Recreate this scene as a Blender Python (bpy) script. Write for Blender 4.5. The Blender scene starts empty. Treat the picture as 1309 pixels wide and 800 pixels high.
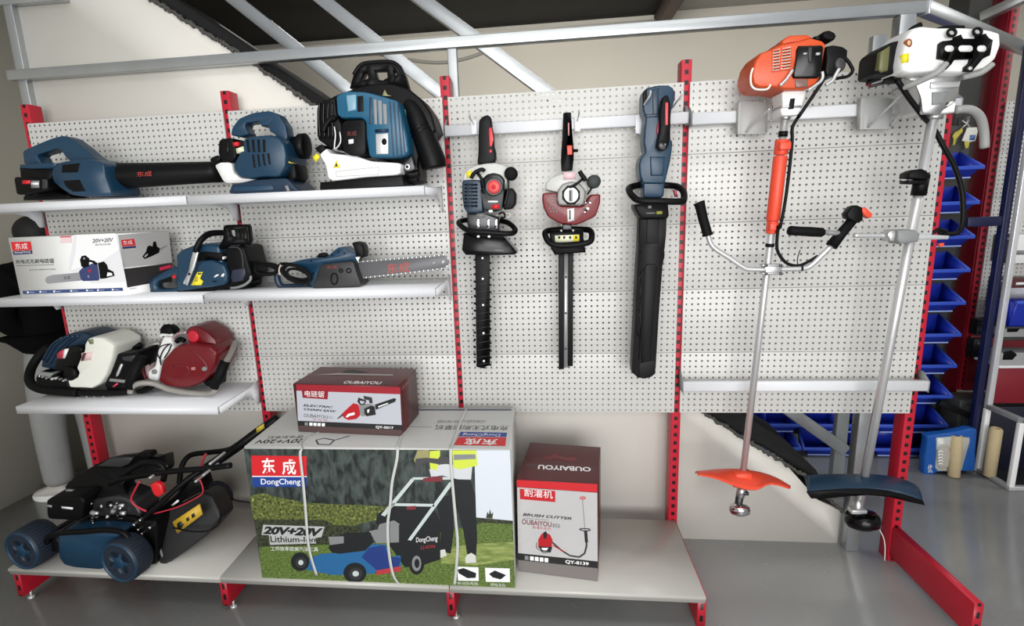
import bpy, bmesh, math, random
from mathutils import Vector, Matrix
random.seed(7)
S = bpy.context.scene
COL = S.collection
PI = math.pi

# ------------------------------------------------------------------ camera
CP = Vector((2.32649, -2.22445, 1.59108))
CR = ((0.9939359, -0.1084912, 0.0179175), (0.1029359, 0.9753093, 0.1953866), (-0.0386729, -0.1923574, 0.9805626))
FPX = 663.867
U0, V0 = 654.5 - 25.905, 400 - 4.4935
cam = bpy.data.cameras.new('camera')
camo = bpy.data.objects.new('camera', cam)
COL.objects.link(camo)
cam.sensor_width = 36.0
cam.sensor_fit = 'HORIZONTAL'
cam.lens = FPX * 36.0 / 1309.0
cam.shift_x = 25.905 / 1309.0
cam.shift_y = -4.4935 / 1309.0
cam.clip_start = 0.05
camo.matrix_world = Matrix(((CR[0][0], CR[0][2], -CR[0][1], CP.x), (CR[1][0], CR[1][2], -CR[1][1], CP.y),
                            (CR[2][0], CR[2][2], -CR[2][1], CP.z), (0, 0, 0, 1)))
S.camera = camo

# ------------------------------------------------------------------ light and exposure
w = bpy.data.worlds.new('world')
S.world = w
w.use_nodes = True
w.node_tree.nodes['Background'].inputs[0].default_value = (0.95, 0.97, 1.0, 1)
w.node_tree.nodes['Background'].inputs[1].default_value = 0.38


def area(name, loc, target, sx, sy, power, col=(1, 1, 1)):
    l = bpy.data.lights.new(name, 'AREA')
    l.shape = 'RECTANGLE'
    l.size, l.size_y, l.energy, l.color = sx, sy, power, col
    o = bpy.data.objects.new(name, l)
    COL.objects.link(o)
    o.location = loc
    o.rotation_euler = (Vector(target) - Vector(loc)).to_track_quat('-Z', 'Y').to_euler()
    return o


area('shopfront_daylight', (2.7, -6.0, 1.4), (2.5, 0, 1.1), 5.0, 2.5, 235, (1.0, 1.0, 1.0))
area('shop_lamp', (2.45, -3.7, 2.5), (2.4, 0, 1.5), 1.7, 0.9, 40, (1.0, 1.0, 0.99))
area('ceiling_panel_light', (2.6, -1.7, 3.35), (2.6, -0.9, 0), 3.4, 0.6, 20, (1.0, 0.985, 0.95))
area('back_wall_fill', (1.9, 0.75, 2.75), (1.9, 2.6, 1.2), 2.6, 0.4, 34, (1.0, 0.975, 0.93))  # added unseen lamp that brightens the far wall
area('ceiling_panel_light', (6.4, 0.2, 3.0), (6.0, 0.9, 0), 1.2, 0.6, 16, (1.0, 0.985, 0.95))
S.view_settings.view_transform = 'Standard'
S.view_settings.look = 'None'
S.view_settings.exposure = 0.05
S.view_settings.gamma = 1.0
S.view_settings.use_curve_mapping = False


# ------------------------------------------------------------------ photo geometry helpers (a point on a known plane)
def ray(u, v):
    a, b = (u - U0) / FPX, -(v - V0) / FPX
    return Vector([CR[i][0] * a + CR[i][1] + CR[i][2] * b for i in range(3)])


def at_y(u, v, y):
    d = ray(u, v)
    return CP + d * ((y - CP.y) / d.y)


def at_z(u, v, z):
    d = ray(u, v)
    return CP + d * ((z - CP.z) / d.z)


def at_x(u, v, x):
    d = ray(u, v)
    return CP + d * ((x - CP.x) / d.x)


class Plane:
    def __init__(s, p, n):
        s.p, s.n = Vector(p), Vector(n).normalized()
        if s.n.dot(CP - s.p) < 0:
            s.n = -s.n

    def at(s, u, v, off=0.0):
        d = ray(u, v)
        q = s.p + s.n * off
        return CP + d * ((q - CP).dot(s.n) / d.dot(s.n))


# ------------------------------------------------------------------ materials
def lin(c):
    return tuple(((x / 255) / 12.92 if x <= 10 else ((x / 255 + 0.055) / 1.055) ** 2.4) for x in c) + (1,)


MATS = {}


def mat(name, rgb, rough=0.5, metal=0.0, noise=0.0, nscale=40.0, bump=0.0, spec=0.5, alpha=1.0, trans=0.0, coat=0.0):
    m = bpy.data.materials.new(name)
    m.use_nodes = True
    nt = m.node_tree
    b = nt.nodes['Principled BSDF']
    c = lin(rgb)
    b.inputs['Base Color'].default_value = c
    b.inputs['Roughness'].default_value = rough
    b.inputs['Metallic'].default_value = metal
    b.inputs['Specular IOR Level'].default_value = spec
    b.inputs['Alpha'].default_value = alpha
    b.inputs['Transmission Weight'].default_value = trans
    b.inputs['Coat Weight'].default_value = coat
    if noise or bump:
        tc = nt.nodes.new('ShaderNodeTexCoord')
        n = nt.nodes.new('ShaderNodeTexNoise')
        n.inputs['Scale'].default_value = nscale
        n.inputs['Detail'].default_value = 5
        nt.links.new(tc.outputs['Object'], n.inputs['Vector'])
        if noise:
            mx = nt.nodes.new('ShaderNodeMix')
            mx.data_type = 'RGBA'
            mx.inputs[6].default_value = tuple(x * (1 - noise) for x in c[:3]) + (1,)
            mx.inputs[7].default_value = tuple(min(1, x * (1 + noise)) for x in c[:3]) + (1,)
            nt.links.new(n.outputs['Fac'], mx.inputs[0])
            nt.links.new(mx.outputs[2], b.inputs['Base Color'])
        if bump:
            bp = nt.nodes.new('ShaderNodeBump')
            bp.inputs['Strength'].default_value = bump
            bp.inputs['Distance'].default_value = 0.01
            nt.links.new(n.outputs['Fac'], bp.inputs['Height'])
            nt.links.new(bp.outputs['Normal'], b.inputs['Normal'])
    MATS[name] = m
    return m


def mnode(nt, op, a, b=None, c=None):
    n = nt.nodes.new('ShaderNodeMath')
    n.operation = op
    for i, x in enumerate((a, b, c)):
        if x is None:
            continue
        if isinstance(x, (int, float)):
            n.inputs[i].default_value = x
        else:
            nt.links.new(x, n.inputs[i])
    return n.outputs[0]


def peg_mat(px, pz):
    m = mat('pegboard_white', (200, 199, 195), 0.33, 0, noise=0.02, nscale=6)
    nt = m.node_tree
    tc = nt.nodes.new('ShaderNodeTexCoord')
    sp = nt.nodes.new('ShaderNodeSeparateXYZ')
    nt.links.new(tc.outputs['Object'], sp.inputs[0])
    fx = mnode(nt, 'SUBTRACT', mnode(nt, 'FRACT', mnode(nt, 'DIVIDE', sp.outputs[0], px)), 0.5)
    fz = mnode(nt, 'SUBTRACT', mnode(nt, 'FRACT', mnode(nt, 'DIVIDE', sp.outputs[2], pz)), 0.5)
    d2 = mnode(nt, 'ADD', mnode(nt, 'MULTIPLY', fx, fx), mnode(nt, 'MULTIPLY', fz, fz))
    hole = mnode(nt, 'LESS_THAN', d2, 0.175 ** 2)
    inx = mnode(nt, 'LESS_THAN', mnode(nt, 'ABSOLUTE', mnode(nt, 'SUBTRACT', sp.outputs[0], 0.937 / 2)), 0.937 / 2 - px * 0.45)
    hole = mnode(nt, 'MULTIPLY', hole, inx)
    tr = nt.nodes.new('ShaderNodeBsdfTransparent')
    mx = nt.nodes.new('ShaderNodeMixShader')
    nt.links.new(hole, mx.inputs[0])
    nt.links.new(nt.nodes['Principled BSDF'].outputs[0], mx.inputs[1])
    nt.links.new(tr.outputs[0], mx.inputs[2])
    nt.links.new(mx.outputs[0], nt.nodes['Material Output'].inputs[0])
    return m


def slot_mat(name, rgb, pitch=0.0389, hw=0.0075, hh=0.0085, axis=0):
    """painted steel with a column of punched square slots on the front face"""
    m = mat(name, rgb, 0.4)
    nt = m.node_tree
    tc = nt.nodes.new('ShaderNodeTexCoord')
    sp = nt.nodes.new('ShaderNodeSeparateXYZ')
    nt.links.new(tc.outputs['Object'], sp.inputs[0])
    sn = nt.nodes.new('ShaderNodeSeparateXYZ')
    nt.links.new(tc.outputs['Normal'], sn.inputs[0])
    fz = mnode(nt, 'ABSOLUTE', mnode(nt, 'SUBTRACT', mnode(nt, 'FRACT', mnode(nt, 'DIVIDE', sp.outputs[2], pitch)), 0.5))
    h = mnode(nt, 'LESS_THAN', fz, hh / pitch)
    h = mnode(nt, 'MULTIPLY', h, mnode(nt, 'LESS_THAN', mnode(nt, 'ABSOLUTE', sp.outputs[axis]), hw))
    h = mnode(nt, 'MULTIPLY', h, mnode(nt, 'GREATER_THAN', mnode(nt, 'ABSOLUTE', sn.outputs[1 - axis]), 0.7))
    mx = nt.nodes.new('ShaderNodeMix')
    mx.data_type = 'RGBA'
    nt.links.new(h, mx.inputs[0])
    mx.inputs[6].default_value = lin(rgb)
    mx.inputs[7].default_value = (0.006, 0.004, 0.004, 1)
    nt.links.new(mx.outputs[2], nt.nodes['Principled BSDF'].inputs['Base Color'])
    return m


def floor_mat():
    m = mat('polished_floor', (158, 160, 159), 0.16, 0, noise=0.10, nscale=3.0)
    nt = m.node_tree
    b = nt.nodes['Principled BSDF']
    tc = nt.nodes.new('ShaderNodeTexCoord')
    n = nt.nodes.new('ShaderNodeTexNoise')
    n.inputs['Scale'].default_value = 7
    n.inputs['Detail'].default_value = 6
    nt.links.new(tc.outputs['Object'], n.inputs['Vector'])
    mr = nt.nodes.new('ShaderNodeMapRange')
    mr.inputs[1].default_value = 0.3
    mr.inputs[2].default_value = 0.7
    mr.inputs[3].default_value = 0.12
    mr.inputs[4].default_value = 0.30
    nt.links.new(n.outputs['Fac'], mr.inputs[0])
    nt.links.new(mr.outputs[0], b.inputs['Roughness'])
    return m


BLUE = mat('tool_blue', (19, 54, 78), 0.38, noise=0.04)
BLUE2 = mat('tool_blue_dark', (18, 42, 63), 0.4, noise=0.04)
BLACK = mat('black_plastic', (9, 9, 10), 0.45, spec=0.16)
BLACKG = mat('black_gloss', (7, 7, 8), 0.22, spec=0.28)
RUBBER = mat('black_rubber', (11, 11, 12), 0.65, spec=0.15)
DGREY = mat('dark_grey_plastic', (46, 46, 48), 0.5)
GREY = mat('grey_plastic', (128, 130, 130), 0.45)
SILVER = mat('cast_aluminium', (190, 190, 190), 0.35, 0.85)
ALU = mat('brushed_aluminium', (206, 206, 206), 0.32, 0.55)
CHROME = mat('chrome', (225, 225, 228), 0.12, 1.0)
GALV = mat('galvanised_steel', (186, 190, 192), 0.36, 0.8, noise=0.12, nscale=9)
WPLAST = mat('white_plastic', (232, 232, 230), 0.4)
WTANK = mat('white_tank_plastic', (226, 226, 216), 0.35)
WMETAL = mat('white_enamel', (222, 223, 226), 0.35)
DECKM = mat('deck_enamel', (190, 188, 181), 0.3, noise=0.02, nscale=4)
RED = mat('red_enamel', (186, 28, 48), 0.4)
REDP = mat('red_plastic', (205, 30, 38), 0.4)
MAROON = mat('maroon_plastic', (112, 22, 28), 0.34, noise=0.06)
ORANGE = mat('orange_plastic', (204, 76, 28), 0.4)
ORANGE2 = mat('orange_red_plastic', (228, 72, 44), 0.42)
YELLOW = mat('yellow_sticker', (232, 216, 40), 0.5)
WHITE = mat('white_print', (238, 238, 236), 0.5)
GREEN = mat('green_sticker', (90, 190, 110), 0.5)
STEELD = mat('dark_steel', (70, 70, 72), 0.35, 0.7)
PEG = peg_mat(0.937 / 38, 0.2736 / 11)
POSTM = slot_mat('red_slotted_post', (186, 26, 48))


# ------------------------------------------------------------------ mesh helpers
def sm(pts, n=4, closed=True):
    """Catmull-Rom through the points; a point given twice stays a corner"""
    P = [Vector(p) for p in pts]
    k = len(P)
    out = []
    for i in range(k if closed else k - 1):
        p0 = P[(i - 1) % k] if (closed or i > 0) else P[i]
        p1, p2 = P[i], P[(i + 1) % k]
        p3 = P[(i + 2) % k] if (closed or i + 2 < k) else p2
        if (p1 - p2).length < 1e-9:
            continue
        for j in range(n):
            t = j / n
            out.append(0.5 * ((2 * p1) + (p2 - p0) * t + (2 * p0 - 5 * p1 + 4 * p2 - p3) * t * t + (3 * p1 - p0 - 3 * p2 + p3) * t ** 3))
    if not closed:
        out.append(P[-1])
    res = []
    for q in out:
        if not res or (q - res[-1]).length > 1e-7:
            res.append(q)
    return res


def chaikin(pts, r=0.12, it=2):
    P = [Vector(p) for p in pts]
    for _ in range(it):
        Q = []
        for i in range(len(P)):
            a, b = P[i], P[(i + 1) % len(P)]
            Q += [a.lerp(b, r), a.lerp(b, 1 - r)]
        P = Q
    return P


def rrect(x0, y0, x1, y1, r, n=4):
    out = []
    for cx, cy, a in ((x1 - r, y1 - r, 0), (x0 + r, y1 - r, 90), (x0 + r, y0 + r, 180), (x1 - r, y0 + r, 270)):
        for i in range(n + 1):
            t = math.radians(a + 90 * i / n)
            out.append((cx + r * math.cos(t), cy + r * math.sin(t)))
    return out


def circ(cx, cy, rx, ry=None, n=20, a0=0.0):
    ry = rx if ry is None else ry
    return [(cx + rx * math.cos(a0 + 2 * PI * i / n), cy + ry * math.sin(a0 + 2 * PI * i / n)) for i in range(n)]


ZMIN = {}
SPLIT = {'sleeve_clamp', 'bracket_lug', 'guard_tube', 'bolt', 'rivet', 'stud', 'body_panel', 'collar', 'guard_wire', 'pipe_clamp', 'frame_tube', 'cooling_fin', 'fuel_hose', 'ignition_wire', 'fuel_pipe', 'cable_tie', 'prong',
         'ignition_lead', 'control_cable', 'piping', 'stand_rib', 'cover_rib', 'handle_clamp', 'sticker', 'cover_screw', 'shroud_rib', 'raised_rib', 'blade_cover', 'side_panel', 'cover_trim', 'front_guard', 'throttle_trigger', 'carburettor', 'label_sticker', 'warning_sticker', 'carburettor_screw', 'housing_cover', 'bright_mark', 'grip'}


def islands(bm):
    bm.verts.index_update()
    par = list(range(len(bm.verts)))

    def fnd(a):
        while par[a] != a:
            par[a] = par[par[a]]
            a = par[a]
        return a
    for e in bm.edges:
        a, b = fnd(e.verts[0].index), fnd(e.verts[1].index)
        if a != b:
            par[a] = b
    out = {}
    for f in bm.faces:
        out.setdefault(fnd(f.verts[0].index), []).append(f)
    return list(out.values())


class MB:
    def __init__(s):
        s.bm = bmesh.new()
        s.mats = []

    def mi(s, m):
        if m not in s.mats:
            s.mats.append(m)
        return s.mats.index(m)

    def merge(s, t, m, flip=True):
        if flip:
            bmesh.ops.recalc_face_normals(t, faces=t.faces)
        i = s.mi(m)
        mp = {}
        for v in t.verts:
            mp[v] = s.bm.verts.new(v.co)
        for f in t.faces:
            try:
                g = s.bm.faces.new([mp[v] for v in f.verts])
                g.material_index = i
            except ValueError:
                pass
        t.free()
        return s

    def prism(s, pts, ext, m, bev=0.0, seg=2, front=False):
        """polygon pts swept by ext; edges rounded by bev (front: only the pts side)"""
        t = bmesh.new()
        a = [t.verts.new(Vector(p)) for p in pts]
        e = Vector(ext)
        b = [t.verts.new(Vector(p) + e) for p in pts]
        n = len(a)
        fa = t.faces.new(a)
        fb = t.faces.new(list(reversed(b)))
        for i in range(n):
            t.faces.new((a[(i + 1) % n], a[i], b[i], b[(i + 1) % n]))
        if bev > 0:
            ed = list(fa.edges) + ([] if front else list(fb.edges))
            bmesh.ops.bevel(t, geom=ed, offset=bev, offset_type='OFFSET', segments=seg, profile=0.5, affect='EDGES', clamp_overlap=True)
        return s.merge(t, m)

    def box(s, c, size, m, rot=None, bev=0.0, seg=2):
        t = bmesh.new()
        r = bmesh.ops.create_cube(t, size=1.0)
        M = Matrix.Translation(Vector(c)) @ (rot.to_4x4() if rot else Matrix()) @ Matrix.Diagonal((size[0], size[1], size[2], 1))
        bmesh.ops.transform(t, matrix=M, verts=t.verts)
        if bev:
            bmesh.ops.bevel(t, geom=list(t.edges), offset=bev, offset_type='OFFSET', segments=seg, profile=0.5, affect='EDGES', clamp_overlap=True)
        return s.merge(t, m)

    def span(s, a, b, m, bev=0.0):
        a, b = Vector(a), Vector(b)
        return s.box((a + b) / 2, (abs(b.x - a.x), abs(b.y - a.y), abs(b.z - a.z)), m, None, bev)

    def beam(s, a, b, wd, ht, m, up=(0, 0, 1), bev=0.0):
        a, b = Vector(a), Vector(b)
        x = (b - a).normalized()
        y = Vector(up).cross(x).normalized()
        z = x.cross(y)
        R = Matrix((x, y, z)).transposed()
        return s.box((a + b) / 2, ((b - a).length, wd, ht), m, R, bev)

    def tube(s, path, r, m, n=10, closed=False, caps=True, sx=1.0):
        P = [Vector(p) for p in path]
        k = len(P)
        R = r if isinstance(r, (list, tuple)) else [r] * k
        t = bmesh.new()
        rings = []
        prev = None
        for i in range(k):
            if closed:
                d = P[(i + 1) % k] - P[i - 1]
            else:
                d = P[min(i + 1, k - 1)] - P[max(i - 1, 0)]
            d.normalize()
            if prev is None:
                up = Vector((0, 0, 1)) if abs(d.z) < 0.9 else Vector((0, 1, 0))
                u = up.cross(d).normalized()
            else:
                u = (prev - d * prev.dot(d))
                u.normalize()
            v = d.cross(u)
            prev = u
            rings.append([t.verts.new(P[i] + (u * math.cos(2 * PI * j / n) * sx + v * math.sin(2 * PI * j / n)) * R[i]) for j in range(n)])
        for i in range(k if closed else k - 1):
            A, B = rings[i], rings[(i + 1) % k]
            for j in range(n):
                t.faces.new((A[j], A[(j + 1) % n], B[(j + 1) % n], B[j]))
        if caps and not closed:
            t.faces.new(list(reversed(rings[0])))
            t.faces.new(rings[-1])
        return s.merge(t, m)

    def lathe(s, prof, o, ax, m, n=20):
        """prof: (radius, height along ax)"""
        ax = Vector(ax).normalized()
        u = ax.orthogonal().normalized()
        v = ax.cross(u)
        o = Vector(o)
        t = bmesh.new()
        rings = []
        for r, h in prof:
            if r < 1e-6:
                rings.append([t.verts.new(o + ax * h)])
            else:
                rings.append([t.verts.new(o + ax * h + (u * math.cos(2 * PI * j / n) + v * math.sin(2 * PI * j / n)) * r) for j in range(n)])
        for A, B in zip(rings, rings[1:]):
            for j in range(n):
                k = (j + 1) % n
                if len(A) == 1 and len(B) == 1:
                    continue
                if len(A) == 1:
                    t.faces.new((A[0], B[j], B[k]))
                elif len(B) == 1:
                    t.faces.new((A[j], B[0], A[k]))
                else:
                    t.faces.new((A[j], A[k], B[k], B[j]))
        if len(rings[0]) > 1:
            t.faces.new(rings[0])
        if len(rings[-1]) > 1:
            t.faces.new(rings[-1])
        return s.merge(t, m)

    def cyl(s, a, b, r, m, n=18, bev=0.0):
        a, b = Vector(a), Vector(b)
        L = (b - a).length
        bv = min(bev, r * 0.6, L * 0.45)
        pr = [(r, 0), (r, L)] if not bv else [(0, 0), (r - bv, 0), (r - bv * .3, bv * .3), (r, bv), (r, L - bv), (r - bv * .3, L - bv * .3), (r - bv, L), (0, L)]
        return s.lathe(pr, a, b - a, m, n)

    def ell(s, c, rad, m, rot=None, n=20, k=12):
        t = bmesh.new()
        bmesh.ops.create_uvsphere(t, u_segments=n, v_segments=k, radius=1.0)
        M = Matrix.Translation(Vector(c)) @ (rot.to_4x4() if rot else Matrix()) @ Matrix.Diagonal((rad[0], rad[1], rad[2], 1))
        bmesh.ops.transform(t, matrix=M, verts=t.verts)
        return s.merge(t, m)

    def loft(s, rings, m, caps=True, closed=True):
        t = bmesh.new()
        R = [[t.verts.new(Vector(p)) for p in r] for r in rings]
        n = len(R[0])
        for A, B in zip(R, R[1:]):
            for j in range(n if closed else n - 1):
                t.faces.new((A[j], A[(j + 1) % n], B[(j + 1) % n], B[j]))
        if caps:
            t.faces.new(R[0])
            t.faces.new(R[-1])
        return s.merge(t, m)

    def face(s, pts, m):
        vs = [s.bm.verts.new(Vector(p)) for p in pts]
        f = s.bm.faces.new(vs)
        f.material_index = s.mi(m)
        return s

    def puff(s, pts, ext, m, bev, seg=4):
        """rounded body: the outline swept by ext, both rims turned over with radius bev"""
        P = [Vector(p) for p in pts]
        e = Vector(ext)
        ax = e.normalized()
        L = e.length
        bev = min(bev, L * 0.48)
        n = len(P)
        A = Vector((0, 0, 0))
        for i in range(n):
            A += (P[i] - P[0]).cross(P[(i + 1) % n] - P[0])
        sgn = 1.0 if A.dot(ax) > 0 else -1.0
        N = []
        for i in range(n):
            t1 = (P[i] - P[i - 1]).normalized()
            t2 = (P[(i + 1) % n] - P[i]).normalized()
            v = ax.cross(t1) + ax.cross(t2)
            N.append((v.normalized() if v.length > 1e-6 else ax.cross(t2)) * sgn)
        E1 = (P[1] - P[0]).normalized()
        E2 = ax.cross(E1)

        def crosses(q):
            p2 = [((x - P[0]).dot(E1), (x - P[0]).dot(E2)) for x in q]

            def o(a, b, c):
                return (b[0] - a[0]) * (c[1] - a[1]) - (b[1] - a[1]) * (c[0] - a[0])
            for i in range(n):
                a, b = p2[i], p2[(i + 1) % n]
                for j in range(i + 2, n):
                    if i == 0 and j == n - 1:
                        continue
                    c, d = p2[j], p2[(j + 1) % n]
                    if o(a, b, c) * o(a, b, d) < 0 and o(c, d, a) * o(c, d, b) < 0:
                        return True
            return False
        ins = bev
        while ins > 0.0015 and crosses([P[i] + N[i] * ins for i in range(n)]):
            ins *= 0.8
        N = [v * (ins / bev) for v in N]
        t = bmesh.new()
        R = []
        for k in range(seg + 1):
            a = PI / 2 * (1 - k / seg)
            R.append([P[i] + N[i] * bev * (1 - math.cos(a)) + ax * bev * (1 - math.sin(a)) for i in range(n)])
        for k in range(seg + 1):
            a = PI / 2 * k / seg
            R.append([P[i] + N[i] * bev * (1 - math.cos(a)) + ax * (L - bev * (1 - math.sin(a))) for i in range(n)])
        V = [[t.verts.new(q) for q in r] for r in R]
        for X, Y in zip(V, V[1:]):
            for i in range(n):
                t.faces.new((X[(i + 1) % n], X[i], Y[i], Y[(i + 1) % n]))
        t.faces.new(V[0])
        t.faces.new(list(reversed(V[-1])))
        return s.merge(t, m)

    # --- shapes traced in the plane of depth y, with real thickness away from the viewer
    def py(s, px, y0, y1, m, bev=0.0, seg=2, smooth=0, front=False):
        """outline (photo points) of a body whose front lies at depth y0 and back at y1"""
        pts = [at_y(u, v, y0) for u, v in px]
        if bev >= 0.008 and seg >= 3:
            return s.puff(chaikin(pts), (0, y1 - y0, 0), m, bev, 4)
        return s.prism(pts, (0, y1 - y0, 0), m, bev, seg, front)

    def pl(s, px, y0, lean, th, m, bev=0.0, seg=2, smooth=0):
        """like py, but the traced face leans back: its top lies 'lean' farther away than its foot"""
        vs = [q[1] for q in px]
        lo, hi = min(vs), max(vs)
        pts = [at_y(u, v, y0 + lean * (hi - v) / (hi - lo)) for u, v in px]
        return s.puff(chaikin(pts), (-0.3 * th, th, -0.35 * th), m, bev, 4)

    def ty(s, px, y, r, m, n=10, closed=False, smooth=4):
        """tube through photo points at depth y (or (u, v, y) triples)"""
        pts = [at_y(p[0], p[1], p[2] if len(p) > 2 else y) for p in px]
        if smooth:
            if isinstance(r, (list, tuple)):
                rr = []
                for i in range(len(r) - 1):
                    rr += [r[i] + (r[i + 1] - r[i]) * j / smooth for j in range(smooth)]
                r = rr + [r[-1]]
            pts = sm(pts, smooth, closed)
            if isinstance(r, list) and len(r) != len(pts):
                r = [r[min(i, len(r) - 1)] for i in range(len(pts))]
        return s.tube(pts, r, m, n, closed)

    def build(s, name, parent=None, label=None, ang=38, **kw):
        bm = s.bm
        rt = parent
        while rt and rt.parent:
            rt = rt.parent
        if rt and rt.name in ZMIN:
            for v in bm.verts:
                if v.co.z < ZMIN[rt.name]:
                    v.co.z = ZMIN[rt.name]
        if name in SPLIT:
            isl = islands(bm)
            if len(isl) > 1:
                res = None
                for fs in isl:
                    nb = MB()
                    nb.mats = list(s.mats)
                    mp = {}
                    for f in fs:
                        g = nb.bm.faces.new([mp.setdefault(v, None) or mp.__setitem__(v, nb.bm.verts.new(v.co)) or mp[v] for v in f.verts])
                        g.material_index = f.material_index
                    o = nb.build1(name, parent, label, ang, **dict(kw))
                    res = res or o
                bm.free()
                return res
        return s.build1(name, parent, label, ang, **kw)

    def build1(s, name, parent=None, label=None, ang=38, **kw):
        bm = s.bm
        lim = math.radians(ang)
        for f in bm.faces:
            f.smooth = True
        for e in bm.edges:
            if len(e.link_faces) == 2:
                try:
                    if e.calc_face_angle() > lim:
                        e.smooth = False
                except ValueError:
                    pass
        off = WP(parent) if parent else None
        org = kw.pop('origin', None)
        if off is None:
            off = Vector(org) if org is not None else None
            if off is None:
                xs = [v.co for v in bm.verts]
                lo = [min(q[i] for q in xs) for i in range(3)]
                hi = [max(q[i] for q in xs) for i in range(3)]
                off = Vector(((lo[0] + hi[0]) / 2, (lo[1] + hi[1]) / 2, lo[2]))
            loc = off
        else:
            loc = Vector(org) - off if org is not None else Vector((0, 0, 0))
            off = off + loc
        bmesh.ops.translate(bm, vec=-off, verts=bm.verts)
        me = bpy.data.meshes.new(name)
        bm.to_mesh(me)
        bm.free()
        for m in s.mats:
            me.materials.append(m)
        o = bpy.data.objects.new(name, me)
        COL.objects.link(o)
        o.location = loc
        if parent:
            o.parent = parent
        if label:
            o['label'] = label
        for k_, v_ in kw.items():
            o[k_] = v_
        return o


def WP(o):
    v = Vector((0, 0, 0))
    while o:
        v = v + o.location
        o = o.parent
    return v


def thing(name, label, cat, loc, group=None):
    o = bpy.data.objects.new(name, None)
    COL.objects.link(o)
    o.location = loc
    o.empty_display_size = 0.05
    o['label'] = label
    o['category'] = cat
    if group:
        o['group'] = group
    return o


def tag(o, label, cat, group=None):
    o['label'] = label
    o['category'] = cat
    if group:
        o['group'] = group
    return o


def copy_tree(o, parent=None):
    c = o.copy()
    COL.objects.link(c)
    if parent:
        c.parent = parent
    for ch in list(o.children):
        copy_tree(ch, c)
    return c


_DG = None


def text_polys(txt, bold=0.0, shear=0.0, space=1.0):
    """lettering as flat triangles in the unit square"""
    cu = bpy.data.curves.new('lettering', 'FONT')
    cu.body = txt
    cu.offset = bold
    cu.shear = shear
    cu.space_character = space
    cu.resolution_u = 3
    ob = bpy.data.objects.new('lettering', cu)
    COL.objects.link(ob)
    dg = bpy.context.evaluated_depsgraph_get()
    dg.update()
    me = bpy.data.meshes.new_from_object(ob.evaluated_get(dg))
    V = [(v.co.x, v.co.y) for v in me.vertices]
    F = [list(p.vertices) for p in me.polygons]
    bpy.data.objects.remove(ob)
    bpy.data.curves.remove(cu)
    bpy.data.meshes.remove(me)
    if not V:
        return [], []
    x0, x1 = min(v[0] for v in V), max(v[0] for v in V)
    y0, y1 = min(v[1] for v in V), max(v[1] for v in V)
    return [((x - x0) / (x1 - x0), (y - y0) / (y1 - y0)) for x, y in V], F


def put_text(mb, txt, c00, c10, c11, c01, m, bold=0.0, shear=0.0, space=1.0, up=None):
    """writes txt into the quad (bottom-left, bottom-right, top-right, top-left)"""
    V, F = text_polys(txt, bold, shear, space)
    a, b, c, d = [Vector(q) for q in (c00, c10, c11, c01)]
    vs = [mb.bm.verts.new(a * (1 - x) * (1 - y) + b * x * (1 - y) + c * x * y + d * (1 - x) * y) for x, y in V]
    i = mb.mi(m)
    for f in F:
        try:
            g = mb.bm.faces.new([vs[j] for j in f])
            g.material_index = i
        except ValueError:
            pass
    return mb


def px_text(mb, txt, pl, q, m, off=0.0006, **kw):
    """q: photo corners bottom-left, bottom-right, top-right, top-left on plane pl"""
    return put_text(mb, txt, *[pl.at(u, v, off) for u, v in q], m, **kw)


def px_face(mb, pl, pts, m, off=0.0004, smooth=0):
    P = [pl.at(u, v, off) for u, v in pts]
    if smooth:
        P = sm(P, smooth)
    return mb.face(P, m)


def px_line(mb, pl, pts, wd, m, off=0.0006):
    """a printed line of width wd (m) on the plane"""
    P = [pl.at(u, v, off) for u, v in pts]
    for a, b in zip(P, P[1:]):
        d = (b - a)
        if d.length < 1e-6:
            continue
        n = pl.n.cross(d).normalized() * wd / 2
        mb.face([a - n, b - n, b + n, a + n], m)
    return mb


def yplane(y):
    return Plane((0, y, 0), (0, -1, 0))
# ------------------------------------------------------------------ the room
W = 0.96
FZ = -0.035
ZT, ZB, ZD, DD = 2.0421, 0.6745, 0.1424, 0.468
WALLW = mat('white_drywall', (240, 236, 227), 0.7, noise=0.03, nscale=5)
WALLG = mat('grey_wall_paint', (178, 174, 162), 0.7, noise=0.03, nscale=3)
WALLB = mat('beige_wall_paint', (232, 226, 212), 0.75, noise=0.03, nscale=3)
SOFF = mat('black_foam_board', (17, 16, 16), 0.9, noise=0.5, nscale=30, bump=0.6)
FRAY = mat('frayed_foam_edge', (84, 82, 78), 0.95, noise=0.6, nscale=140, bump=1.0)
CEILD = mat('dark_ceiling_paint', (26, 24, 22), 0.8, noise=0.2, nscale=5)
CEILG = mat('grey_ceiling_panel', (190, 190, 188), 0.7)
FLOORM = floor_mat()


def struct(mb, name, parent=None, **kw):
    o = mb.build(name, parent, **kw)
    if parent is None:
        o['kind'] = 'structure'
    return o


struct(MB().span((-1.2, -6.6, FZ - 0.05), (9.5, 4.2, FZ), FLOORM), 'floor')
# left wall: follows the floor line seen behind the person
a, b = at_z(0, 652, FZ), at_z(60, 621, FZ)
dl = (b - a).normalized()
p0, p1 = a - dl * 3.2, a + dl * 3.0
nl = Vector((-dl.y, dl.x, 0)) * 0.06
struct(MB().prism([p0, p1, p1 + nl, p0 + nl], (0, 0, 3.6), WALLG), 'wall_left')
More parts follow.
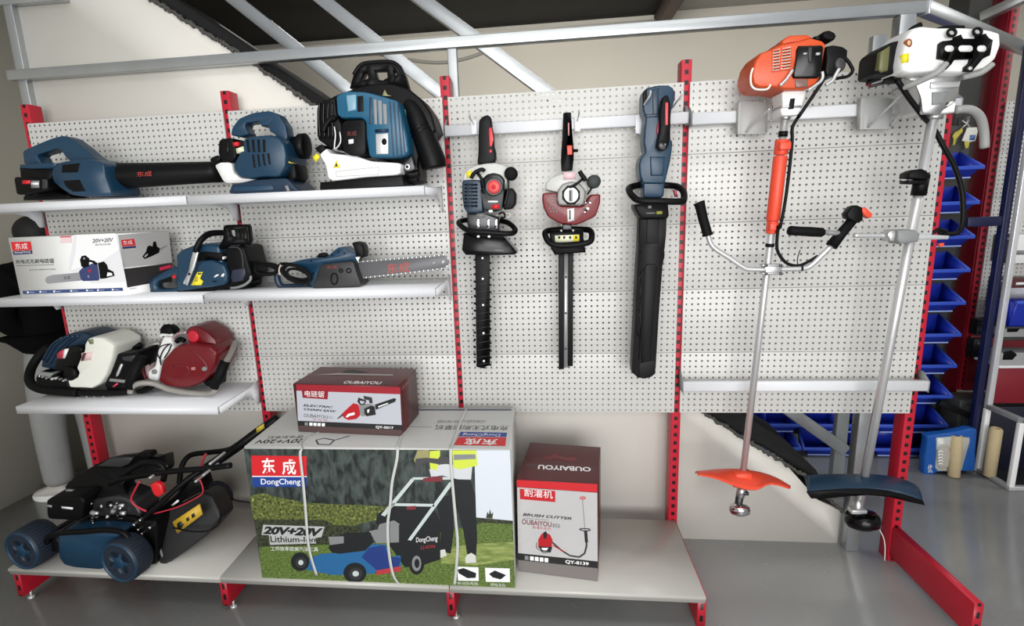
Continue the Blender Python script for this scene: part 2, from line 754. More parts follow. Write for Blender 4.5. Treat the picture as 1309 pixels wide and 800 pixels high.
# wall far behind the stair
struct(MB().span((-1.2, 2.95, FZ), (9.5, 3.05, 3.6), WALLB), 'wall_back')
struct(MB().span((9.4, -6.6, FZ), (9.5, 3.0, 3.6), WALLB), 'wall_right')
q0, q1 = at_y(310, 57, 2.95), at_y(836, 22, 2.95)
zc = (q0.z + q1.z) / 2
struct(MB().span((-1.2, 0.30, zc), (q1.x, 2.95, zc + 0.12), CEILD), 'ceiling')
struct(MB().span((q1.x, 0.1, zc + 0.02), (9.5, 2.95, zc + 0.14), CEILG), 'ceiling_right')
struct(MB().span((q0.x - 1, 2.90, zc - 0.10), (q1.x, 2.95, zc - 0.05), WALLB), 'trim_1')
struct(MB().span((q1.x, 0.35, zc - 0.12), (q1.x + 0.10, 2.95, zc + 0.02), mat('brown_beam', (92, 76, 68), 0.7)), 'trim_2')

# white drywall under the stair, its raking upper edge below the soffit
YW = 0.135
e = [at_y(u, v, YW) for u, v in ((182, -6), (300, 66), (396, 134), (560, 250), (740, 400), (905, 533), (1000, 588), (1046, 640), (1080, 655))]
zl = at_z(1083, 708, FZ).x
left = at_y(16, 60, YW).x
top = e[0].z + 0.0
pts = [(left, YW, FZ), (zl, YW, FZ), (zl, YW, e[-1].z)] + [tuple(q) for q in reversed(e)] + [(e[0].x - 0.25, YW, e[0].z + 0.2), (left, YW, e[0].z + 0.2)]
struct(MB().prism(pts, (0, 0.02, 0), WALLW), 'wall_understair')
# stair soffit: a raking slab running back from the drywall
lo = [at_y(u, v, YW + 0.02) for u, v in ((150, -34), (398, 131), (560, 246), (740, 396), (905, 530), (1034, 606), (1060, 655))]
hi = [q + Vector((0.03, 0, 0.022)) for q in lo]
mb = MB().prism(lo + list(reversed(hi)), (0, 0.55, 0), SOFF)
soff = struct(mb, 'stair_soffit')
# frayed foam edge along the drywall cut
mb = MB()
rnd = random.Random(3)
segs = [at_y(u, v, YW - 0.006) for u, v in ((176, -12), (300, 64), (398, 132), (560, 247), (740, 397), (903, 530), (1000, 590), (1036, 612), (1062, 640), (1092, 664))]
path, rad = [], []
for p_, q_ in zip(segs, segs[1:]):
    n_ = max(2, int((q_ - p_).length / 0.008))
    for i in range(n_):
        path.append(p_ + (q_ - p_) * (i / n_) + Vector((0, rnd.uniform(-.003, .003), rnd.uniform(-.008, .006))))
        rad.append(0.005 + rnd.random() * 0.007)
mb.tube(path, rad, FRAY, 7)
struct(mb, 'trim_3')

# galvanised frame: front beam, posts, raking stair tubes
YB = 0.115
pl, pr = at_y(8, 96, YB - 0.03), at_y(1186, 8, YB - 0.03)
zbm = (pl.z + pr.z) / 2
fr = thing('galvanised_tube_frame', 'long galvanised steel tube frame running above the red posts', 'metal frame', (pr.x, YB, FZ))
MB().span((pl.x, YB - 0.03, zbm - 0.022), (pr.x, YB + 0.01, zbm + 0.022), GALV, 0.003).build('beam', fr)
MB().span((at_y(13, 30, YB).x - 0.01, YB - 0.01, FZ), (at_y(20, 30, YB).x + 0.006, YB + 0.03, 3.1), GALV, 0.003).build('post', fr)
pc = at_y(580, 90, YB)
MB().span((pc.x - 0.02, YB - 0.025, 1.2), (pc.x + 0.02, YB + 0.012, zbm - 0.023), GALV, 0.003).build('post', fr)
pe = at_z(1092, 708, FZ)
MB().span((pe.x - 0.028, YB - 0.04, FZ), (pe.x + 0.028, YB + 0.012, zbm - 0.023), GALV, 0.003).build('post', fr)
c0 = Vector((pr.x, YB - 0.01, zbm))
c1 = at_x(1318, 66, pr.x + 1.15)
MB().beam(c0, c1, 0.04, 0.05, GALV, bev=0.003).build('side_beam', fr)
MB().beam(at_y(0, 4, YB), at_y(84, -3, YB), 0.04, 0.03, GALV, bev=0.003).build('upper_beam', fr)

st = thing('stair_tube_frame', 'raking galvanised tubes of the stair frame behind the perforated panels', 'metal frame', (3.6, 0.6, FZ))
for (u0, v0, u1, v1) in ((288, -10, 452, 120), (398, -12, 566, 122), (524, -12, 704, 122)):
    YS = 0.62
    A_, B_ = at_y(u0, v0, YS), at_y(u1, v1, YS)
    d_ = B_ - A_
    MB().beam(A_ - d_ * 0.1, B_ + d_ * 0.12, 0.066, 0.045, GALV, up=(0, 1, 0), bev=0.003).build('raking_tube', st)
MB().beam(at_y(1256, 22, 1.2), at_y(1316, -6, 1.0), 0.045, 0.05, GALV, bev=0.003).build('raking_tube', st)
f0 = at_z(1066, 634, FZ)
MB().span((f0.x - 0.03, f0.y - 0.02, FZ), (f0.x + 0.03, f0.y + 0.02, 2.3), GALV, 0.003).build('post', st)
MB().beam(at_y(960, 490, f0.y - 0.045), at_y(1080, 575, f0.y - 0.045), 0.06, 0.045, GALV, up=(0, 1, 0), bev=0.003).build('brace', st)

cbl = MB().ty([(470, 66), (520, 76), (560, 80), (590, 76), (620, 66), (650, 50)], 2.93, 0.014, mat('grey_cable', (150, 148, 142), 0.5)).build('wall_cable')
tag(cbl, 'grey cable sagging along the back wall above the backpack blower', 'cable')

# ------------------------------------------------------------------ red gondola rack with perforated panels
rack = thing('gondola_rack', 'red slotted-post display rack with white perforated panels and low deck', 'shelving rack', (2 * W, 0.05, FZ))
PD = 0.066
for i in range(5):
    x = i * W
    mb = MB().span((x - 0.02, 0.014, FZ + 0.001), (x + 0.02, 0.014 + PD, ZT + 0.085), POSTM, 0.002)
    mb.build('post', rack, origin=(x, 0.04, 0))
for i in range(4):
    for k in range(5):
        z1 = ZT - k * 0.2736
        MB().span((i * W + 0.0115, 0.0, z1 - 0.2736 + 0.0006), (i * W + 0.9485, 0.011, z1 - 0.0006), PEG, 0.0015).build(
            'perforated_panel', rack, origin=(i * W + 0.0115, 0, z1 - 0.2736))
for i in range(5):
    x = i * W
    d = DD - 0.012 if i < 4 else 0.44
    t = 0.016
    mb = MB().prism([(x - t, 0.014, FZ + 0.03), (x - t, -d, FZ + 0.03), (x - t, -d, ZD - 0.008), (x - t, 0.014, ZD - 0.008)], (2 * t, 0, 0),
                    slot_mat('red_slotted_foot', (176, 24, 44), 0.05, 0.006, 0.013) if i == 0 else MATS['red_slotted_foot'], 0.002)
    ft = mb.build('foot', rack, origin=(x, -0.2, 0.012))
    mb = MB().cyl((x + 0.012, -d + 0.03, FZ), (x + 0.012, -d + 0.03, FZ + 0.01), 0.014, ALU).cyl((x + 0.012, -d + 0.03, FZ + 0.008), (x + 0.012, -d + 0.03, FZ + 0.034), 0.005, ALU)
    mb.build('leveller', ft)
for i in range(3):
    x0, x1 = i * W + 0.003, (i + 1) * W - 0.003
    if i == 0:
        x0 -= 0.018
    if i == 2:
        x1 += 0.012
    prof = [(0.012, ZD), (-DD, ZD), (-DD - 0.004, ZD - 0.006), (-DD - 0.004, ZD - 0.012), (-DD + 0.002, ZD - 0.016), (-DD + 0.002, ZD - 0.03), (-DD + 0.03, ZD - 0.033),
            (-DD + 0.03, ZD - 0.008), (0.012, ZD - 0.008)]
    MB().prism([(x0, y, z) for y, z in prof], (x1 - x0, 0, 0), DECKM).build('base_deck', rack)


# ------------------------------------------------------------------ steel shelves on brackets
def shelf(x0, x1, z, d, label, tilt=0.0):
    t = thing('steel_shelf', label, 'shelf', ((x0 + x1) / 2, 0, z - 0.034), 'white steel shelves hung on the red posts')
    prof = [(-0.002, z), (-d, z), (-d, z - 0.033), (-d + 0.02, z - 0.033), (-d + 0.02, z - 0.030), (-d + 0.003, z - 0.030), (-d + 0.003, z - 0.003), (-0.004, z - 0.003),
            (-0.004, z - 0.03), (-0.002, z - 0.03)]
    MB().prism([(x0, y, zz) for y, zz in prof], (x1 - x0, 0, 0), WMETAL).build('tray', t)
    for bx in (x0 - 0.003, x1 + 0.001):
        out = [(0.012, z + 0.012), (-0.02, z + 0.010), (-0.06, z - 0.001), (-d + 0.01, z - 0.004), (-d + 0.01, z - 0.032), (-0.13, z - 0.037), (-0.075, z - 0.05), (-0.045, z - 0.072), (-0.03, z - 0.10), (0.012, z - 0.10)]
        MB().prism([(bx, y, zz) for y, zz in out], (0.002, 0, 0), WMETAL).build('bracket', t)
    return t


shelf(0.004, W - 0.006, 1.681, 0.322, 'white steel shelf holding the black-tubed blower, top left')
shelf(W + 0.004, 2 * W - 0.034, 1.679, 0.327, 'white steel shelf holding the large backpack blower')
shelf(0.004, W - 0.006, 1.2945, 0.310, 'white steel shelf holding the white chainsaw carton')
shelf(W + 0.004, 2 * W - 0.02, 1.299, 0.311, 'white steel shelf holding the corded chainsaw with long guide bar')
shelf(0.008, W - 0.012, 0.8201, 0.3113, 'low white steel shelf holding two engine augers, maroon and blue')


# ------------------------------------------------------------------ white hanging rails
def rail(x0, x1, z, label, bm_=True):
    t = thing('hanging_rail', label, 'rail', ((x0 + x1) / 2, -0.05, z - 0.022), 'white steel rails across the panels')
    pr = rrect(-0.062, z - 0.022, -0.038, z + 0.022, 0.006)
    MB().prism([(x0, y, zz) for y, zz in pr], (x1 - x0, 0, 0), WMETAL).build('bar', t)
    for bx in (x0 - 0.003, x1):
        out = [(0.012, z + 0.05), (-0.022, z + 0.05), (-0.064, z + 0.02), (-0.064, z - 0.026), (0.012, z - 0.026)]
        MB().prism([(bx, y, zz) for y, zz in out], (0.003, 0, 0), GREY).build('end_bracket', t)
    return t


rz = [at_y(u, v, -0.06).z for u, v in ((620, 164), (785, 156), (915, 150), (1060, 143), (1020, 494), (890, 494))]
rail(2 * W + 0.006, 3 * W - 0.008, (rz[0] + rz[1]) / 2, 'white steel rail carrying the three hanging hedge trimmers')
rail(3 * W + 0.008, 4 * W - 0.008, (rz[2] + rz[3]) / 2, 'white steel rail behind the two brush cutter engines')
rail(3 * W + 0.008, 4 * W + 0.004, (rz[4] + rz[5]) / 2, 'white steel rail low across the right panel behind both shafts')
# ------------------------------------------------------------------ tools hanging on the panels
def crop(ox, oy, s):
    return lambda *p: [((q[0] / s + ox, q[1] / s + oy) + tuple(q[2:])) for q in p]


def pt(c, u, v, y):
    q = c((u, v))[0]
    return at_y(q[0], q[1], y)


def hook(u, v, label, dv=14, w=0.012):
    """white clip over the rail with a prong reaching forward"""
    p = at_y(u, v, -0.066)
    t = thing('wall_hook', label, 'hook', (p.x, -0.066, p.z), 'hooks on the white rails')
    MB().span((p.x - w, -0.072, p.z - 0.03), (p.x + w, -0.064, p.z + 0.024), WMETAL, 0.002).build('clip', t)
    MB().tube(sm([(p.x, -0.07, p.z + 0.01), (p.x, -0.11, p.z + 0.012), (p.x, -0.17, p.z + 0.016), (p.x, -0.185, p.z + 0.03)], 4, False), 0.003, ALU, 8).build('prong', t)
    return t


# ---- hedge trimmer with blue grille
a1, a2, a3 = crop(570, 140, 8), crop(570, 230, 8), crop(580, 320, 5)
t = thing('hedge_trimmer', 'petrol hedge trimmer with blue grille, red starter disc and bare toothed blade', 'hedge trimmer', at_y(617, 470, -0.12), 'hanging hedge trimmers')
hd = MB().py(a1((318, 560), (330, 420), (330, 250), (335, 110), (370, 70), (420, 50), (455, 70), (466, 120), (470, 180), (490, 260), (490, 370), (508, 430), (512, 500), (490, 545), (400, 560)),
        -0.165, -0.115, BLACK, 0.012, 3).build('rear_handle', t)
MB().py(a1((440, 190), (465, 180), (488, 300), (470, 378), (445, 372)), -0.167, -0.15, REDP, 0.001).build('trigger', hd, 'red throttle trigger')
MB().py(a1(*circ(456, 425, 14, 18, 12)), -0.168, -0.15, REDP, 0.001).build('switch', hd)
MB().py(a1((165, 800), (170, 690), (185, 645), (230, 600), (310, 565), (400, 548), (500, 540), (590, 562), (655, 610), (640, 720), (610, 800), (590, 860), (300, 860)), -0.175, -0.085, GREY if False else mat('pale_grey_tank', (196, 197, 192), 0.32), 0.02, 4).build('fuel_tank', t)
MB().py(a1((205, 640), (265, 620), (280, 690), (215, 700)), -0.178, -0.17, YELLOW).build('warning_sticker', t)
cv = MB().py(a2((163, 0), (280, -5), (360, 0), (375, 120), (385, 330), (310, 345), (215, 340), (180, 285), (162, 160)), -0.19, -0.09, BLUE2, 0.012, 3).build('grille_cover', t)
mb = MB()
for i in range(7):
    mb.py(a2(*rrect(190, 40 + i * 36, 325, 58 + i * 36, 6)), -0.1915, -0.18, BLACKG)
mb.build('grille_slots', cv)
mb = MB()
for i in range(3):
    mb.py(a2(*rrect(222 + i * 40, 30, 230 + i * 40, 290, 3)), -0.1935, -0.18, BLUE)
mb.build('grille_rib', cv)
hs = MB().py(a2((355, 60), (375, -20), (420, -60), (490, -75), (560, -55), (600, 0), (600, 90), (575, 260), (560, 310), (470, 330), (395, 310), (370, 200)), -0.20, -0.10, BLACKG, 0.01, 3).build('starter_housing', t)
MB().py(a2((352, 100), (380, 150), (575, 150), (596, 90), (570, 300), (545, 310), (400, 305), (385, 290)), -0.204, -0.19, DGREY, 0.003).build('label_plate', hs)
MB().py(a2((430, 212), (530, 212), (530, 230), (430, 230)), -0.2055, -0.2, WHITE).py(a2((470, 255), (548, 250), (548, 292), (470, 296)), -0.2055, -0.2, REDP).build('printed_badge', hs)
c0 = pt(a2, 493, 72, -0.2)
MB().lathe([(0.034, -0.03), (0.034, 0.006), (0.030, 0.010), (0.026, 0.008)], c0, (0, -1, 0), STEELD, 24).build('starter_ring', hs)
MB().lathe([(0.0255, 0.0), (0.0255, 0.011), (0.02, 0.014), (0.0, 0.0135)], c0, (0, -1, 0), mat('red_starter_disc', (206, 62, 62), 0.4), 24).lathe([(0.008, 0.012), (0.008, 0.016), (0, 0.017)], c0, (0, -1, 0), REDP, 12).build('starter_disc', hs)
MB().ty(a1((258, 705), (285, 655), (330, 625), (372, 612), (396, 632)), -0.215, 0.0075, BLACK).build('starter_grip', t)
MB().ty(a1((325, 650), (365, 710), (390, 800)), -0.206, 0.006, BLACK).build('starter_cord', t)
c0 = pt(a1, 672, 662, -0.15)
MB().lathe([(0.02, 0), (0.025, 0.004), (0.025, 0.05), (0.02, 0.055), (0, 0.055)], c0, (0, -1, 0), RUBBER, 18).build('fuel_cap', t)
ax = MB().py(a2((610, 90), (680, 80), (718, 140), (712, 250), (670, 300), (590, 305), (572, 250), (600, 150)), -0.18, -0.10, BLACK, 0.012, 3).build('air_filter', t)
MB().ty(a2((635, -20), (640, 70), (620, 180), (600, 260)), -0.183, 0.004, BLACKG).ty(a2((540, 350), (575, 330), (600, 350), (595, 385), (560, 380)), -0.17, 0.004, BLACK).ty(a2((600, 340), (650, 345), (655, 370), (620, 385)), -0.16, 0.002, ALU).build('fuel_hose', t)
mb = MB().py(a2((210, 340), (320, 335), (400, 350), (540, 380), (545, 540), (225, 530)), -0.165, -0.10, STEELD, 0.008)
mb.py(a2((312, 330), (400, 345), (400, 385), (310, 385)), -0.168, -0.15, GREY)
mb.build('gear_case', t)
mb = MB()
for k in (330, 432, 512):
    mb.py(a2(*rrect(k - 18, 395, k + 16, 500, 8)), -0.170, -0.155, CHROME, 0.004)
mb.build('cooling_fin', t)
MB().py(a2(*circ(457, 320, 24, 16, 14)), -0.205, -0.19, WPLAST, 0.003).build('primer_bulb', t)
MB().ty(a2((130, 440, -.17), (170, 415, -.12), (260, 408, -.10), (400, 405, -.095), (540, 415, -.10), (640, 440, -.13), (705, 500, -.19), (690, 540, -.22), (600, 548, -.235), (400, 535, -.24), (260, 525, -.235), (180, 490, -.215)),
        0, 0.0105, BLACK, closed=True).build('front_handle', t)
gd = MB().py(a2((182, 540), (400, 552), (565, 545), (600, 590), (730, 745), (700, 765), (400, 772), (200, 768), (160, 715)), -0.20, -0.09, BLACKG, 0.008).build('hand_guard', t)
MB().py(a2(*circ(330, 578, 16, 14, 10)), -0.203, -0.195, ALU, 0.001).py(a2(*circ(440, 578, 16, 14, 10)), -0.203, -0.195, ALU, 0.001).build('bolt', gd)
MB().py(a2((480, 712), (590, 716), (590, 728), (480, 722)), -0.2006, -0.199, GREY).build('printed_text', gd)
mb = MB().py(a3((137, 20), (230, 20), (232, 735), (200, 742), (198, 756), (145, 745)), -0.13, -0.122, BLACK, 0.001)
for i in range(15):
    v = 60 + i * 46.5
    mb.py(a3((140, v - 7), (128, v - 6), (126, v + 3), (140, v + 9)), -0.128, -0.124, BLACK)
    mb.py(a3((228, v + 12), (241, v + 18), (242, v + 26), (228, v + 27)), -0.128, -0.124, BLACK)
    mb.py(a3((138, v + 22), (231, v + 6), (231, v + 9), (138, v + 25)), -0.1305, -0.128, DGREY)
bl = mb.build('blade', t)
mb = MB()
for u, v in ((183, 50), (185, 182), (187, 350), (190, 530), (192, 708)):
    mb.py(a3(*circ(u, v, 8, 8, 10)), -0.133, -0.129, ALU, 0.001)
mb.build('rivet', bl)
hook(606, 162, 'white hook under the handle of the hedge trimmer with bare toothed blade')

# ---- maroon hedge trimmer
b1, b2, b3 = crop(680, 130, 8), crop(680, 220, 6.664), crop(690, 320, 5)
t = thing('hedge_trimmer', 'petrol hedge trimmer with maroon body and narrow double bar blade', 'hedge trimmer', at_y(722, 470, -0.12), 'hanging hedge trimmers')
hd = MB().py(b1((322, 108), (335, 118), (385, 116), (400, 106), (406, 200), (412, 330), (418, 440), (428, 480), (428, 600), (416, 620), (416, 700), (305, 705), (298, 610), (303, 490), (312, 380), (318, 220)), -0.165, -0.115, BLACK, 0.006, 3).build('rear_handle', t)
MB().py(b1((368, 215), (381, 215), (383, 345), (370, 345)), -0.167, -0.16, mat('pink_stripe', (214, 150, 150), 0.5)).build('stripe', hd)
MB().py(b1((358, 448), (410, 445), (413, 540), (362, 543)), -0.171, -0.155, mat('red_switch', (232, 70, 50), 0.4), 0.002).build('switch', hd)
MB().cyl(pt(b1, 425, 500, -0.14), pt(b1, 470, 500, -0.14), 0.006, BLACK).build('stud', hd)
MB().py(b1((305, 400), (318, 390), (330, 470), (305, 470)), -0.15, -0.13, REDP, 0.002).build('trigger', hd)
MB().py(b2((112, 150), (118, 95), (160, 45), (250, 12), (380, 5), (450, 20), (490, 60), (480, 160), (400, 200), (230, 180)), -0.165, -0.085, mat('translucent_tank', (190, 190, 186), 0.3), 0.016, 4).build('fuel_tank', t)
MB().py(b2((268, 2), (372, 0), (374, 58), (270, 64)), -0.168, -0.16, mat('pale_pink_sticker', (232, 196, 200), 0.5)).build('price_sticker', t)
bd = MB().py(b2((90, 178), (215, 172), (228, 285), (440, 290), (500, 190), (586, 186), (584, 262), (545, 378), (430, 432), (370, 452), (240, 440), (140, 385), (100, 310), (86, 240)), -0.185, -0.09, MAROON, 0.012, 3).build('shroud', t)
mb = MB()
for i in range(6):
    for j in range(3):
        mb.py(b2(*circ(150 + j * 26 + (i % 2) * 10, 200 + i * 27, 7, 9, 8)), -0.1865, -0.18, GREY)
mb.build('vent_hole', bd)
mb = MB()
rnd = random.Random(5)
for i in range(14):
    u, v = 440 + rnd.random() * 60, 215 + rnd.random() * 130
    mb.py(b2(*circ(u, v, 9 + rnd.random() * 7, None, 8)), -0.18 - rnd.random() * 0.012, -0.15, rnd.choice([ALU, STEELD, BLACK, CHROME]), 0.002)
mb.build('carburettor', t)
MB().py(b2((300, 315), (360, 305), (360, 410), (305, 425)), -0.1865, -0.18, WHITE).py(b2((318, 325), (330, 323), (330, 400), (318, 404)), -0.1872, -0.18, DGREY).build('label_sticker', bd)
hs = MB().py(b2((212, 230), (218, 160), (260, 100), (335, 78), (410, 95), (455, 150), (458, 200), (440, 285), (228, 285)), -0.198, -0.10, mat('grey_housing', (138, 136, 134), 0.4, 0.2), 0.010, 3).build('starter_housing', t)
MB().py(b2(*circ(333, 195, 82, 88, 8, PI / 8)), -0.2, -0.185, BLACK, 0.002).build('starter_recess', hs)
MB().py(b2(*circ(334, 195, 62, 66, 24)), -0.206, -0.19, WPLAST, 0.003).py(b2(*rrect(316, 150, 346, 250, 6)), -0.2075, -0.2, GREY, 0.001).py(b2(*rrect(322, 158, 330, 240, 3)), -0.209, -0.2, BLACK).build('starter_disc', hs)
MB().ty(b2((405, -10), (425, 25), (450, 60), (455, 78)), -0.215, 0.0085, BLACK).build('starter_grip', t)
MB().ty(b2((435, 55), (380, 100), (320, 130)), -0.206, 0.005, BLACK).build('starter_cord', t)
c0 = pt(b2, 520, 85, -0.15)
MB().lathe([(0.02, 0), (0.025, 0.004), (0.025, 0.05), (0.02, 0.055), (0, 0.055)], c0, (0, -1, 0), mat('dark_green_cap', (38, 44, 42), 0.6), 18).build('fuel_cap', t)
MB().ty(b2((470, 190), (500, 150), (515, 110)), -0.16, 0.004, BLACK).build('fuel_hose', t)
MB().py(b2((262, 440), (335, 440), (345, 495), (255, 495)), -0.15, -0.11, STEELD, 0.004).build('neck', t)
hg = MB().ty(b2((112, 530, -.19), (135, 500, -.15), (250, 490, -.13), (420, 488, -.13), (495, 498, -.16), (510, 545, -.2), (480, 600, -.215), (300, 625, -.22), (160, 610, -.215)), 0, 0.0115, BLACK, closed=True).build('front_handle', t)
gp = MB().py(b2((150, 515), (440, 500), (435, 610), (455, 645), (460, 685), (195, 706), (160, 650)), -0.195, -0.11, BLACK, 0.008).build('hand_guard', t)
MB().py(b2((195, 540), (402, 532), (404, 588), (198, 602)), -0.1965, -0.19, mat('cream_sticker', (226, 226, 196), 0.5)).py(b2((350, 536), (400, 534), (402, 586), (352, 590)), -0.197, -0.19, YELLOW).build('warning_sticker', gp)
mb = MB()
for u in (232, 275, 325, 376):
    mb.py(b2(*circ(u, 556, 11, 13, 8)), -0.1975, -0.19, DGREY)
mb.build('printed_symbol', gp)
MB().py(b2(*circ(250, 500, 10, 10, 10)), -0.2, -0.12, ALU).py(b2(*circ(352, 498, 10, 10, 10)), -0.2, -0.12, ALU).build('bolt', gp)
bl = MB().py(b3((120, 20), (155, 20), (154, 760), (121, 762)), -0.14, -0.122, BLACK, 0.002).py(b3((183, 20), (215, 20), (212, 740), (180, 742)), -0.14, -0.122, BLACK, 0.002).build('blade_cover', t)
MB().py(b3((152, 20), (186, 20), (180, 748), (153, 750)), -0.132, -0.126, ALU).build('blade', t)
mb = MB()
for u, v in ((168, 170), (167, 402), (166, 630)):
    mb.py(b3(*circ(u, v, 7, 7, 10)), -0.135, -0.131, DGREY, 0.001)
mb.build('rivet', t)
hook(738, 158, 'white hook beside the handle of the maroon hedge trimmer')

# ---- large blue hedge trimmer in its scabbard
c1, c2, c3 = crop(790, 95, 5.71), crop(785, 220, 5.71), crop(785, 340, 5.333)
t = thing('hedge_trimmer', 'large blue battery hedge trimmer with its blade inside a black scabbard', 'hedge trimmer', at_y(824, 482, -0.12), 'hanging hedge trimmers')
bd = MB().py(c1((182, 150), (188, 122), (215, 95), (300, 76), (370, 76), (405, 95), (420, 130), (416, 190), (395, 250), (387, 330), (387, 470), (402, 490), (400, 540), (385, 640), (358, 745), (345, 800), (180, 800), (158, 740), (152, 660), (165, 610), (200, 565), (186, 500), (192, 400), (202, 320), (180, 260)), -0.165, -0.075, BLUE, 0.016, 4).build('body', t)
MB().py(c1((250, 110), (300, 100), (300, 290), (255, 300)), -0.168, -0.15, BLUE2, 0.004).py(c1((205, 290), (310, 285), (300, 310), (205, 315)), -0.169, -0.15, BLUE2, 0.003).py(c1((235, 600), (345, 600), (330, 740), (240, 740)), -0.170, -0.15, BLUE, 0.005).build('body_panel', bd)
MB().py(c1((398, 110), (418, 125), (416, 185), (400, 215)), -0.155, -0.13, mat('magenta_trim', (150, 30, 60), 0.4), 0.002).build('battery_latch', bd)
MB().py(c1((182, 150), (186, 125), (212, 100), (215, 200), (185, 235)), -0.169, -0.15, BLACK, 0.003).build('battery', t)
hd = MB().py(c1((308, 280), (322, 180), (345, 150), (368, 150), (384, 200), (387, 330), (385, 450), (372, 525), (345, 555), (305, 552), (284, 528), (294, 470), (308, 400)), -0.20, -0.13, BLACK, 0.012, 3).build('rear_handle', t)
MB().py(c1((346, 206), (368, 204), (366, 370), (345, 370)), -0.203, -0.19, mat('coral_trigger', (204, 60, 72), 0.4), 0.002).build('trigger', hd)
MB().py(c1((288, 350), (304, 335), (304, 440), (290, 455), (280, 420)), -0.172, -0.15, MATS['magenta_trim'], 0.003).build('side_switch', hd)
MB().py(c1(*circ(330, 520, 36, 36, 20)), -0.206, -0.19, BLACKG, 0.003).py(c1(*circ(318, 518, 6, 10, 8)), -0.2068, -0.2, GREY).py(c1(*circ(345, 512, 6, 10, 8)), -0.2068, -0.2, GREY).build('speed_dial', hd)
MB().py(c2((205, -10), (385, -10), (372, 60), (366, 188), (212, 190), (212, 60)), -0.155, -0.08, BLUE, 0.012, 3).build('neck', t)
lp = MB().ty(c2((108, 130, -.15), (125, 108, -.11), (215, 92, -.085), (370, 96, -.085), (455, 105, -.11), (505, 140, -.16), (508, 205, -.21), (470, 215, -.225), (330, 212, -.235), (190, 208, -.225), (135, 175, -.195)), 0, 0.0125, BLACK, closed=True).build('front_handle', t)
MB().py(c2((435, 130), (455, 128), (468, 178), (448, 182)), -0.15, -0.13, MATS['magenta_trim'], 0.003).build('handle_switch', lp)
gd = MB().py(c2((152, 236), (270, 228), (396, 235), (402, 318), (388, 340), (200, 340), (180, 315), (155, 268)), -0.185, -0.085, BLACK, 0.006).build('hand_guard', t)
MB().py(c2((235, 296), (300, 294), (300, 302), (235, 304)), -0.1856, -0.184, GREY).py(c2((310, 286), (352, 284), (352, 306), (310, 308)), -0.1857, -0.184, mat('olive_sticker', (150, 150, 60), 0.5)).py(c2((248, 245), (274, 244), (274, 264), (248, 266)), -0.1857, -0.184, GREY).build('label_sticker', gd)
SCAB = mat('scabbard_plastic', (22, 20, 22), 0.5, spec=0.2)
sc = MB().py(c2((185, 335), (386, 335), (380, 450), (372, 555), (358, 600)) + c3((330, 0), (305, 330), (284, 690), (281, 738), (255, 758), (215, 770), (165, 764), (123, 728), (123, 690), (140, 380), (158, 0)) + c2((178, 560),), -0.16, -0.10, SCAB, 0.006).build('scabbard', t)
MB().py(c2((225, 690), (245, 670), (300, 672), (320, 700)) + c3((290, 60), (262, 480), (248, 650), (190, 660), (180, 480), (205, 60)), -0.166, -0.15, SCAB, 0.004).py(c2((240, 340), (330, 340), (325, 520), (235, 520)), -0.164, -0.15, SCAB, 0.003).py(c3((172, 660), (282, 640), (280, 735), (215, 766), (168, 762)), -0.163, -0.15, SCAB, 0.003).build('raised_rib', sc)
mb = MB().ty(c2((190, 575), (222, 610), (222, 690), (188, 740)) + c3((185, 60), (165, 100), (185, 160), (180, 190), (155, 240), (175, 320), (165, 380), (150, 430), (165, 480)), -0.1605, 0.0022, BLACKG, 6, smooth=0)
mb.ty(c3((180, 60), (178, 420), (168, 640)), -0.1605, 0.0018, BLACKG, 6, smooth=0).build('moulded_line', sc)
hk = thing('wall_hook', 'double-prong metal hook holding the large blue hedge trimmer', 'hook', at_y(818, 165, -0.066), 'hooks on the white rails')
MB().py(c1((128, 300), (160, 290), (200, 310), (190, 440), (128, 430)), -0.072, -0.064, WMETAL, 0.002).build('clip', hk)
MB().ty(c1((190, 300, -.07), (180, 250, -.13), (205, 200, -.19), (235, 150, -.205), (238, 118, -.21)), 0, 0.0035, ALU).build('prong', hk)
MB().ty(c1((360, 290, -.07), (395, 245, -.12), (430, 200, -.16), (460, 160, -.18), (470, 115, -.185)), 0, 0.0035, ALU).build('prong', hk)

# ------------------------------------------------------------------ brush cutters
d1, d2, d3, d4 = crop(940, 30, 6.67), crop(940, 130, 4.706), crop(870, 245, 5.236), crop(880, 560, 4.09)
t = thing('brush_cutter', 'orange-engined brush cutter with curved twin-grip handlebar and orange guard', 'brush cutter', at_y(945, 660, -0.12), 'brush cutters hung on the right panel')
YT, YBt = -0.19, -0.13
top, bot = at_y(1003.5, 150, YT), at_y(947, 628, YBt)
ds = bot - top


def on(v):
    """centre of the first shaft at photo row v"""
    k = (v - 150) / (628 - 150)
    return top + ds * k


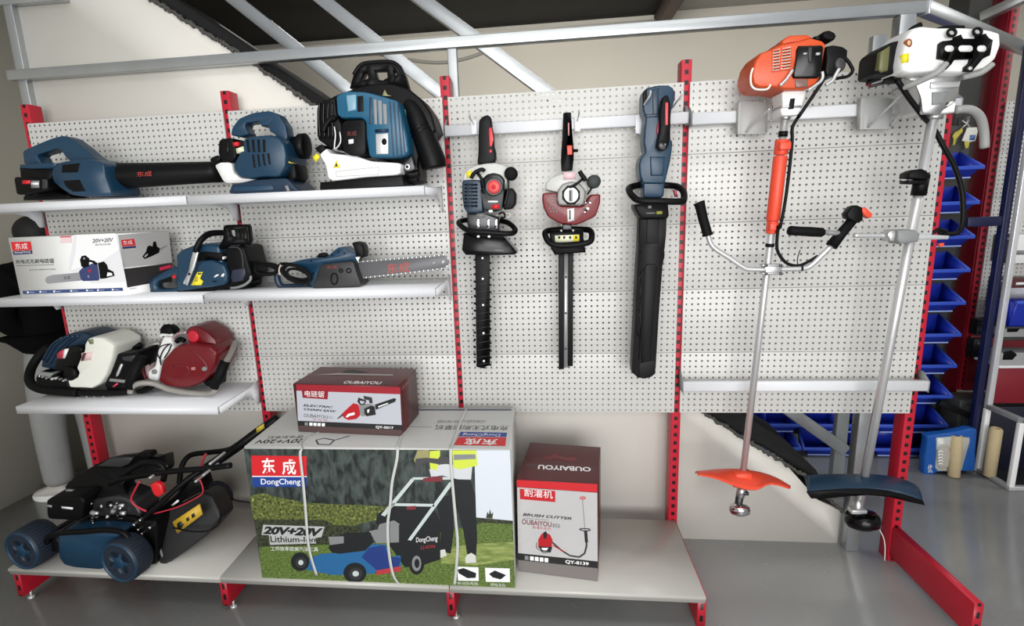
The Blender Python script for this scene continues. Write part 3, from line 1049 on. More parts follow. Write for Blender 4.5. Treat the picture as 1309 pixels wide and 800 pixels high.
MB().cyl(top - ds * 0.02, bot, 0.0125, ALU).build('shaft', t)
eng = MB().py(d1((145, 400), (165, 325), (220, 245), (290, 222), (395, 172), (412, 132), (470, 98), (620, 92), (665, 120), (750, 142), (782, 175), (765, 260), (742, 440), (690, 525), (600, 562), (430, 566), (340, 548), (210, 550), (155, 520), (138, 450)), -0.25, -0.10, ORANGE, 0.02, 4).build('engine_cowl', t)
mb = MB()
mb.py(d1((322, 226), (476, 196), (470, 392), (318, 400)), -0.2515, -0.24, mat('pale_slot', (196, 186, 180), 0.5), 0.001)
mb.py(d1((386, 210), (402, 207), (390, 398), (376, 399)), -0.2535, -0.24, ORANGE, 0.001)
for i in range(8):
    v = 214 + i * 25
    mb.py(d1((316, v + 14), (480, v - 10), (479, v), (315, v + 24)), -0.2545, -0.24, ORANGE if i % 7 else ORANGE, 0.001)
    if i < 7:
        mb.py(d1((326, v + 24), (376, v + 17), (375, v + 23), (325, v + 30)), -0.2525, -0.24, BLACK).py(d1((402, v + 12), (470, v + 2), (469, v + 8), (401, v + 18)), -0.2525, -0.24, BLACK)
mb.py(d1((395, 172), (412, 132), (470, 98), (620, 92), (665, 120), (540, 150), (420, 180)), -0.256, -0.2, ORANGE, 0.008)
mb.build('grille', eng)
MB().py(d1((545, 188), (740, 182), (757, 205), (738, 440), (702, 466), (502, 466), (488, 440), (514, 402), (526, 220)), -0.258, -0.22, BLACKG, 0.006, 3).py(d1((625, 200), (660, 200), (655, 330), (625, 330)), -0.262, -0.25, DGREY, 0.004).build('filter_cover', eng)
MB().py(d1((582, 250), (615, 248), (612, 262), (582, 264)), -0.2625, -0.255, ALU).py(d1((690, 248), (725, 246), (722, 268), (690, 270)), -0.2625, -0.255, ALU).build('bright_mark', eng)
MB().py(d1((510, 475), (625, 470), (620, 540), (515, 546)), -0.254, -0.24, mat('smoky_label', (120, 92, 86), 0.3), 0.003).build('tank_window', eng)
MB().ty(d1((150, 380), (132, 440), (135, 520), (175, 560), (270, 560), (300, 520)), -0.25, 0.0035, WTANK).ty(d1((380, 530), (440, 470), (488, 395)), -0.262, 0.005, ALU).ty(d1((740, 410), (745, 455), (720, 500), (620, 570)), -0.262, 0.005, ALU).build('guard_wire', t)
MB().py(d1((772, 195), (840, 178), (920, 192), (966, 222), (960, 300), (945, 380), (875, 440), (785, 450), (762, 420), (775, 300)), -0.24, -0.11, DGREY if False else BLACK, 0.014, 3).py(d1(*circ(900, 345, 48, 60, 18)), -0.25, -0.2, DGREY, 0.006).build('carburettor_box', t)
MB().py(d1((745, 90), (765, 62), (805, 54), (850, 75), (866, 105), (850, 138), (800, 142), (755, 125)), -0.24, -0.17, RUBBER, 0.012, 3).py(d1((680, 108), (750, 95), (760, 135), (690, 140)), -0.22, -0.17, BLACK, 0.004).build('fuel_cap', t)
MB().ty(d1((850, 290), (900, 275), (950, 310), (985, 360), (1000, 405), (960, 450), (900, 462), (860, 470)), -0.235, 0.0055, BLACK).build('fuel_hose', t)
MB().ty(d1((885, 385), (860, 430), (825, 490), (770, 525)), -0.245, 0.006, ALU).build('engine_bracket', t)
ch = MB().py(d1((395, 588), (420, 572), (600, 568), (608, 585), (575, 690), (560, 720), (550, 780), (400, 790), (385, 740), (405, 690)), -0.225, -0.14, WPLAST, 0.012, 3)
ch.py(d1((398, 700), (562, 695), (566, 715), (396, 720)), -0.23, -0.15, SILVER, 0.003)
cho = ch.build('clutch_housing', t)
MB().py(d1((475, 640), (512, 636), (500, 725), (458, 730)), -0.232, -0.2, BLACK, 0.002).build('clutch_window', cho)
MB().cyl(on(148), on(153), 0.018, SILVER).cyl(on(165), on(171), 0.0155, BLACK).cyl(on(293), on(297), 0.016, BLACK).build('collar', t)
sl = MB().cyl(on(192), on(266), 0.0235, ORANGE2, 20, 0.003).build('foam_sleeve', t)
MB().cyl(on(174), on(191), 0.0235, ORANGE2, 20, 0.004).box(on(182) + Vector((0.004, -0.018, 0)), (0.045, 0.03, 0.028), ORANGE2, None, 0.004).cyl(on(266.5), on(281), 0.020, ORANGE2, 18, 0.003).box(on(273) + Vector((0, -0.016, 0)), (0.034, 0.02, 0.028), ORANGE2, None, 0.003).build('sleeve_clamp', t)
MB().ty(d1((770, 450, -.25), (700, 560, -.24), (540, 795, -.23)) + d2((400, 60, -.22), (345, 150, -.215), (342, 230, -.215), (328, 380, -.215), (300, 600, -.212), (268, 760, -.21)) + d3((655, 230, -.205), (645, 380, -.20), (690, 460, -.2), (740, 490, -.2), (810, 490, -.2), (920, 430, -.2)), 0, 0.0058, BLACK).build('throttle_cable', t)
YH = -0.205
MB().ty(d3((182, 285), (200, 345), (240, 388), (330, 445), (425, 508), (480, 520), (620, 518), (810, 515), (870, 495), (930, 440), (1010, 362)), YH, 0.0095, ALU).build('handlebar', t)
g_ = [pt(d3, u, v, YH) for u, v in ((122, 72), (130, 92), (150, 180), (178, 275), (182, 292))]
MB().tube(g_, [0.0215, 0.0185, 0.0175, 0.0175, 0.0205], RUBBER, 14).build('grip', t)
g_ = [pt(d3, u, v, YH) for u, v in ((1008, 366), (1075, 280), (1160, 180))]
rg = MB().tube(g_, [0.0205, 0.018, 0.017], RUBBER, 14).build('grip', t)
MB().py(d3((1120, 180), (1112, 150), (1150, 100), (1185, 90), (1220, 105), (1225, 190), (1200, 210), (1160, 195)), -0.225, -0.185, BLACK, 0.006).build('throttle_head', rg)
MB().py(d3((1210, 130), (1222, 105), (1245, 108), (1288, 150), (1280, 170), (1255, 180), (1235, 150)), -0.22, -0.195, ORANGE2, 0.004).build('throttle_trigger', rg, 'orange throttle trigger')
MB().ty(d3((785, 490), (782, 450), (800, 390)), -0.215, 0.0018, BLACK).ty(d3((816, 498), (817, 515), (814, 532)), -0.217, 0.003, BLACK).build('cable_tie', t)
mb = MB()
for v in (495, 550):
    mb.py(d3(*rrect(548, v - 9, 692, v + 6, 5)), -0.222, -0.19, SILVER, 0.003)
mb.py(d3((565, 495), (680, 495), (680, 550), (565, 550)), -0.215, -0.18, SILVER, 0.004)
for u in (575, 672):
    for v in (495, 550):
        mb.py(d3(*circ(u, v, 11, 10, 10)), -0.226, -0.215, STEELD, 0.001)
mb.build('handlebar_clamp', t)


def shield(c, back, front, yb, yf, th, m, drop=0.0):
    """curved guard: a shell from the far edge to the near edge, with thickness"""
    A = sm([pt(c, u, v, yb) for u, v in back], 3, False)
    B = sm([pt(c, u, v, yf) for u, v in front], 3, False)
    n = 9
    rows = []
    for k in range(n):
        f = k / (n - 1)
        rows.append([a.lerp(b, f) + Vector((0, 0, 0.012 * math.sin(PI * f))) for a, b in zip(A, B)])
    under = [[p - Vector((0, 0, th)) for p in r] for r in rows]
    mb = MB()
    rings = []
    for r, q in zip(rows, under):
        rings.append(r + list(reversed(q)))
    return mb.loft(rings, m)


gs = shield(d4, ((35, 180), (100, 166), (170, 160), (270, 160), (390, 180), (480, 215), (535, 260)), ((48, 190), (130, 205), (215, 236), (270, 258), (355, 268), (430, 238), (530, 262)), -0.10, -0.22, 0.004, ORANGE2).build('cutting_guard', t)
MB().py(d4((250, 190), (335, 190), (345, 270), (240, 262)), -0.175, -0.12, ORANGE2, 0.01).build('guard_mount', gs)
gh = MB().cyl(at_y(949, 622, -0.13), at_y(946, 634, -0.13), 0.018, SILVER).cyl(at_y(946, 632, -0.13), at_y(943, 650, -0.125), 0.0155, STEELD).box(at_y(953, 630, -0.14), (0.022, 0.02, 0.014), STEELD, None, 0.003).build('gearbox', t)
hc = at_y(945, 646, -0.125)
axh = Vector((0.02, -0.35, -1))
MB().lathe([(0.012, -0.012), (0.03, -0.006), (0.041, 0.004), (0.043, 0.018), (0.041, 0.02), (0.041, 0.026), (0.036, 0.034), (0.018, 0.042), (0.0, 0.043)], hc, axh, CHROME, 24).build('blade_hub', t)
bk = thing('hanging_bracket', 'grey steel plate bracket on the rail behind the orange engine', 'bracket', at_y(968, 172, -0.07), 'hanging brackets on the right rail')
b_ = crop(880, 100, 3.85)
MB().py(b_((248, 118), (262, 110), (395, 118), (385, 275), (245, 275)), -0.072, -0.066, mat('bracket_grey', (168, 168, 166), 0.4), 0.001).py(b_((248, 118), (262, 118), (258, 275), (243, 275)), -0.09, -0.066, MATS['bracket_grey'], 0.001).build('plate', bk)
MB().ty(b_((285, 265, -.075), (340, 205, -.11), (400, 150, -.17)), 0, 0.004, ALU).ty(b_((385, 260, -.075), (410, 205, -.13), (440, 150, -.18)), 0, 0.004, ALU).build('prong', bk)

# ---- second brush cutter, white tank
e1, e2 = crop(1100, 20, 5.335), crop(1100, 160, 4.706)
t = thing('brush_cutter', 'large brush cutter with white fuel tank, straight side handles and blue guard', 'brush cutter', at_y(1100, 680, -0.12), 'brush cutters hung on the right panel')
top2, bot2 = at_y(1192, 155, -0.22), at_y(1097, 652, -0.14)
d2s = bot2 - top2


def on2(v):
    return top2 + d2s * ((v - 155) / (652 - 155))


MB().cyl(top2 - d2s * 0.03, bot2, 0.0155, ALU).build('shaft', t)
tk = MB().py(e1((300, 200), (320, 130), (360, 82), (420, 62), (540, 74), (720, 72), (880, 86), (962, 112), (968, 200), (930, 300), (850, 365), (700, 396), (480, 390), (330, 400), (282, 380), (276, 330)), -0.31, -0.16, WPLAST, 0.035, 5).build('fuel_tank', t)
plate_px = e1((545, 188), (562, 172), (655, 165), (648, 142), (690, 126), (697, 162), (808, 160), (800, 132), (858, 120), (872, 155), (906, 165), (886, 270), (832, 290), (800, 335), (764, 382), (716, 376), (720, 346), (758, 322), (768, 286), (642, 290), (622, 332), (572, 382), (552, 366), (588, 332), (600, 296), (536, 290))
pb = MB().py(plate_px, -0.325, -0.31, BLACK, 0.002).build('tank_bracket', t)
mb = MB()
for u, w_ in ((607, 30), (718, 48), (828, 30)):
    mb.py(e1(*rrect(u - w_, 203, u + w_, 245, 20)), -0.3265, -0.318, WPLAST)
mb.build('bracket_slot', pb)
mb = MB()
for u, v in ((622, 116), (797, 110)):
    mb.ty(e1(*circ(u, v, 28, 24, 10)), -0.326, 0.0042, BLACK, closed=True, smooth=2)
for u, v in ((567, 368), (752, 358)):
    mb.py(e1(*circ(u, v, 13, 13, 10)), -0.33, -0.31, ALU, 0.001)
mb.build('bracket_lug', pb)
MB().py(e1((542, 74), (600, 62), (715, 62), (722, 84), (690, 92), (545, 96)), -0.29, -0.2, BLACK, 0.006).build('tank_cap', tk)
MB().ty(e1((330, 120), (355, 92), (410, 62)), -0.26, 0.009, BLACK).build('tank_strap', tk)
MB().py(e1(*circ(333, 185, 20, 30, 18)), -0.312, -0.28, mat('brown_sticker', (150, 80, 50), 0.5)).py(e1(*circ(333, 185, 12, 18, 14)), -0.3125, -0.28, mat('tan_sticker', (220, 190, 150), 0.5)).py(e1((294, 262), (332, 255), (328, 318), (290, 322)), -0.312, -0.28, YELLOW).build('warning_sticker', tk)
af = MB().py(e1((118, 385), (132, 250), (150, 225), (215, 178), (290, 162), (302, 180), (282, 330), (275, 372), (205, 404), (132, 400)), -0.27, -0.15, BLACK, 0.012, 3).build('air_filter', t)
MB().py(e1((122, 365), (138, 245), (208, 200), (192, 375), (140, 390)), -0.274, -0.25, mat('olive_plastic', (92, 92, 52), 0.4), 0.006).build('filter_cover', af)
hs = MB().py(e1((300, 420), (360, 400), (480, 396), (700, 400), (716, 430), (680, 450), (672, 545), (640, 600), (560, 650), (550, 668), (424, 672), (412, 560), (370, 460)), -0.27, -0.16, SILVER, 0.014, 3)
hs.py(e1((482, 452), (684, 448), (676, 488), (478, 498)), -0.276, -0.25, ALU, 0.003)
ho = hs.build('clutch_housing', t)
MB().py(e1((492, 520), (600, 515), (560, 600), (490, 610)), -0.275, -0.25, GREY, 0.004).py(e1((575, 585), (640, 565), (655, 600), (645, 660), (555, 662)), -0.27, -0.2, WPLAST, 0.006).build('housing_cover', ho)
MB().cyl(on2(148), on2(153), 0.027, SILVER).build('collar', t)
GRT = mat('grey_hose', (150, 150, 148), 0.5)
MB().ty(e1((585, 325, -.33), (520, 390, -.33), (400, 450, -.3), (300, 490, -.27), (225, 525, -.22)), 0, 0.009, GRT).ty(e1((700, 420), (820, 390), (900, 330)), -0.3, 0.009, GRT).build('guard_tube', t)
MB().ty(e1((650, 640, -.25), (750, 640, -.24), (815, 690, -.22), (842, 790, -.2), (846, 900, -.19)), 0, 0.0135, GRT).build('side_tube', t)
MB().ty(e1((40, 465, -.18), (100, 440, -.19), (230, 400, -.22)), 0, 0.006, BLACK).ty(e1((60, 485, -.17), (160, 460, -.19), (260, 455, -.22)), 0, 0.005, DGREY).ty(e1(*circ(55, 465, 14, 14, 8)), -0.18, 0.003, MAROON, closed=True).build('ignition_wire', t)
MB().py(e1((215, 380), (280, 370), (305, 420), (260, 450), (225, 440)), -0.26, -0.2, BLACK, 0.008).build('carburettor', t)
MB().ty(e1((250, 440, -.27), (330, 560, -.26), (430, 690, -.24)) + e2((440, 20, -.17), (500, 130, -.17), (570, 260, -.17), (610, 400, -.17), (616, 560, -.18), (592, 640, -.19), (530, 655, -.2), (470, 640, -.2)), 0, 0.0085, BLACK).build('throttle_cable', t)
cl = MB().cyl(on2(215), on2(236), 0.023, BLACK).py(e2((292, 318), (296, 290), (330, 270), (370, 262), (402, 275), (404, 292), (426, 296), (422, 320), (390, 326)), -0.245, -0.19, BLACK, 0.003).py(e2((285, 335), (330, 328), (390, 330), (386, 356), (292, 352)), -0.24, -0.19, BLACK, 0.003).build('hanger_clamp', t)
MB().py(e2((160, 655), (185, 632), (235, 630), (225, 705), (175, 700)), -0.235, -0.19, SILVER, 0.006).py(e2((228, 632), (330, 630), (362, 652), (350, 700), (242, 716), (222, 690)), -0.25, -0.18, GREY, 0.006).py(e2((340, 655), (540, 664), (532, 688), (345, 690)), -0.225, -0.20, mat('light_grey_plastic', (176, 178, 178), 0.4), 0.006).build('handle_clamp', t)
MB().ty(e2((-40, 663), (60, 664), (190, 664)), -0.21, 0.0085, ALU).build('handle_tube', t)
g_ = [pt(d3, u, v, -0.21) for u, v in ((722, 258), (735, 260), (800, 264), (870, 268), (945, 272), (960, 272))]
MB().tube(g_, [0.014, 0.018, 0.017, 0.018, 0.017, 0.012], RUBBER, 14).tube([pt(d3, u, v, -0.21) for u, v in ((955, 270), (1100, 282))], 0.0095, GREY, 10).build('grip', t)
MB().ty(e2((440, 645), (470, 625), (520, 640)), -0.215, 0.006, BLACK).py(e2((478, 712), (505, 708), (505, 728), (480, 732)), -0.215, -0.2, ORANGE2, 0.002).build('throttle_trigger', t)
gs = shield(d4, ((605, 195), (700, 188), (830, 186), (950, 188), (1050, 196), (1130, 216), (1195, 245)), ((622, 286), (720, 278), (830, 270), (940, 270), (1050, 280), (1140, 302), (1226, 330)), -0.10, -0.26, 0.004, BLUE).build('cutting_guard', t)
A = [pt(d4, u, v, -0.262) for u, v in ((620, 284), (720, 276), (830, 268), (940, 268), (1050, 278), (1140, 300), (1228, 328))]
B = [pt(d4, u, v, -0.262) for u, v in ((642, 316), (720, 316), (830, 304), (940, 298), (1050, 306), (1140, 330), (1238, 352))]
MB().prism(A + list(reversed(B)), (0, 0.008, 0), BLACK, 0.001).build('guard_skirt', gs)
MB().py(d4((695, 235), (738, 233), (738, 247), (695, 249)), -0.205, -0.19, BLACK).build('guard_bolt', gs)
mb = MB().cyl(at_y(1097, 636, -0.14), at_y(1095, 660, -0.14), 0.018, SILVER).box(at_y(1096, 652, -0.15), (0.06, 0.035, 0.02), ALU, None, 0.004)
mb.build('gearbox', t)
hc = at_y(1101, 656, -0.14)
MB().lathe([(0.02, -0.012), (0.05, -0.004), (0.062, 0.012), (0.066, 0.03), (0.058, 0.05), (0.035, 0.062), (0, 0.064)], hc, (0.10, -0.25, -1), BLACKG, 24).build('trimmer_head', t)
MB().ty(d4((1000, 480), (1020, 520), (1028, 570), (1026, 640)), -0.14, 0.0016, WPLAST).build('nylon_line', t)
bk = thing('hanging_bracket', 'grey steel plate bracket on the rail left of the white tank', 'bracket', at_y(1120, 165, -0.07), 'hanging brackets on the right rail')
MB().py(b_((850, 98), (865, 92), (1010, 100), (995, 250), (845, 252)), -0.072, -0.066, MATS['bracket_grey'], 0.001).py(b_((850, 98), (866, 98), (862, 252), (845, 252)), -0.09, -0.066, MATS['bracket_grey'], 0.001).build('plate', bk)
MB().ty(b_((885, 240, -.075), (980, 150, -.15), (1060, 70, -.22)), 0, 0.004, ALU).ty(b_((995, 235, -.075), (1060, 160, -.15), (1130, 85, -.22)), 0, 0.004, ALU).build('prong', bk)
# ------------------------------------------------------------------ more helpers
def plate(mb, outer, holes, ext, m):
    """flat plate with real openings: outer and holes are lists of 3-D points"""
    t = bmesh.new()
    edges = []
    for loop in [outer] + holes:
        vs = [t.verts.new(Vector(p)) for p in loop]
        for i in range(len(vs)):
            edges.append(t.edges.new((vs[i], vs[(i + 1) % len(vs)])))
    bmesh.ops.triangle_fill(t, use_beauty=True, use_dissolve=False, edges=edges)
    r = bmesh.ops.extrude_face_region(t, geom=list(t.faces))
    vv = [g for g in r['geom'] if isinstance(g, bmesh.types.BMVert)]
    bmesh.ops.translate(t, vec=Vector(ext), verts=vv)
    return mb.merge(t, m)


def plate_y(mb, outer, holes, y0, y1, m, smooth=0):
    f = (lambda L: sm([at_y(u, v, y0) for u, v in L], smooth)) if smooth else (lambda L: [at_y(u, v, y0) for u, v in L])
    return plate(mb, f(outer), [f(h) for h in holes], (0, y1 - y0, 0), m)


def pr(u, v, y, px):
    return (at_y(u, v + px, y) - at_y(u, v, y)).length


def ctube(mb, pts, m, n=16, smooth=3):
    """(u, v, y, radius in photo pixels)"""
    P = [at_y(u, v, y) for u, v, y, r in pts]
    R = [pr(u, v, y, r) for u, v, y, r in pts]
    if smooth:
        rr = []
        for i in range(len(R) - 1):
            rr += [R[i] + (R[i + 1] - R[i]) * j / smooth for j in range(smooth)]
        P, R = sm(P, smooth, False), rr + [R[-1]]
    return mb.tube(P, R, m, n)


# ------------------------------------------------------------------ top shelf
f1 = crop(10, 165, 8)
t = thing('leaf_blower', 'blue battery leaf blower with long black tube on top shelf', 'leaf blower', (0.3, -0.19, 1.681), 'leaf blowers on the top shelf')
ZMIN[t.name] = 1.6815
hb = MB().py(f1((165, 365), (150, 225), (240, 178), (450, 92), (560, 66), (630, 88), (760, 185), (860, 275), (985, 352), (700, 347), (608, 312), (525, 195), (290, 268), (340, 345), (330, 368)), -0.225, -0.165, BLUE, 0.008, 3).build('handle', t)
MB().py(f1((262, 262), (240, 228), (430, 140), (470, 145), (520, 186), (300, 262)), -0.218, -0.17, BLACK, 0.004).build('grip_pad', hb)
bd = MB().py(f1((450, 400), (520, 335), (760, 292), (900, 320), (985, 356), (1000, 480), (1060, 640), (1050, 682), (800, 696), (640, 676), (540, 610), (460, 540), (440, 460)), -0.27, -0.11, BLUE, 0.03, 5).build('fan_housing', t)
MB().py(f1((552, 362), (738, 346), (712, 442), (546, 446)), -0.272, -0.25, BLACK, 0.003).py(f1((562, 526), (730, 516), (796, 636), (665, 642), (592, 592)), -0.272, -0.25, BLACK, 0.003).build('air_intake', bd)
MB().py(f1((110, 362), (330, 350), (500, 345), (455, 405), (200, 402), (116, 398)), -0.25, -0.14, BLUE, 0.008).py(f1((112, 395), (450, 395), (450, 500), (420, 640), (540, 660), (640, 690), (600, 705), (150, 728), (155, 690), (200, 650), (130, 470)), -0.235, -0.14, BLACK, 0.006).build('battery_mount', t)
bt = MB().py(f1((60, 502), (78, 488), (130, 490), (390, 505), (408, 520), (410, 600), (400, 622), (150, 670), (110, 672), (85, 660)), -0.275, -0.13, BLACK, 0.008, 3).build('battery', t)
MB().py(f1((145, 525), (225, 522), (225, 560), (148, 562)), -0.2765, -0.27, REDP).py(f1((235, 525), (318, 528), (318, 600), (238, 602)), -0.2765, -0.27, GREY).py(f1((238, 545), (312, 547), (312, 570), (238, 570)), -0.277, -0.27, WHITE).py(f1((350, 510), (398, 515), (400, 605), (352, 612)), -0.277, -0.27, DGREY, 0.002).build('battery_label', bt)
mb = MB()
ctube(mb, [(116, 222, -.19, 20), (122, 223, -.19, 20), (128, 224, -.19, 18.5)], BLUE, 24, 0)
mb.build('collar', t)
mb = MB()
ctube(mb, [(124, 225, -.19, 17), (135, 225.5, -.185, 17), (200, 223, -.15, 15), (270, 220, -.105, 13.5), (283, 219.5, -.095, 13.5)], BLACK, 24, 0)
tb = mb.build('blower_tube', t)
YT1 = -0.163 - pr(185, 223, -0.16, 15.4)
put_text(MB(), '东成', *[at_y(u, v, YT1 - 0.001) for u, v in ((175, 226), (194, 225), (194, 218.5), (175, 219.5))], mat('red_print', (186, 60, 52), 0.5)).build('printed_logo', tb)

f2 = crop(260, 130, 6.664)
t = thing('leaf_blower', 'compact blue petrol leaf blower with top handle and white tank on top shelf', 'leaf blower', (1.17, -0.19, 1.679), 'leaf blowers on the top shelf')
ZMIN[t.name] = 1.6815
mb = MB()
ctube(mb, [(362, 187, -.17, 12), (380, 187, -.17, 12.5), (384, 187, -.17, 16), (392, 187, -.17, 16.5), (393, 187, -.17, 13)], BLACK, 24, 0)
mb.build('outlet_nozzle', t)
MB().py(f2((230, 285), (240, 220), (300, 140), (420, 92), (560, 76), (640, 110), (700, 200), (718, 300), (702, 345), (640, 320), (600, 272), (562, 252), (552, 205), (492, 212), (470, 168), (362, 185), (354, 215), (390, 278), (310, 300)), -0.22, -0.16, BLUE, 0.008, 3).build('handle', t)
bd = MB().py(f2((245, 540), (280, 470), (330, 380), (335, 310), (400, 290), (560, 278), (640, 300), (692, 360), (712, 450), (705, 560), (640, 645), (500, 642), (400, 660), (300, 640), (255, 590)), -0.28, -0.10, BLUE, 0.028, 5).build('engine_cover', t)
mb = MB()
for i in range(4):
    mb.py(f2((362 + 47 * i, 322), (385 + 47 * i, 320), (398 + 44 * i, 428), (376 + 44 * i, 430)), -0.2815, -0.26, BLACK, 0.002)
    mb.py(f2((412 + 43 * i, 452 - 4 * i), (430 + 43 * i, 450 - 4 * i), (445 + 43 * i, 562 - 10 * i), (428 + 43 * i, 565 - 10 * i)), -0.2815, -0.26, BLACK, 0.002)
mb.build('cooling_slots', bd)
mb = MB()
for i in range(4):
    mb.ty(f2((575 + 28 * i, 310 + 14 * i), (605 + 26 * i, 400 + 8 * i), (612 + 24 * i, 500 - 6 * i), (600 + 22 * i, 590 - 20 * i)), -0.272, 0.0035, BLUE2)
mb.build('cover_rib', bd)
MB().py(f2((248, 348), (290, 340), (292, 375), (255, 378)), -0.2825, -0.26, REDP).py(f2((276, 400), (335, 380), (345, 420), (284, 440)), -0.2825, -0.26, mat('pale_sticker', (220, 222, 190), 0.5)).build('warning_sticker', bd)
MB().py(f2((125, 335), (150, 312), (240, 306), (272, 370), (282, 480), (230, 522), (150, 502), (120, 440)), -0.25, -0.13, BLACK, 0.01, 3).py(f2((165, 345), (210, 340), (215, 440), (170, 445)), -0.254, -0.2, BLACKG, 0.004).build('air_filter', t)
MB().py(f2((50, 500), (60, 475), (110, 455), (150, 470), (130, 510), (85, 530)), -0.22, -0.17, BLACK, 0.006).build('choke_lever', t)
MB().py(f2((95, 542), (150, 515), (240, 520), (255, 600), (320, 650), (450, 662), (320, 692), (178, 692)), -0.25, -0.155, WPLAST, 0.012, 3).build('fuel_tank', t)
sb = MB().py(f2((212, 790), (240, 700), (320, 690), (440, 665), (620, 650), (705, 650), (770, 710), (830, 775), (780, 790)), -0.27, -0.10, BLUE2, 0.01, 3).build('stand', t)
MB().py(f2((260, 720), (580, 705), (600, 750), (250, 765)), -0.274, -0.25, BLUE, 0.004).py(f2((690, 715), (715, 712), (735, 760), (712, 765)), -0.274, -0.25, GREY).build('stand_rib', sb)
MB().py(f2((715, 500), (780, 540), (795, 640), (760, 685), (705, 650)), -0.23, -0.12, BLACK, 0.01).py(f2((688, 428), (706, 424), (730, 520), (708, 528)), -0.262, -0.2, YELLOW).build('outlet_elbow', t)

f3 = crop(395, 70, 4.574)
t = thing('backpack_blower', 'large backpack leaf blower with white tank and black carry frame', 'leaf blower', (1.72, -0.19, 1.679), 'leaf blowers on the top shelf')
ZMIN[t.name] = 1.6795
fr_ = MB().py(f3((45, 300), (150, 232), (300, 182), (400, 165), (490, 165), (580, 195), (660, 260), (715, 340), (745, 440), (720, 470), (640, 600), (640, 745), (560, 752), (520, 640), (60, 520)), -0.215, -0.06, BLACK, 0.02, 4).build('volute_housing', t)
mb = MB()
plate_y(mb, f3((238, 195), (262, 112), (296, 54), (345, 36), (470, 28), (522, 48), (556, 120), (582, 205), (480, 180), (330, 190)), [f3((296, 142), (318, 98), (342, 96), (346, 140), (310, 150)), f3((376, 86), (454, 84), (460, 134), (430, 150), (392, 142)), f3((486, 90), (502, 88), (514, 118), (496, 124))], -0.15, -0.10, BLACK)
mb.ty(f3((262, 118), (298, 66), (345, 48), (470, 42), (520, 66), (548, 125)), -0.145, 0.008, BLACK)
mb.build('carry_handle', t)
mb = MB()
ctube(mb, [f3((560, 250))[0] + (-.17, 9), f3((600, 310))[0] + (-.19, 13), f3((632, 380))[0] + (-.20, 14), f3((655, 440))[0] + (-.20, 14.5), f3((672, 480))[0] + (-.20, 15.5), f3((702, 560))[0] + (-.20, 16.5), f3((726, 625))[0] + (-.20, 17), f3((734, 662))[0] + (-.20, 16)], BLACK, 22)
pp = mb.build('outlet_pipe', t)
mb = MB()
for a_, b_2 in (((645, 425), (650, 435)), ((655, 448), (660, 458))):
    ctube(mb, [f3(a_)[0] + (-.20, 15.6), f3(b_2)[0] + (-.20, 15.6)], BLACKG, 22, 0)
mb.build('pipe_clamp', pp)
lc = MB().py(f3((40, 305), (75, 265), (155, 240), (168, 360), (195, 400), (195, 560), (110, 540), (42, 490)), -0.27, -0.12, BLACK, 0.015, 4).build('starter_cover', t)
mb = MB()
for u in (62, 88, 114, 138):
    mb.ty(f3((u, 275), (u - 4, 370), (u + 4, 490)), -0.272, 0.004, BLACKG)
mb.build('cover_rib', lc)
TEAL = mat('teal_blue_plastic', (26, 86, 116), 0.35, noise=0.04)
bc = MB().py(f3((155, 238), (210, 210), (330, 214), (430, 240), (520, 268), (548, 380), (572, 480), (584, 570), (560, 592), (500, 602), (350, 602), (332, 480), (322, 372), (190, 372), (162, 350)), -0.30, -0.13, TEAL, 0.016, 4).build('engine_cover', t)
mb = MB().py(f3((216, 236), (274, 230), (276, 322), (226, 332)), -0.303, -0.28, mat('teal_highlight', (120, 158, 176), 0.3), 0.004)  # highlight on the teal cover, painted as a lighter patch
mb.build('cover_highlight', bc)
mb = MB().py(f3((282, 242), (316, 240), (318, 330), (284, 334)), -0.302, -0.28, BLACK, 0.001)
for (x0, x1, y0, y1) in ((352, 368, 246, 405), (468, 476, 270, 590), (492, 500, 275, 590), (515, 523, 285, 585), (536, 543, 360, 575)):
    mb.py(f3((x0, y0), (x1, y0 + 2), (x1 + 22 * (y1 > 500), y1), (x0 + 22 * (y1 > 500), y1)), -0.3015, -0.28, BLUE2, 0.001)
mb.build('cooling_slots', bc)
mb = MB()
for (x0, x1, y0) in ((376, 394, 258), (402, 424, 264), (430, 452, 285)):
    mb.py(f3((x0, y0), (x1, y0 + 4), (x1 + 4, 408), (x0 + 6, 405)), -0.3015, -0.28, GREY, 0.001)
mb.build('cooling_fin', bc)
MB().py(f3((388, 462), (462, 458), (464, 580), (392, 582)), -0.303, -0.28, ALU, 0.003).py(f3(*circ(440, 508, 15, 20, 14)), -0.3045, -0.28, BLACK).py(f3((385, 436), (465, 432), (465, 450), (386, 455)), -0.302, -0.28, BLUE2).build('muffler_plate', bc)
fb = MB().py(f3((188, 388), (318, 376), (330, 400), (332, 585), (250, 592), (195, 565)), -0.315, -0.2, BLACK, 0.008, 3).build('air_filter', t)
px_text(MB(), '东成', yplane(-0.3155), f3((222, 476), (278, 472), (278, 444), (222, 448)), mat('dark_red_print', (110, 40, 38), 0.5)).build('printed_logo', fb)
MB().py(f3((230, 496), (260, 492), (260, 518), (232, 522)), -0.3155, -0.31, WHITE).build('sticker', fb)
MB().ty(f3((85, 450), (100, 410), (135, 370), (155, 380)), -0.28, 0.010, BLACK).ty(f3((148, 420), (155, 470), (150, 550), (185, 510), (180, 450)), -0.285, 0.003, ALU).build('ignition_lead', t)
tk = MB().py(f3((58, 582), (100, 545), (122, 575), (270, 588), (360, 622), (540, 632), (532, 702), (330, 715), (140, 738), (110, 722), (95, 645)), -0.30, -0.10, WPLAST, 0.014, 4).build('fuel_tank', t)
mb = MB()
px_line(mb, yplane(-0.3005), f3((158, 682), (412, 655), (405, 700), (160, 712), (158, 682)), 0.0012, GREY)
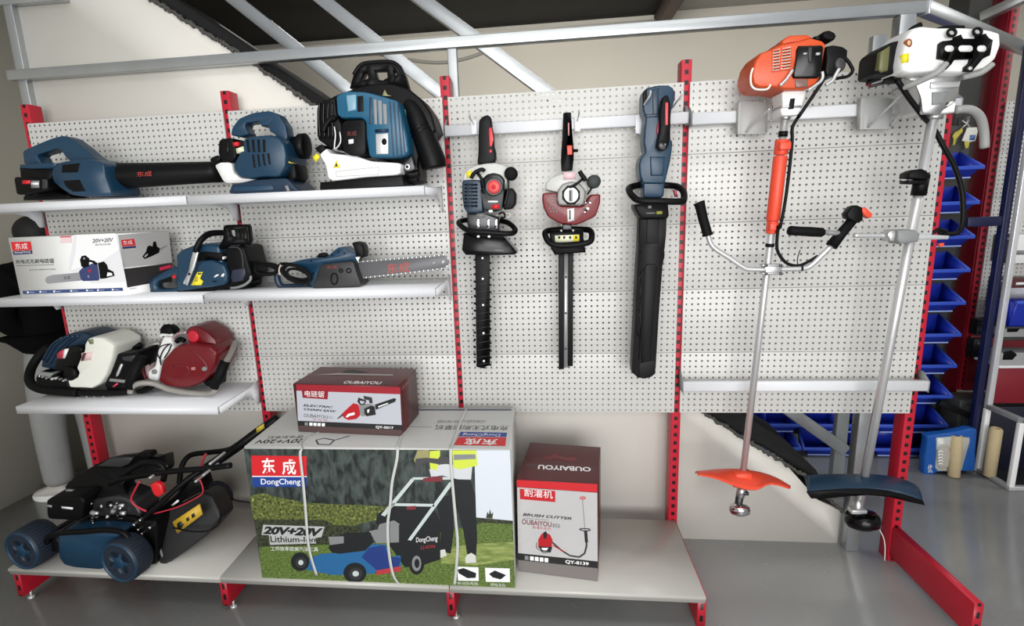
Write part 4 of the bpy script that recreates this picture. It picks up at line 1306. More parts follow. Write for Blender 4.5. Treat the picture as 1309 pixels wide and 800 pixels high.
mb.build('moulded_outline', tk)
MB().py(f3((160, 615), (182, 660), (142, 660)), -0.3012, -0.3, YELLOW).py(f3((160, 630), (168, 652), (152, 652)), -0.3016, -0.3, BLACK).build('warning_sticker', tk)
MB().py(f3((30, 545), (60, 525), (95, 530), (90, 560), (60, 578)), -0.24, -0.16, BLACK, 0.006).build('fuel_cap', tk)
MB().py(f3((20, 600), (45, 575), (65, 595), (40, 628)), -0.25, -0.246, YELLOW).build('yellow_tag', t)
MB().py(f3((62, 745), (400, 720), (545, 704), (560, 760), (560, 800), (62, 800)), -0.29, -0.12, BLACK, 0.006).build('base_frame', t)
MB().py(f3((545, 330), (582, 312), (594, 355), (556, 372)), -0.2235, -0.21, mat('pale_green_sticker', (180, 222, 186), 0.5)).py(f3((554, 332), (578, 322), (586, 350), (562, 360)), -0.224, -0.21, mat('leaf_green', (70, 150, 90), 0.5)).py(f3((442, 205), (456, 232), (482, 240), (428, 240)), -0.2235, -0.21, mat('dull_yellow', (150, 150, 110), 0.5)).build('sticker', fr_)
MB().py(f3((540, 640), (600, 590), (622, 670), (560, 690)), -0.26, -0.22, STEELD, 0.004).py(f3(*circ(574, 655, 17, 19, 14)), -0.266, -0.25, ALU, 0.002).py(f3(*circ(574, 655, 8, 9, 10)), -0.267, -0.26, BLACK).build('mount_bracket', t)
mb = MB()
ctube(mb, [f3((560, 690))[0] + (-.22, 5), f3((600, 700))[0] + (-.22, 5), f3((640, 690))[0] + (-.21, 6)], BLACK, 12)
mb.build('drain_hose', t)


# ------------------------------------------------------------------ cartons
def hexa(name, A, B, dv, h, m, parent, bev=0.002):
    """box from base edge A-B (front), depth vector dv and height h"""
    mb = MB().prism([A, B, B + dv, A + dv], (0, 0, h), m, bev)
    return mb.build(name, parent)


CARD = mat('white_carton', (242, 242, 240), 0.4)
INK = mat('black_ink', (24, 24, 26), 0.5)
LRED = mat('logo_red', (206, 32, 40), 0.45)
LBLUE = mat('logo_blue', (28, 62, 140), 0.45)

# white chainsaw carton
A, B = at_z(26, 380.8, 1.2955), at_z(162.7, 377.4, 1.2955)
A.y = B.y = (A.y + B.y) / 2
F = Plane(A, (0, -1, 0))
h = (F.at(8.4, 304.8).z + F.at(148, 298).z) / 2 - A.z
bkc = at_z(216.8, 295, A.z + h)
dv = Vector((bkc.x - B.x - 0.0, bkc.y - B.y, 0))
dv = Vector((0.075, 0.19, 0))
t = thing('carton', 'white chainsaw carton with blue bottom strip on the middle shelf', 'box', (A + B) / 2 + dv / 2)
hexa('box', A, B, dv, h, CARD, t)
k = crop(0, 290, 5.95)
mb = MB()
px_face(mb, F, k((560, 60), (882, 48), (962, 420), (700, 430), (520, 330)), mat('pale_grey_print', (226, 226, 228), 0.4), 0.0004)
px_face(mb, F, k((582, 62), (880, 50), (905, 170), (790, 250), (540, 330), (575, 200)), mat('paler_print', (240, 240, 240), 0.4), 0.0006, 0)
mb.build('printed_background', t)
mb = MB()
px_face(mb, F, k((82, 116), (232, 110), (244, 175), (96, 183)), LRED, 0.0008)
px_face(mb, F, k((97, 186), (244, 178), (246, 204), (102, 213)), mat('logo_navy', (44, 48, 92), 0.45), 0.0008)
px_text(mb, '东成', F, k((118, 172), (212, 167), (206, 122), (112, 126)), WHITE, 0.0012)
px_text(mb, 'DongCheng', F, k((116, 206), (232, 198), (230, 182), (112, 190)), WHITE, 0.0012)
mb.build('printed_logo', t)
mb = MB()
px_text(mb, '20V+20V', F, k((702, 122), (862, 112), (862, 82), (702, 92)), INK, 0.0008, bold=0.02, shear=0.15)
px_text(mb, '锂电链锯', F, k((722, 145), (842, 138), (842, 122), (722, 129)), mat('grey_ink', (90, 90, 92), 0.5), 0.0008)
px_text(mb, '充电式无刷电链锯', F, k((118, 280), (412, 276), (408, 238), (114, 250)), mat('dark_ink', (60, 62, 66), 0.5), 0.0008, bold=0.012)
mb.face([F.at(u, v, 0.0008) for u, v in k((124, 292), (410, 286), (410, 290), (124, 296))], MATS['grey_ink'])
px_text(mb, 'DCML40(FFSY200)', F, k((226, 335), (424, 330), (422, 316), (224, 321)), MATS['grey_ink'], 0.0008)
mb.build('printed_text', t)
mb = MB()
px_face(mb, F, k((170, 486), (932, 462), (938, 486), (176, 512)), mat('strip_blue', (52, 72, 122), 0.45), 0.0008)
for u in (205, 300, 405, 535, 655, 738, 850):
    dvv = (u - 170) * -24 / 762
    px_face(mb, F, k((u, 492 + dvv), (u + 14, 491.5 + dvv), (u + 14, 504 + dvv), (u, 504.5 + dvv)), WHITE, 0.0011)
    px_face(mb, F, k((u + 20, 497 + dvv), (u + 56, 496 + dvv), (u + 56, 500 + dvv), (u + 20, 501 + dvv)), mat('pale_blue_print', (170, 180, 205), 0.5) if u == 205 else MATS['pale_blue_print'], 0.0011)
mb.build('printed_strip', t)
mb = MB()
px_face(mb, F, k((345, 395), (358, 378), (400, 366), (605, 346), (618, 408), (400, 428), (362, 432), (345, 415)), mat('bar_grey', (146, 146, 150), 0.4), 0.0008)
px_text(mb, '东成', F, k((484, 400), (535, 396), (535, 372), (484, 376)), DGREY, 0.0012)
px_face(mb, F, k((600, 340), (625, 312), (720, 270), (740, 272), (758, 390), (750, 408), (632, 412), (615, 400)), mat('saw_navy', (50, 62, 108), 0.4), 0.001)
px_face(mb, F, k((608, 250), (620, 222), (650, 216), (680, 240), (676, 300), (640, 312), (618, 300)), BLACK, 0.0012)
px_face(mb, F, k((676, 248), (720, 258), (742, 282), (728, 290), (700, 270), (676, 266)), BLACK, 0.0012)
px_face(mb, F, k((744, 275), (790, 262), (815, 290), (822, 320), (862, 340), (872, 372), (800, 392), (762, 395)), BLACK, 0.0013)
px_face(mb, F, k((818, 345), (850, 350), (856, 368), (812, 376)), CARD, 0.0015)
px_face(mb, F, k(*circ(682, 334, 14, 15, 12)), mat('dull_red', (150, 40, 60), 0.5), 0.0014)
px_face(mb, F, k(*circ(640, 240, 9, 9, 8)), GREY, 0.0015)
px_face(mb, F, k((665, 368), (678, 366), (680, 386), (668, 388)), GREY, 0.0015)
mb.build('printed_picture', t)
mb = MB()
px_face(mb, F, k((455, 72), (540, 68), (546, 118), (460, 122)), mat('pink_label', (232, 206, 206), 0.5), 0.0015)
px_face(mb, F, k((455, 72), (540, 68), (541, 78), (456, 82)), mat('label_red', (210, 80, 90), 0.5), 0.0018)
mb.build('price_sticker', t)
Rn = Plane(B, Vector((dv.y, -dv.x, 0)))
mb = MB()
px_face(mb, Rn, k((895, 60), (1284, 34), (1309, 270), (942, 312)), mat('shaded_side_grey', (172, 170, 168), 0.45), 0.0005)  # white side panel painted grey for the shade on it
px_face(mb, Rn, k((942, 318), (1309, 276), (1309, 420), (1150, 428), (968, 462)), mat('dark_print', (44, 40, 40), 0.45), 0.0005)
px_face(mb, Rn, k((1212, 310), (1300, 285), (1306, 310), (1216, 332)), mat('pink_red_print', (210, 50, 80), 0.5), 0.0008)
px_text(mb, '充电式', Rn, k((985, 478), (1040, 470), (1040, 460), (985, 466)), DGREY, 0.0008)
px_face(mb, Rn, k((920, 100), (1020, 90), (1032, 140), (930, 148)), LRED, 0.0008)
px_face(mb, Rn, k((930, 152), (1032, 143), (1036, 158), (934, 168)), MATS['logo_navy'], 0.0008)
px_text(mb, '东成', Rn, k((940, 138), (1010, 130), (1004, 100), (934, 106)), WHITE, 0.0011)
px_face(mb, Rn, k((1082, 225), (1110, 190), (1120, 150), (1140, 140), (1160, 150), (1165, 115), (1185, 108), (1195, 150), (1215, 160), (1212, 195), (1150, 225), (1100, 245)), BLACK, 0.0008)
px_face(mb, Rn, k((1098, 222), (1122, 202), (1126, 212), (1102, 234)), MATS['shaded_side_grey'], 0.0011)
px_face(mb, Rn, k((1212, 165), (1270, 138), (1272, 146), (1214, 182)), GREY, 0.0008)
mb.build('printed_side', t)

# ---- big lawn mower carton
A, B = at_z(334, 740, ZD + 0.001), at_z(657, 752.5, ZD + 0.001)
A.y = B.y = -0.462
F = Plane(A, (0, -1, 0))
h = 0.577
dv = Vector((0, 0.40, 0))
BZ = A.z + h
t = thing('carton', 'large lawn mower carton with garden photo and bent plastic straps', 'box', (A + B) / 2 + dv / 2)
hexa('box', A, B, dv, h, mat('grey_white_carton', (192, 192, 189), 0.45), t, 0.003)


def noise_print(name, c1, c2, sc, c3=None, dist=0.0, stretch=(1, 1, 1)):
    m = mat(name, c1, 0.45)
    nt = m.node_tree
    tc = nt.nodes.new('ShaderNodeTexCoord')
    mp = nt.nodes.new('ShaderNodeMapping')
    mp.inputs['Scale'].default_value = stretch
    n = nt.nodes.new('ShaderNodeTexNoise')
    n.inputs['Scale'].default_value = sc
    n.inputs['Detail'].default_value = 4
    n.inputs['Distortion'].default_value = dist
    r = nt.nodes.new('ShaderNodeValToRGB')
    r.color_ramp.elements[0].color = lin(c1)
    r.color_ramp.elements[0].position = 0.36
    r.color_ramp.elements[1].color = lin(c2)
    r.color_ramp.elements[1].position = 0.64
    if c3:
        e_ = r.color_ramp.elements.new(0.74)
        e_.color = lin(c3)
    nt.links.new(tc.outputs['Object'], mp.inputs['Vector'])
    nt.links.new(mp.outputs[0], n.inputs['Vector'])
    nt.links.new(n.outputs['Fac'], r.inputs[0])
    nt.links.new(r.outputs[0], nt.nodes['Principled BSDF'].inputs['Base Color'])
    return m


TREES = noise_print('printed_trees', (24, 30, 28), (70, 80, 76), 26, None, 0.5, (1.6, 1, 0.7))
HEDGE = noise_print('printed_hedge', (44, 54, 26), (116, 124, 60), 95, (190, 192, 124), 0.3)
HEDGED = noise_print('printed_hedge_shade', (22, 26, 20), (66, 72, 48), 95)
GRASS = noise_print('printed_grass', (62, 82, 34), (108, 128, 60), 90, (146, 156, 88), 0.2, (1, 1, 2.5))
GRASSL = noise_print('printed_grass_light', (104, 122, 60), (150, 160, 92), 30, None, 0.2, (0.6, 1, 2.5))
k = crop(310, 560, 4.21)
k2 = crop(480, 560, 4)
bd_ = lambda n_, fn: fn(MB()).build(n_, t)
mb = MB()
px_face(mb, F, k((6, 57), (842, 62)) + k2((690, 62), (714, 768)) + k((108, 757),), TREES, 0.0004)
mb.build('printed_picture', t)
pic = t.children[-1]
mb = MB()
px_face(mb, F, k((38, 310), (110, 295), (200, 320), (330, 345), (480, 355), (640, 360), (760, 368)) + k2((60, 345), (130, 400), (130, 440)) + k((760, 430), (600, 470), (440, 480), (440, 440), (300, 440), (60, 440)), HEDGE, 0.0006)
px_face(mb, F, k((60, 438), (300, 438), (440, 440), (500, 470), (640, 470), (640, 560), (440, 580), (250, 585), (90, 590)), HEDGED, 0.0007)
px_face(mb, F, k((88, 585), (250, 578), (460, 572), (842, 560)) + k2((560, 430), (702, 428), (714, 766)) + k((106, 756),), GRASS, 0.0007)
px_face(mb, F, k2((335, 560), (520, 540), (708, 530), (710, 620), (520, 650), (335, 640)), GRASSL, 0.0009)
px_face(mb, F, k2((505, 62), (688, 62), (702, 425), (515, 405)), mat('printed_pale_wall', (208, 214, 222), 0.4), 0.0008)
px_face(mb, F, k2((565, 408), (572, 375), (580, 390), (586, 362), (592, 388), (602, 378), (598, 412)), HEDGED, 0.001)
px_face(mb, F, k2((515, 405), (702, 422), (703, 440), (515, 430)), HEDGED, 0.001)
mb.build('printed_garden', pic)
mb = MB()
px_face(mb, F, k((45, 93), (345, 97), (346, 204), (52, 203)), LRED, 0.001)
px_face(mb, F, k((52, 208), (346, 209), (346, 262), (56, 262)), LBLUE, 0.001)
px_face(mb, F, k((52, 203), (346, 204), (346, 209), (52, 208)), WHITE, 0.001)
px_text(mb, '东', F, k((106, 194), (178, 190), (172, 104), (102, 108)), WHITE, 0.0014, bold=0.02)
px_text(mb, '成', F, k((214, 196), (290, 198), (284, 112), (210, 116)), WHITE, 0.0014, bold=0.02)
px_text(mb, 'DongCheng', F, k((100, 258), (312, 258), (312, 218), (98, 218)), WHITE, 0.0014, bold=0.01)
mb.build('printed_logo', pic)
mb = MB()
px_face(mb, F, k((102, 520), (112, 466), (442, 476), (425, 532), (392, 536), (396, 566), (148, 574), (142, 522)), mat('print_grey', (176, 178, 176), 0.5), 0.0011)
px_text(mb, '20V+20V', F, k((110, 516), (420, 530), (434, 484), (116, 474)), INK, 0.0015, bold=0.05, shear=0.1, space=0.95)
px_text(mb, 'Lithium-Ion', F, k((152, 560), (392, 560), (394, 532), (148, 526)), INK, 0.0015, bold=0.015)
px_text(mb, '工作效率媲美汽油工具', F, k((152, 606), (408, 610), (408, 586), (150, 582)), mat('pale_ink', (206, 210, 200), 0.5), 0.0013, bold=0.01)
mb.build('printed_text', pic)
# printed person (torso to feet) and mower
mb = MB()
BLK = mat('printed_black', (24, 26, 28), 0.45)
px_face(mb, F, k2((400, 210), (485, 208), (510, 290), (516, 420), (520, 500), (515, 600), (470, 600), (450, 480), (430, 400), (395, 300)), BLK, 0.001)
px_face(mb, F, k2((300, 300), (395, 290), (400, 480), (385, 590), (330, 580), (335, 440)), BLK, 0.001)
px_face(mb, F, k2((340, 130), (495, 145), (488, 212), (420, 210), (340, 190), (285, 200), (275, 160)), mat('printed_shirt', (200, 202, 206), 0.45), 0.0011)
px_face(mb, F, k2((392, 62), (515, 62), (522, 140), (430, 160), (398, 150)), mat('printed_vest', (200, 214, 70), 0.45), 0.0012)
px_face(mb, F, k2((278, 66), (330, 62), (330, 110), (312, 165), (280, 155), (276, 110)), MATS['printed_vest'], 0.0012)
px_face(mb, F, k2((400, 84), (510, 82), (513, 106), (400, 112)), GREY, 0.0014)
px_face(mb, F, k2((196, 110), (215, 62), (275, 60), (275, 110), (240, 132), (205, 130)), mat('printed_sleeve', (150, 144, 96), 0.45), 0.0012)
px_face(mb, F, k2((205, 105), (260, 100), (320, 105), (330, 92), (372, 96), (378, 130), (330, 135), (260, 122), (230, 140), (220, 200), (200, 195)), mat('printed_glove', (66, 66, 68), 0.5), 0.0014)
px_face(mb, F, k2((465, 598), (490, 586), (512, 600), (515, 636), (462, 640), (458, 615)), mat('printed_shoe', (204, 204, 196), 0.5), 0.0012)
px_face(mb, F, k2((330, 572), (355, 568), (365, 600), (332, 612)), MATS['printed_shoe'], 0.0012)
mb.build('printed_figure', pic)
mb = MB()
px_face(mb, F, k2((10, 390), (80, 340), (290, 350), (330, 420), (332, 620), (240, 650), (150, 660), (80, 560), (0, 430)), BLK, 0.0012)
LG = mat('printed_light_grey', (192, 202, 200), 0.4)
for q in (((28, 392), (184, 205), (200, 212), (48, 400)), ((165, 520), (380, 222), (394, 236), (182, 524)), ((190, 200), (390, 198), (390, 212), (190, 212)), ((82, 332), (300, 336), (300, 350), (82, 346))):
    px_face(mb, F, k2(*q), LG, 0.0016)
px_face(mb, F, k2((242, 205), (300, 195), (345, 200), (340, 222), (245, 222)), mat('printed_maroon', (120, 40, 50), 0.5), 0.0018)
px_face(mb, F, k2((160, 348), (206, 346), (206, 364), (160, 366)), MATS['printed_maroon'], 0.0018)
px_face(mb, F, k2((20, 440), (95, 420), (125, 440), (60, 500), (0, 500)), GREY, 0.0014)
PB = mat('printed_blue', (38, 98, 148), 0.4)
PBD = mat('printed_navy', (34, 56, 120), 0.4)
px_face(mb, F, k((312, 670), (420, 622), (640, 610), (668, 570), (770, 572), (800, 640), (842, 630)) + k2((128, 600), (130, 660), (0, 690)) + k((760, 720), (640, 735), (480, 735), (380, 715), (318, 700)), PB, 0.0018)
px_face(mb, F, k((640, 640), (680, 590), (760, 575), (790, 640), (842, 640)) + k2((128, 620), (120, 660), (10, 680)) + k((700, 690),), PBD, 0.002)
px_face(mb, F, k((720, 712), (842, 690)) + k2((128, 655), (130, 680), (0, 700)) + k((720, 732),), mat('printed_red', (176, 56, 62), 0.4), 0.0022)
px_face(mb, F, k((462, 590), (480, 540), (560, 510), (690, 508), (705, 560), (660, 605), (520, 622), (480, 615)), BLK, 0.0022)
px_face(mb, F, k((462, 530), (545, 528), (545, 565), (470, 575)), GREY, 0.0024)
px_face(mb, F, k((680, 500), (780, 480), (842, 470), (842, 560), (720, 565), (700, 530)), GREY, 0.002)
for (u, v, a_, b_2) in ((310, 665, 50, 50), (605, 725, 62, 55)):
    px_face(mb, F, k(*circ(u, v, a_, b_2, 20)), BLK, 0.0025)
    px_face(mb, F, k(*circ(u + 4, v + 4, a_ * .6, b_2 * .6, 16)), GREY if False else DGREY, 0.0028)
    px_face(mb, F, k(*circ(u + 4, v + 4, a_ * .28, b_2 * .28, 12)), LG, 0.003)
px_face(mb, F, k2(*circ(210, 640, 40, 58, 20)), BLK, 0.0018)
px_face(mb, F, k2(*circ(210, 640, 24, 40, 16)), GREY, 0.002)
px_face(mb, F, k2(*circ(212, 640, 13, 24, 12)), BLK, 0.0022)
px_text(mb, 'DongCheng', F, k2((208, 540), (316, 532), (318, 498), (208, 508)), WHITE, 0.0022)
px_text(mb, 'LI-ION', F, k2((232, 568), (304, 560), (304, 544), (232, 550)), MATS['printed_red'], 0.0022)
mb.build('printed_mower', pic)
mb = MB()
for (x0, y0, x1, y1) in ((418, 656, 526, 728), (560, 662, 686, 734)):
    px_face(mb, F, k2((x0, y0), (x1, y0 + 4), (x1 + 2, y1 + 2), (x0 + 4, y1)), WHITE, 0.0014)
px_face(mb, F, k2((420, 672), (450, 664), (515, 690), (512, 714), (470, 716), (425, 690)), BLK, 0.0018)
px_face(mb, F, k2((580, 694), (610, 676), (668, 700), (640, 722), (600, 712)), BLK, 0.0018)
px_text(mb, '电池充电器', F, k2((420, 748), (524, 752), (524, 736), (420, 734)), MATS['pale_ink'], 0.0014)
px_text(mb, '锂电池包', F, k2((588, 756), (664, 760), (664, 744), (588, 740)), MATS['pale_ink'], 0.0014)
mb.build('printed_inset', pic)
# printing on the top
T = Plane((0, 0, BZ), (0, 0, 1))
g = crop(310, 510, 3.636)
mb = MB()
px_text(mb, '20V+20V', T, g((298, 184), (62, 190), (55, 206), (270, 204)), INK, 0.0006, bold=0.02)
px_text(mb, '锂电割草机', T, g((290, 168), (120, 172), (112, 184), (276, 182)), MATS['grey_ink'], 0.0006)
px_face(mb, T, g((1002, 176), (1226, 178), (1222, 218), (982, 214)), LRED, 0.0006)
px_face(mb, T, g((1014, 152), (1230, 156), (1226, 176), (1002, 173)), LBLUE, 0.0006)
px_text(mb, '东成', T, g((1190, 184), (1040, 182), (1026, 212), (1180, 214)), WHITE, 0.001, bold=0.02)
px_text(mb, 'DongCheng', T, g((1200, 159), (1028, 156), (1018, 171), (1196, 173)), WHITE, 0.001)
px_text(mb, '充电式无刷割草机', T, g((1240, 124), (900, 120), (890, 142), (1232, 146)), INK, 0.0006)
px_text(mb, 'CORDLESS LAWN MOWER', T, g((1130, 98), (910, 98), (900, 110), (1126, 110)), MATS['grey_ink'], 0.0006)
mb.build('printed_top', t)
mb = MB()
px_line(mb, T, g((500, 170), (425, 192), (405, 212), (352, 210), (342, 190), (380, 182), (424, 190)), 0.006, INK)
px_line(mb, T, g((755, 128), (880, 130)), 0.003, MATS['grey_ink'])
px_face(mb, T, g((800, 45), (1250, 45), (1250, 53), (800, 53)), mat('dark_blue_grey', (82, 88, 104), 0.5), 0.0006)
mb.build('printed_drawing', t)
# plastic strapping round the carton (slack, bent)
STRAP = mat('clear_strap', (196, 198, 194), 0.3)
def strap(pts_front, pts_top):
    P = [F.at(u, v, 0.004 + 0.006 * math.sin(PI * i / (len(pts_front) - 1))) for i, (u, v) in enumerate(pts_front)]
    Q = [T.at(u, v, 0.003) for u, v in pts_top]
    L = sm(list(reversed(P)) + Q, 4, False)
    mb = MB()
    V = Vector((0.0055, 0, 0))
    rings = [[p - V, p + V, p + V + Vector((0, 0.0008, 0.0008)), p - V + Vector((0, 0.0008, 0.0008))] for p in L]
    mb.loft(rings, STRAP)
    return mb.build('strap', t)
strap(k((318, 62), (310, 90), (325, 230), (340, 400), (350, 540), (368, 640), (400, 742)), g((270, 224), (275, 195), (330, 165), (382, 138)))
strap(k((835, 62), (830, 120), (805, 240)) + k2((75, 340), (62, 450), (68, 580), (90, 700), (122, 750)), g((722, 222), (735, 180), (770, 100), (800, 65)))
strap(k2((385, 55), (385, 120), (395, 250), (410, 420), (420, 540), (412, 680), (404, 752)), g((968, 225), (990, 170), (1015, 100), (1040, 46)))

# ---- red electric chainsaw carton on top
A, B = at_z(381.7, 551.6, BZ + 0.001), at_z(512.9, 557.4, BZ + 0.001)
d = (B - A).normalized()
n_ = Vector((-d.y, d.x, 0))
F = Plane(A, n_)
h = (F.at(378, 489.9).z + F.at(512.2, 494).z) / 2 - A.z
bk_ = at_z(530.4, 471, A.z + h)
dep = (bk_ - B).dot(n_)
MARC = mat('maroon_carton', (82, 34, 36), 0.4)
t = thing('carton', 'red electric chainsaw carton lying on top of the big lawn mower carton', 'box', (A + B) / 2 + n_ * dep / 2)
hexa('box', A, B, n_ * dep, h, MARC, t, 0.002)
k = crop(370, 460, 7.7)
SILV = mat('silver_print', (182, 184, 192), 0.4)
mb = MB()
px_face(mb, F, k((66, 240), (1090, 268), (1092, 345), (68, 300)), mat('carton_red', (152, 30, 42), 0.4), 0.0005)
px_face(mb, F, k((68, 302), (1090, 338), (1105, 640), (84, 598)), SILV, 0.0006)
px_face(mb, F, k((84, 598), (1105, 640), (1106, 690), (88, 645)), INK, 0.0006)
px_face(mb, F, k((88, 645), (1106, 690), (1106, 748), (92, 702)), mat('brown_print', (78, 58, 56), 0.45), 0.0006)
px_face(mb, F, k((120, 292), (382, 302), (376, 388), (130, 372)), mat('carton_red_dark', (140, 26, 38), 0.4), 0.0008)
px_text(mb, '电链锯', F, k((152, 360), (340, 370), (344, 308), (150, 300)), WHITE, 0.0012)
mb.build('printed_panel', t)
mb = MB()
px_text(mb, 'ELECTRIC', F, k((136, 456), (430, 476), (428, 456), (134, 434)), INK, 0.001, bold=0.03, shear=0.3)
px_text(mb, 'CHAIN SAW', F, k((142, 494), (465, 518), (462, 496), (140, 472)), INK, 0.001, bold=0.03, shear=0.3)
px_text(mb, 'OUBAIYOU', F, k((142, 562), (378, 578), (374, 548), (140, 528)), DGREY, 0.001, bold=0.0)
px_text(mb, '欧百友', F, k((385, 576), (432, 580), (430, 556), (384, 552)), GREY, 0.001)
px_text(mb, '电 链 锯', F, k((232, 592), (372, 602), (370, 588), (230, 578)), MATS['printed_red'], 0.001)
px_text(mb, 'QY-5017', F, k((850, 676), (1026, 684), (1024, 656), (848, 648)), WHITE, 0.001, bold=0.02)
for i, u in enumerate((150, 196, 236, 276, 318)):
    px_face(mb, F, k((u, 614 + i * 2), (u + 32, 615 + i * 2), (u + 30, 646 + i * 2), (u, 644 + i * 2)), WHITE if i else GREY, 0.001)
mb.build('printed_text', t)
mb = MB()
px_face(mb, F, k((470, 575), (520, 530), (530, 545), (478, 582)), DGREY, 0.001)
px_face(mb, F, k((515, 530), (600, 450), (630, 425), (680, 440), (700, 540), (660, 580), (580, 592), (535, 570)), mat('saw_red', (176, 24, 34), 0.4), 0.001)
px_face(mb, F, k((552, 560), (580, 530), (640, 515), (642, 540), (600, 548), (570, 566)), WHITE, 0.0013)
px_face(mb, F, k((685, 445), (760, 430), (830, 440), (850, 530), (720, 555), (695, 540)), GREY, 0.0011)
px_face(mb, F, k((735, 480), (800, 450), (840, 460), (850, 540), (760, 555), (738, 530)), INK, 0.0013)
px_face(mb, F, k((840, 440), (1030, 376), (1052, 384), (1040, 412), (850, 490)), INK, 0.0013)
px_face(mb, F, k((872, 456), (970, 422), (972, 432), (876, 468)), WHITE, 0.0016)
px_face(mb, F, k((668, 410), (680, 370), (760, 400), (735, 445), (690, 440)), INK, 0.0011)
px_face(mb, F, k((692, 400), (742, 408), (725, 432), (700, 430)), SILV, 0.0014)
px_face(mb, F, k((728, 352), (812, 370), (820, 425), (790, 430), (780, 395), (735, 390)), DGREY, 0.0012)
px_face(mb, F, k((765, 490), (790, 484), (780, 520), (768, 520)), WHITE, 0.0016)
mb.build('printed_picture', t)
T2 = Plane((0, 0, A.z + h), (0, 0, 1))
mb = MB()
px_text(mb, 'OUBAIYOU', T2, k((530, 232), (905, 240), (915, 212), (545, 204)), WHITE, 0.0006, bold=0.02, shear=0.3)
px_text(mb, '欧百友', T2, k((915, 236), (1000, 238), (1004, 218), (922, 216)), MATS['grey_ink'], 0.0006)
mb.build('printed_top', t)
mb = MB()
tp = [T2.at(u, v, 0.0008) for u, v in k((515, 122), (560, 98), (640, 92), (680, 104), (780, 122), (660, 132), (580, 130))]
mb.face(tp, INK)
mb.build('carry_opening', t)
px_face(MB(), T2, k((225, 150), (480, 128), (1020, 142), (1020, 156), (480, 146)), mat('tape_brown', (150, 138, 132), 0.3), 0.001).build('packing_tape', t)
Rs = Plane(B, d)
mb = MB()
px_text(mb, 'OUBAIYOU', Rs, k((1110, 300), (1222, 165), (1222, 140), (1110, 268)), mat('pale_red_print', (180, 120, 120), 0.5), 0.0008)
mb.build('printed_side', t)

# ---- brush cutter carton
A, B = at_z(661.9, 729.8, ZD + 0.001), at_z(764, 743, ZD + 0.001)
d = (B - A).normalized()
n_ = Vector((-d.y, d.x, 0))
F = Plane(A, n_)
h = (F.at(660, 612.7).z + F.at(763.5, 618).z) / 2 - A.z
A2 = A + d * 0.008
dep = 0.318
t = thing('carton', 'tall maroon and silver brush cutter carton on the right deck', 'box', (A + B) / 2 + n_ * dep / 2)
hexa('box', A2, B, n_ * dep, h, MARC, t, 0.002)
k = crop(650, 560, 4.21)
GRAD = mat('silver_print_warm', (186, 184, 184), 0.4, noise=0.10, nscale=5)
mb = MB()
px_face(mb, F, k((44, 224), (478, 247), (478, 292), (44, 262)), mat('carton_scarlet', (196, 34, 40), 0.4), 0.0005)
px_face(mb, F, k((46, 264), (478, 294), (480, 665), (52, 620)), GRAD, 0.0006)
px_face(mb, F, k((52, 618), (480, 663), (480, 700), (52, 655)), INK, 0.0008)
px_face(mb, F, k((52, 655), (480, 700), (480, 768), (54, 714)), mat('taupe_print', (118, 112, 110), 0.45), 0.0006)
px_face(mb, F, k((60, 272), (252, 284), (252, 344), (62, 328)), mat('label_scarlet', (186, 30, 38), 0.4), 0.0009)
px_text(mb, '割灌机', F, k((84, 312), (238, 326), (238, 284), (84, 272)), WHITE, 0.0013)
mb.build('printed_panel', t)
mb = MB()
px_text(mb, 'BRUSH CUTTER', F, k((76, 418), (340, 440), (340, 426), (76, 402)), INK, 0.001, bold=0.03, shear=0.3)
mb.face([F.at(u, v, 0.001) for u, v in k((78, 428), (212, 439), (212, 442), (78, 431))], GREY)
px_text(mb, 'OUBAIYOU', F, k((72, 462), (232, 478), (232, 452), (72, 434)), mat('maroon_ink', (110, 40, 44), 0.5), 0.001, bold=0.015)
px_text(mb, '欧百友', F, k((238, 480), (278, 484), (278, 462), (238, 458)), DGREY, 0.001)
px_text(mb, '割灌机系列', F, k((130, 486), (228, 496), (228, 482), (130, 472)), MATS['printed_red'], 0.001)
px_text(mb, 'QY-8139', F, k((306, 676), (432, 688), (432, 668), (306, 654)), WHITE, 0.0012, bold=0.025)
for i, u in enumerate((88, 116, 142, 168, 194)):
    px_face(mb, F, k((u, 632 + i * 3), (u + 20, 634 + i * 3), (u + 20, 656 + i * 3), (u, 654 + i * 3)), WHITE if i else GREY, 0.0012)
mb.build('printed_text', t)
mb = MB()
px_face(mb, F, k((160, 545), (178, 515), (200, 508), (225, 520), (238, 550), (232, 590), (200, 585), (160, 590)), MATS['saw_red'], 0.001)
px_face(mb, F, k((160, 582), (236, 585), (228, 612), (180, 610)), INK, 0.0011)
px_face(mb, F, k((186, 510), (200, 500), (208, 512), (204, 540), (190, 540)), INK, 0.0013)
px_face(mb, F, k((176, 590), (215, 590), (205, 604), (184, 602)), WHITE, 0.0013)
px_line(mb, F, k((236, 560), (280, 600), (330, 632), (380, 640), (410, 620), (420, 580), (418, 515)), 0.007, DGREY, 0.0011)
px_line(mb, F, k((236, 575), (262, 590), (300, 612)), 0.004, MATS['saw_red'], 0.0012)
px_line(mb, F, k((152, 560), (150, 590), (190, 618), (228, 612)), 0.003, DGREY, 0.0012)
px_line(mb, F, k((412, 500), (398, 330)), 0.003, GREY, 0.001)
px_face(mb, F, k(*circ(400, 322, 18, 10, 14)), mat('pale_red', (190, 110, 110), 0.5), 0.001)
px_line(mb, F, k((415, 500), (420, 560)), 0.012, INK, 0.0012)
px_line(mb, F, k((382, 492), (410, 500), (440, 496), (436, 488), (390, 486), (382, 492)), 0.004, INK, 0.0013)
mb.build('printed_picture', t)
T2 = Plane((0, 0, A.z + h), (0, 0, 1))
mb = MB()
